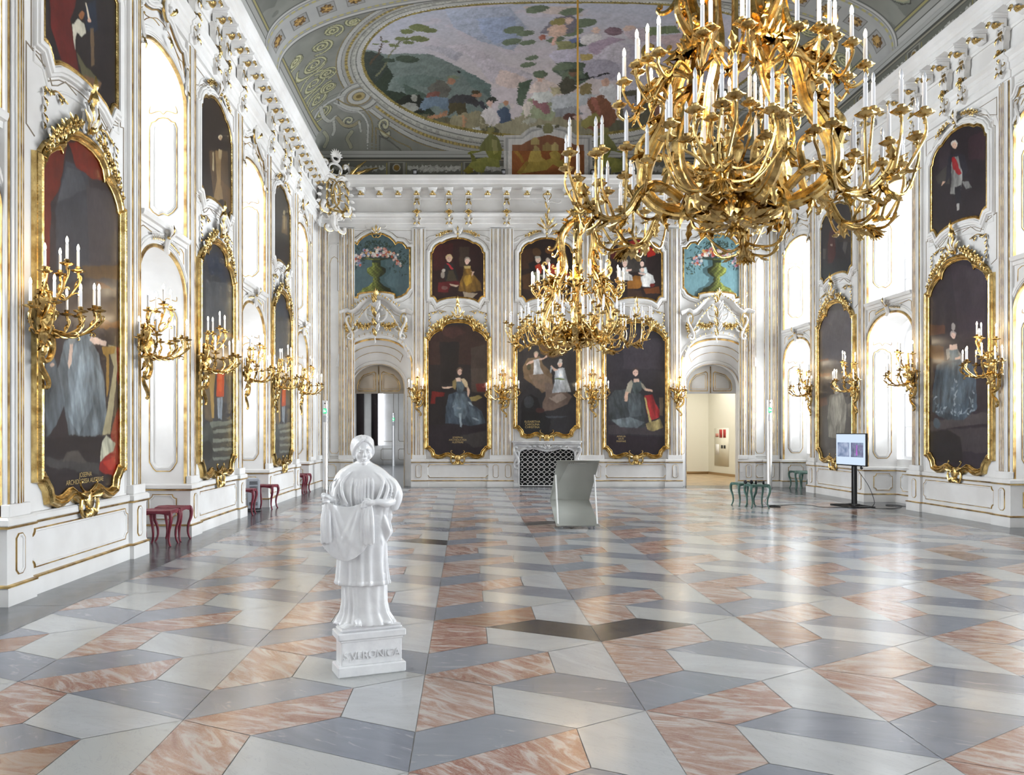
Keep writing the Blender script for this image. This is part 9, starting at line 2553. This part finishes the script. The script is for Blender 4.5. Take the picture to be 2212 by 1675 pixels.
b = MB(); b.prism([(.20, zs0 + .23), (.26, zs0 + .23), (.245, zs0 + .36), (.25, zs1 - .25), (.22, zs1 - .25), (.215, zs0 + .36)], .027, .029, G); obj('purple_streak', b, [emis('purple_streak', (.24, .08, .30), .9)], sc)
b = MB(); b.box(-.05, .05, .03, .11, .03, zs1 - .25, 0, Tt, .01); obj('column', b, [M['dark']], tv)
b = MB(); b.box(-.40, .40, -.25, .30, .0, .028, 0, Tt, .012); b.box(-.12, .12, .0, .14, .02, .06, 0, Tt, .01); obj('base', b, [M['dark']], tv)
b = MB(); b.box(-.25, .25, .028, .05, 1.05, 1.35, 0, Tt, .004); b.ball(tuple(Tt(np.array([[.25, .07, .84]]))[0]), .035, 8); obj('bracket', b, [M['dark']], tv)
def cable(name, P, label, r=.006):
    mb = MB(); mb.tube(smooth_path(np.array(P, float), 8), r, 6); o = obj(name, mb, [M['cable']], smooth=1.5); tag(o, label, 'cable')
cable('cable', [(8.36, 17.0, .80), (8.55, 16.9, .45), (8.62, 16.8, .12), (8.55, 16.75, .008), (8.9, 16.6, .008), (9.3, 17.0, .008), (9.45, 17.35, .008), (9.25, 17.5, .008), (9.15, 17.2, .008), (9.6, 17.1, .008)], 'black power cable running from the television to the right wall')
cable('cable', [(6.5, 17.0, .008), (6.75, 17.3, .008), (7.2, 17.5, .008), (7.5, 17.35, .008), (7.55, 16.95, .008), (8.0, 16.85, .008), (8.2, 16.9, .008), (8.3, 16.97, .034)], 'thin black cable on the floor between the green stools and the television')
t = np.linspace(0, 8 * PI, 60)
cable('cable_coil', np.c_[6.60 + (.10 + .02 * np.sin(t * .37)) * np.cos(t), 17.05 + .16 * np.sin(t), .008 + .0015 * t / PI], 'coil of black cable on the floor right of the green stools', .009)
for k, (x, y) in enumerate(((6.05, 16.98), (6.26, 16.84))):
    cable('headphone_cable', [(x + .05, y, .50), (x + .13, y - .02, .485), (x + .16, y + .02, .3), (x + .10, y + .10, .12), (x + .20, y + .1, .012), (6.5, 17.0 + .05 * k, .012)], 'thin headphone cable hanging from the green stool, %s one' % ('left', 'right')[k], .004)
# air heater
ah = empty('air_heater', (-4.34, 16.22, 0), .35, 'grey ribbed air heater on a black foot in the middle left recess', 'heater')
b = MB(); b.box(-.12, .12, -.14, .14, .05, .66, 0, None, .015)
for i in range(9): b.box(.12, .13, -.12 + .03 * i - .006, -.12 + .03 * i + .006, .08, .63, 0, None, .002)
obj('body', b, [mat('heater_grey', (.36, .38, .42), .45)], ah, smooth=.5)
b = MB()
for z in (.54, .44, .12):
    for k in range(5): b.box(-.08, .08, -.146, -.139, z + .014 * k, z + .014 * k + .007)
obj('grille', b, [M['dark']], ah)
b = MB(); b.box(-.15, .15, -.18, .18, 0, .05, 0, None, .015); obj('foot', b, [M['dark']], ah)
# grey folded display stand on castors
sd = empty('display_stand', (1.88, 13.75, 0), 0, 'grey folded sheet-metal display stand on castors in the middle of the hall', 'display stand')
x0, x1 = -.355, .355
def slab(P, Q, th=.012):
    mb = MB(); P = np.array(P); Q = np.array(Q); n = len(P)
    return mb
top, fold, bot = (-.42, 1.125), (.72, .37), (-.66, .055)
def panel_mesh(a, b, sh0, sh1, slot=False):
    mb = MB(); d = np.array([b[0] - a[0], b[1] - a[1]]); L = np.linalg.norm(d); d /= L; nrm = np.array([-d[1], d[0]]) * .006
    def pt(u, v, s): # u across 0..1, v along 0..1
        xx = x0 + (x1 - x0) * u + sh0 + (sh1 - sh0) * v
        y_, z_ = np.array(a) + d * L * v + nrm * s
        return (xx, y_, z_)
    O = [(0, 0), (1, 0), (1, 1), (0, 1)]; Hh = [(.29, .055), (.71, .055), (.71, .075), (.29, .075)]
    V = [pt(u, v, s_) for s_ in (-1, 1) for u, v in O + Hh]
    F = []
    for k in range(4):
        l = (k + 1) % 4
        F.append((k, l, 8 + l, 8 + k))
        if slot: F += [(k, l, 4 + l, 4 + k), (8 + k, 8 + l, 12 + l, 12 + k), (4 + k, 4 + l, 12 + l, 12 + k)]
    if not slot: F += [(0, 1, 2, 3), (8, 9, 10, 11)]; V = V
    mb.add(V, F)
    return mb
obj('upper_panel', panel_mesh(top, fold, 0, 0, True), [M['sgrey']], sd)
obj('lower_panel', panel_mesh(fold, bot, 0, -.04), [M['sgrey']], sd)
for s in (-1, 1):
    b = MB(); b.tube([(s * .33 - .03, -.56, .085), (s * .33 - .01, -.05, .88)], .012, 8) if False else b.tube([(s * .325 - .035, -.60, .08), (s * .333, -.03, .865)], .013, 8)
    obj('support_rod', b, [M['white_rod']], sd, smooth=1)
b = MB(); b.box(-.33, .27, -.60, -.52, .05, .075); b.box(-.33, .27, .35, .45, .05, .075); b.box(-.33, -.27, -.60, .45, .05, .07); b.box(.21, .27, -.60, .45, .05, .07); obj('base_frame', b, [M['sgrey']], sd)
for (cx, cy) in ((-.29, -.56), (.24, -.56), (-.29, .40), (.24, .40)):
    b = MB(); b.lathe([(0, -.012), (.025, -.012), (.027, 0), (.025, .012), (0, .012)], k=14, axis=lambda V: np.stack([V[:, 2], V[:, 0], V[:, 1]], 1), c=(cx, cy, .027)); b.box(cx - .016, cx + .016, cy - .01, cy + .01, .03, .055)
    obj('castor', b, [M['chrome']], sd, smooth=.8)
# fireplace
fp = empty('fireplace', (XC, YE, 0), 0, 'white marble fireplace with a wavy lattice screen, under the middle painting', 'fireplace')
G = Fr((0, 0, 0), (1, 0, 0), (0, 0, 1), (0, -1, 0))
b = MB()
sh = [(-1.02, .0), (-1.02, .16), (-.98, .22), (-.5, .25), (0, .26), (.5, .25), (.98, .22), (1.02, .16), (1.02, 0)]
b.prism(sh, 1.30, 1.345, lambda V: np.stack([V[:, 0], -V[:, 1], V[:, 2]], 1), 0, .01)
b.prism([(x * .97, y * .9) for x, y in sh], 1.25, 1.30, lambda V: np.stack([V[:, 0], -V[:, 1], V[:, 2]], 1), 0, .0)
obj('mantel_shelf', b, [M['marble_w']], fp, smooth=.5)
b = MB()
arch = [(-.80, 0), (-.80, .85), (-.78, 1.0), (-.66, 1.08), (-.45, 1.10), (-.2, 1.06), (0, 1.02), (.2, 1.06), (.45, 1.10), (.66, 1.08), (.78, 1.0), (.80, .85), (.80, 0)]
outer = [(-.97, 0), (-.97, 1.25), (.97, 1.25), (.97, 0)]
A = smooth_path(arch[1:-1], 5); A = np.vstack([[arch[0]], A, [arch[-1]]]); n = len(A)
def toouter(p):
    x, z = p
    if z < .9: return (-.97 if x < 0 else .97, z)
    return (x * 1.215 if abs(x) > .7 else x * 1.2, 1.25)
O = np.array([toouter(p) for p in A])
for h in (.16,):
    V = [(p[0], p[1], h) for p in A] + [(q[0], q[1], h) for q in O] + [(p[0], p[1], .0) for p in A] + [(q[0], q[1], 0) for q in O]
    F = []
    for i in range(n - 1): F += [(i, i + 1, n + i + 1, n + i), (i, i + 1, 2 * n + i + 1, 2 * n + i), (n + i, n + i + 1, 3 * n + i + 1, 3 * n + i)]
    b.add(G(V), F)
b.mold(A, roll(.06, .03, .035), G.sub(0, 0, .16), False, 0)
Gm_ = G.sub(0, 0, .17)
for k_ in (-1, 1):
    Gm, s = Gm_.mir(k_), 1
    scroll(b, Gm, s * .90, 1.16, .5, -PI / 2, s < 0, .045, 'S', 0); scroll(b, Gm, s * .89, .55, .5, -PI / 2, s > 0, .035, 'S', 0)
    scroll(b, Gm, s * .12, 1.16, .5, 0 if s > 0 else PI, s < 0, .02, 'S', 0)
    for k in range(3): leaf(b, Gm, s * (.1 + .16 * k), 1.15, .18, .06, (.3 if s > 0 else PI - .3), 0)
    b.box(k_ * .885 - .09, k_ * .885 + .09, -.20, -.0, 0, .10, 0, None, .01)
for i in range(5): leaf(b, Gm, 0, 1.10, .16, .06, PI / 2 + (i - 2) * .5, 0)
obj('surround', b, [M['marble_w']], fp, smooth=.7)
b = MB(); b.add([(-.82, -.02, 0), (.82, -.02, 0), (.82, -.02, 1.14), (-.82, -.02, 1.14)], [(0, 1, 2, 3)]); obj('firebox', b, [M['firebox_black']], fp)
b = MB()
z = np.linspace(.04, 1.10, 60)
for i in range(0, 11):
    for ph in (0, PI):
        x = -.80 + i * .16 + .080 * np.sin(z * 2 * PI / .29 + ph)
        k = (np.abs(x) < .79) & (z < np.interp(x, A[1:-1, 0], A[1:-1, 1]) + .01)
        idx = np.where(k)[0]
        if len(idx) > 2:
            sp = np.split(idx, np.where(np.diff(idx) > 1)[0] + 1)
            for q in sp:
                if len(q) > 2: b.tube(np.c_[x[q], np.full(len(q), -.10), z[q]], .0075, 5)
b.box(-.80, .80, -.115, -.09, .02, .05); obj('lattice_screen', b, [M['white_rod']], fp, smooth=1)
# door heads and the rooms beyond
def door(nm, uc, y, m, gold=True):
    ihw, ws, wt, dp = D_IN
    e = MB()
    P = [(uc - ihw, 2.76)] + [tuple(p) for p in arch_pts(uc - ihw, uc + ihw, ws, wt, 20, 2.1)] + [(uc + ihw, 2.76)]
    F = Fr((0, y, 0), (1, 0, 0), (0, 0, 1), (0, -1, 0))
    e.prism(P, -.02, .02, F, 0)
    for s in (-1, 1):
        q = [(s * .09, 2.84), (s * .09, 3.38), (s * .14, 3.42), (s * .45, 3.32), (s * .60, 3.15), (s * .64, 3.0), (s * .64, 2.88), (s * .60, 2.84)]
        if s < 0: q = q[::-1]
        e.mold([(uc + a, b_) for a, b_ in q], bead(.022, .02), F.sub(0, 0, .02), True, 1)
        e.mold([(uc + s * .375 + (a - s * .375) * .78, 3.1 + (b_ - 3.1) * .78) for a, b_ in q], bead(.010, .012), F.sub(0, 0, .02), True, 1)
    e.box(uc - .012, uc + .012, y - .045, y - .02, 2.78, 3.58, 1)
    return struct(obj(nm, e, [m, M['gline']]))
M['beige_shaded'] = mat('shaded_door_beige', (.60, .53, .44), .5)  # left door head: doorway shade is mixed into this darker beige
door('door_1', DOORS[0][0], YE + .62, M['beige_shaded']); door('door_2', DOORS[1][0], YE + .62, M['stucco'])
def room(nm, x0, x1, y0, y1, h, mw, mf, holes=None):
    b = MB(); uc0, uc1 = holes
    b.add([(x0, y0, 0), (x0, y1, 0), (x0, y1, h), (x0, y0, h)], [(0, 1, 2, 3)]); b.add([(x1, y0, 0), (x1, y1, 0), (x1, y1, h), (x1, y0, h)], [(0, 1, 2, 3)])
    b.add([(x0, y1, 0), (x1, y1, 0), (x1, y1, h), (x0, y1, h)], [(0, 1, 2, 3)]); b.add([(x0, y0, h), (x1, y0, h), (x1, y1, h), (x0, y1, h)], [(0, 1, 2, 3)])
    for a, c in ((x0, uc0), (uc1, x1)): b.add([(a, y0, 0), (c, y0, 0), (c, y0, h), (a, y0, h)], [(0, 1, 2, 3)])
    b.add([(uc0, y0, 3.66), (uc1, y0, 3.66), (uc1, y0, h), (uc0, y0, h)], [(0, 1, 2, 3)])
    struct(obj('wall_%s' % nm, b, [mw]))
    f = MB(); f.add([(x0, y0 - .3, -.001), (x1, y0 - .3, -.001), (x1, y1, -.001), (x0, y1, -.001)], [(0, 1, 2, 3)]); struct(obj('floor_%s' % nm, f, [mf]))
yr = YE + .67
room('left_room', -8.5, -1.2, yr, 39.0, 4.2, M['stucco'], mat('grey_polished_floor', (.20, .205, .215), .2, noise=(1.2, .3)), (DOORS[0][0] - .77, DOORS[0][0] + .77))
room('right_room', 5.9, 11.5, yr, 30.6, 3.7, M['room_cream'], mat('oak_parquet', (.42, .30, .17), .35, noise=(3, .35)), (DOORS[1][0] - .77, DOORS[1][0] + .77))
# slanting cream wall with notices
b = MB(); b.add([(9.32, 30.6, 0), (9.62, 28.2, 0), (9.62, 28.2, 3.7), (9.32, 30.6, 3.7)], [(0, 1, 2, 3)]); b.add([(9.62, 28.2, 0), (11.5, 28.2, 0), (11.5, 28.2, 3.7), (9.62, 28.2, 3.7)], [(0, 1, 2, 3)])
struct(obj('wall_side', b, [M['room_cream']]))
b = MB(); b.box(5.9, 9.34, 30.56, 30.6, 0, .09); b.add([(9.30, 30.56, 0), (9.60, 28.2, 0), (9.60, 28.2, .09), (9.30, 30.56, .09)], [(0, 1, 2, 3)]); struct(obj('baseboard_right_room', b, [mat('oak_skirting', (.36, .24, .12), .4)]))
d = np.array([.3, -2.4]); d /= np.linalg.norm(d)
Gn = Fr((9.32, 30.6, 0), (d[0], d[1], 0), (0, 0, 1), (d[1], -d[0], 0))
nb = empty('notice_board', (9.44, 29.6, 1.3), 0, 'pale board with red and white notices in the cream room', 'sign')
Gn = Fr(np.array([9.32, 30.6, 0]) - np.array([9.44, 29.6, 1.3]), *Gn.B)
b = MB(); b.prism([(.55, .35), (1.75, .35), (1.75, 1.75), (.55, 1.75)], .004, .012, Gn); obj('board', b, [mat('pale_board', (.74, .72, .62), .5)], nb)
for (u0, u1, z0, z1, c) in ((.98, 1.22, 1.40, 1.70, (.45, .03, .03)), (1.30, 1.52, 1.40, 1.70, (.45, .03, .03)), (.65, .92, 1.42, 1.55, (.6, .25, .2)), (1.12, 1.28, 1.00, 1.12, (.02, .02, .02)), (1.34, 1.50, 1.00, 1.12, (.02, .02, .02)), (.66, .95, .75, 1.15, (.8, .8, .8))):
    b = MB(); b.prism([(u0, z0), (u1, z0), (u1, z1), (u0, z1)], .012, .018, Gn); obj('notice', b, [mat('notice_ink', c, .5)], nb)
# left room: far wall with window, dark hangings and panelling
def pxx(px, Y): return (px - 1006.5) * Y / 1720
for i, (a, c, lb) in enumerate(((-5.35, -4.98, 'dark hanging picture beside the window in the room beyond the left doorway'), (-4.62, -4.30, 'dark hanging picture right of the white strip beyond the left doorway'))):
    o = MB(); o.box(a, c, 38.85, 38.95, .95, 3.9, 0, None, .01); o2 = obj('dark_wall_picture', o, [mat('very_dark_brown', (.030, .022, .022), .3)]); tag(o2, lb, 'picture')
b = MB(); b.box(-4.28, -4.04, 38.88, 38.94, 1.0, 3.9); w_ = struct(obj('window_40', b, [emis('daylit_window', (.85, .9, 1.0), 1.6)]))
b = MB()
b.box(-4.03, -1.2, 38.90, 38.99, 0, .95); b.box(-8.5, -4.03, 38.90, 38.99, 0, .95)
for u in (-4.9, -3.85, -3.0): b.mold(notch(u - .3, u + .3, .25, .78, .05), bead(.02, .02), Fr((0, 38.90, 0), (1, 0, 0), (0, 0, 1), (0, -1, 0)), True, 1)
for u in (-3.85, -3.0): b.mold(notch(u - .3, u + .3, 1.15, 3.7, .05), bead(.02, .02), Fr((0, 38.99, 0), (1, 0, 0), (0, 0, 1), (0, -1, 0)), True, 1)
struct(obj('trim_6', b, [M['stucco'], M['line']]))
# small black spotlights on the cornice
for i, x in enumerate((-1.47, 1.08, 3.66)):
    e = empty('spotlight', (x, YE - .36, Z_TOP), 0, 'small black spotlight box on the cornice, %s from the left' % ('first', 'second', 'third')[i], 'spotlight', 'black spotlights on the cornice')
    b = MB(); b.box(-.06, .06, -.06, .06, .0, .16, 0, None, .006); obj('housing', b, [M['dark']], e)
    b = MB(); b.box(-.045, .045, -.066, -.06, .03, .12, 0, None, .001); obj('lens', b, [M['flap']], e)
# ================================================================== LIGHT AND CAMERA
w = bpy.data.worlds.new('world'); SC.world = w; w.use_nodes = True
w.node_tree.nodes['Background'].inputs[0].default_value = (.92, .96, 1, 1)
w.node_tree.nodes['Background'].inputs[1].default_value = 1.1
for i, (X, s, g0, g1, zb, wt) in enumerate(WIN):
    if g1 < -3: continue
    L = bpy.data.lights.new('daylight', 'AREA'); L.shape = 'RECTANGLE'
    L.size = g1 - g0 - .1; L.size_y = wt - zb - .1
    L.color = (.87, .935, 1.0)
    k = (1.0 if s < 0 else (.8 if zb > 3 else .4)) * (1.5 if g1 < 9 else (1.1 if g1 < 15 else 1.75))
    L.spread = math.radians(150 if g1 < 9 else 92)
    L.energy = 20 * L.size * L.size_y * k
    o = bpy.data.objects.new('daylight', L); COL.objects.link(o)
    o.location = (X - s * (RD + .32), (g0 + g1) / 2, (zb + wt) / 2)
    o.rotation_euler = Vector((s, 0, 0)).to_track_quat('-Z', 'Z').to_euler()
for i, p in enumerate(SP):
    L = bpy.data.lights.new('candle_glow', 'POINT'); L.energy = 1.6; L.color = (1, .72, .42); L.shadow_soft_size = .16
    o = bpy.data.objects.new('candle_glow', L); COL.objects.link(o); o.location = p
for x, y, z in ((2.4, 7.1, 4.95), (2.4, 17.1, 5.0)):
    for a in range(3):
        L = bpy.data.lights.new('chandelier_glow', 'POINT'); L.energy = 14.0; L.color = (1, .74, .45); L.shadow_soft_size = .2
        o = bpy.data.objects.new('chandelier_glow', L); COL.objects.link(o); o.location = (x + .75 * math.cos(a * 2.1 + .3), y + .75 * math.sin(a * 2.1 + .3), z)
for nm, loc, sx, sy, en, c in (('room_lamp', (8.2, 27.3, 3.6), 3.5, 4.5, 78, (1, .96, .88)), ('room_lamp', (-4.8, 31.0, 4.1), 4, 10, 160, (.9, .95, 1))):
    L = bpy.data.lights.new(nm, 'AREA'); L.shape = 'RECTANGLE'; L.size = sx; L.size_y = sy; L.energy = en; L.color = c
    o = bpy.data.objects.new(nm, L); COL.objects.link(o); o.location = loc
cam = bpy.data.cameras.new('camera'); co = bpy.data.objects.new('camera', cam); COL.objects.link(co)
co.location = (0, 0, 1.6); co.rotation_euler = (PI / 2, 0, 0)
cam.sensor_width = 36; cam.lens = 36 * 1720 / 2212
cam.shift_x = (1106 - 1006.5) / 2212; cam.shift_y = (934 - 837.5) / 2212
cam.clip_end = 200
SC.camera = co
SC.view_settings.view_transform = 'Standard'; SC.view_settings.look = 'None'
SC.view_settings.exposure = 1.2; SC.view_settings.gamma = 1.0
SC.view_settings.use_curve_mapping = False
cy = SC.cycles
cy.max_bounces = 5; cy.diffuse_bounces = 4; cy.glossy_bounces = 3; cy.transparent_max_bounces = 6; cy.transmission_bounces = 2
cy.caustics_reflective = False; cy.caustics_refractive = False
cy.sample_clamp_indirect = 4.0
cy.use_adaptive_sampling = True; cy.adaptive_threshold = .07; cy.adaptive_min_samples = 12
cy.use_denoising = True
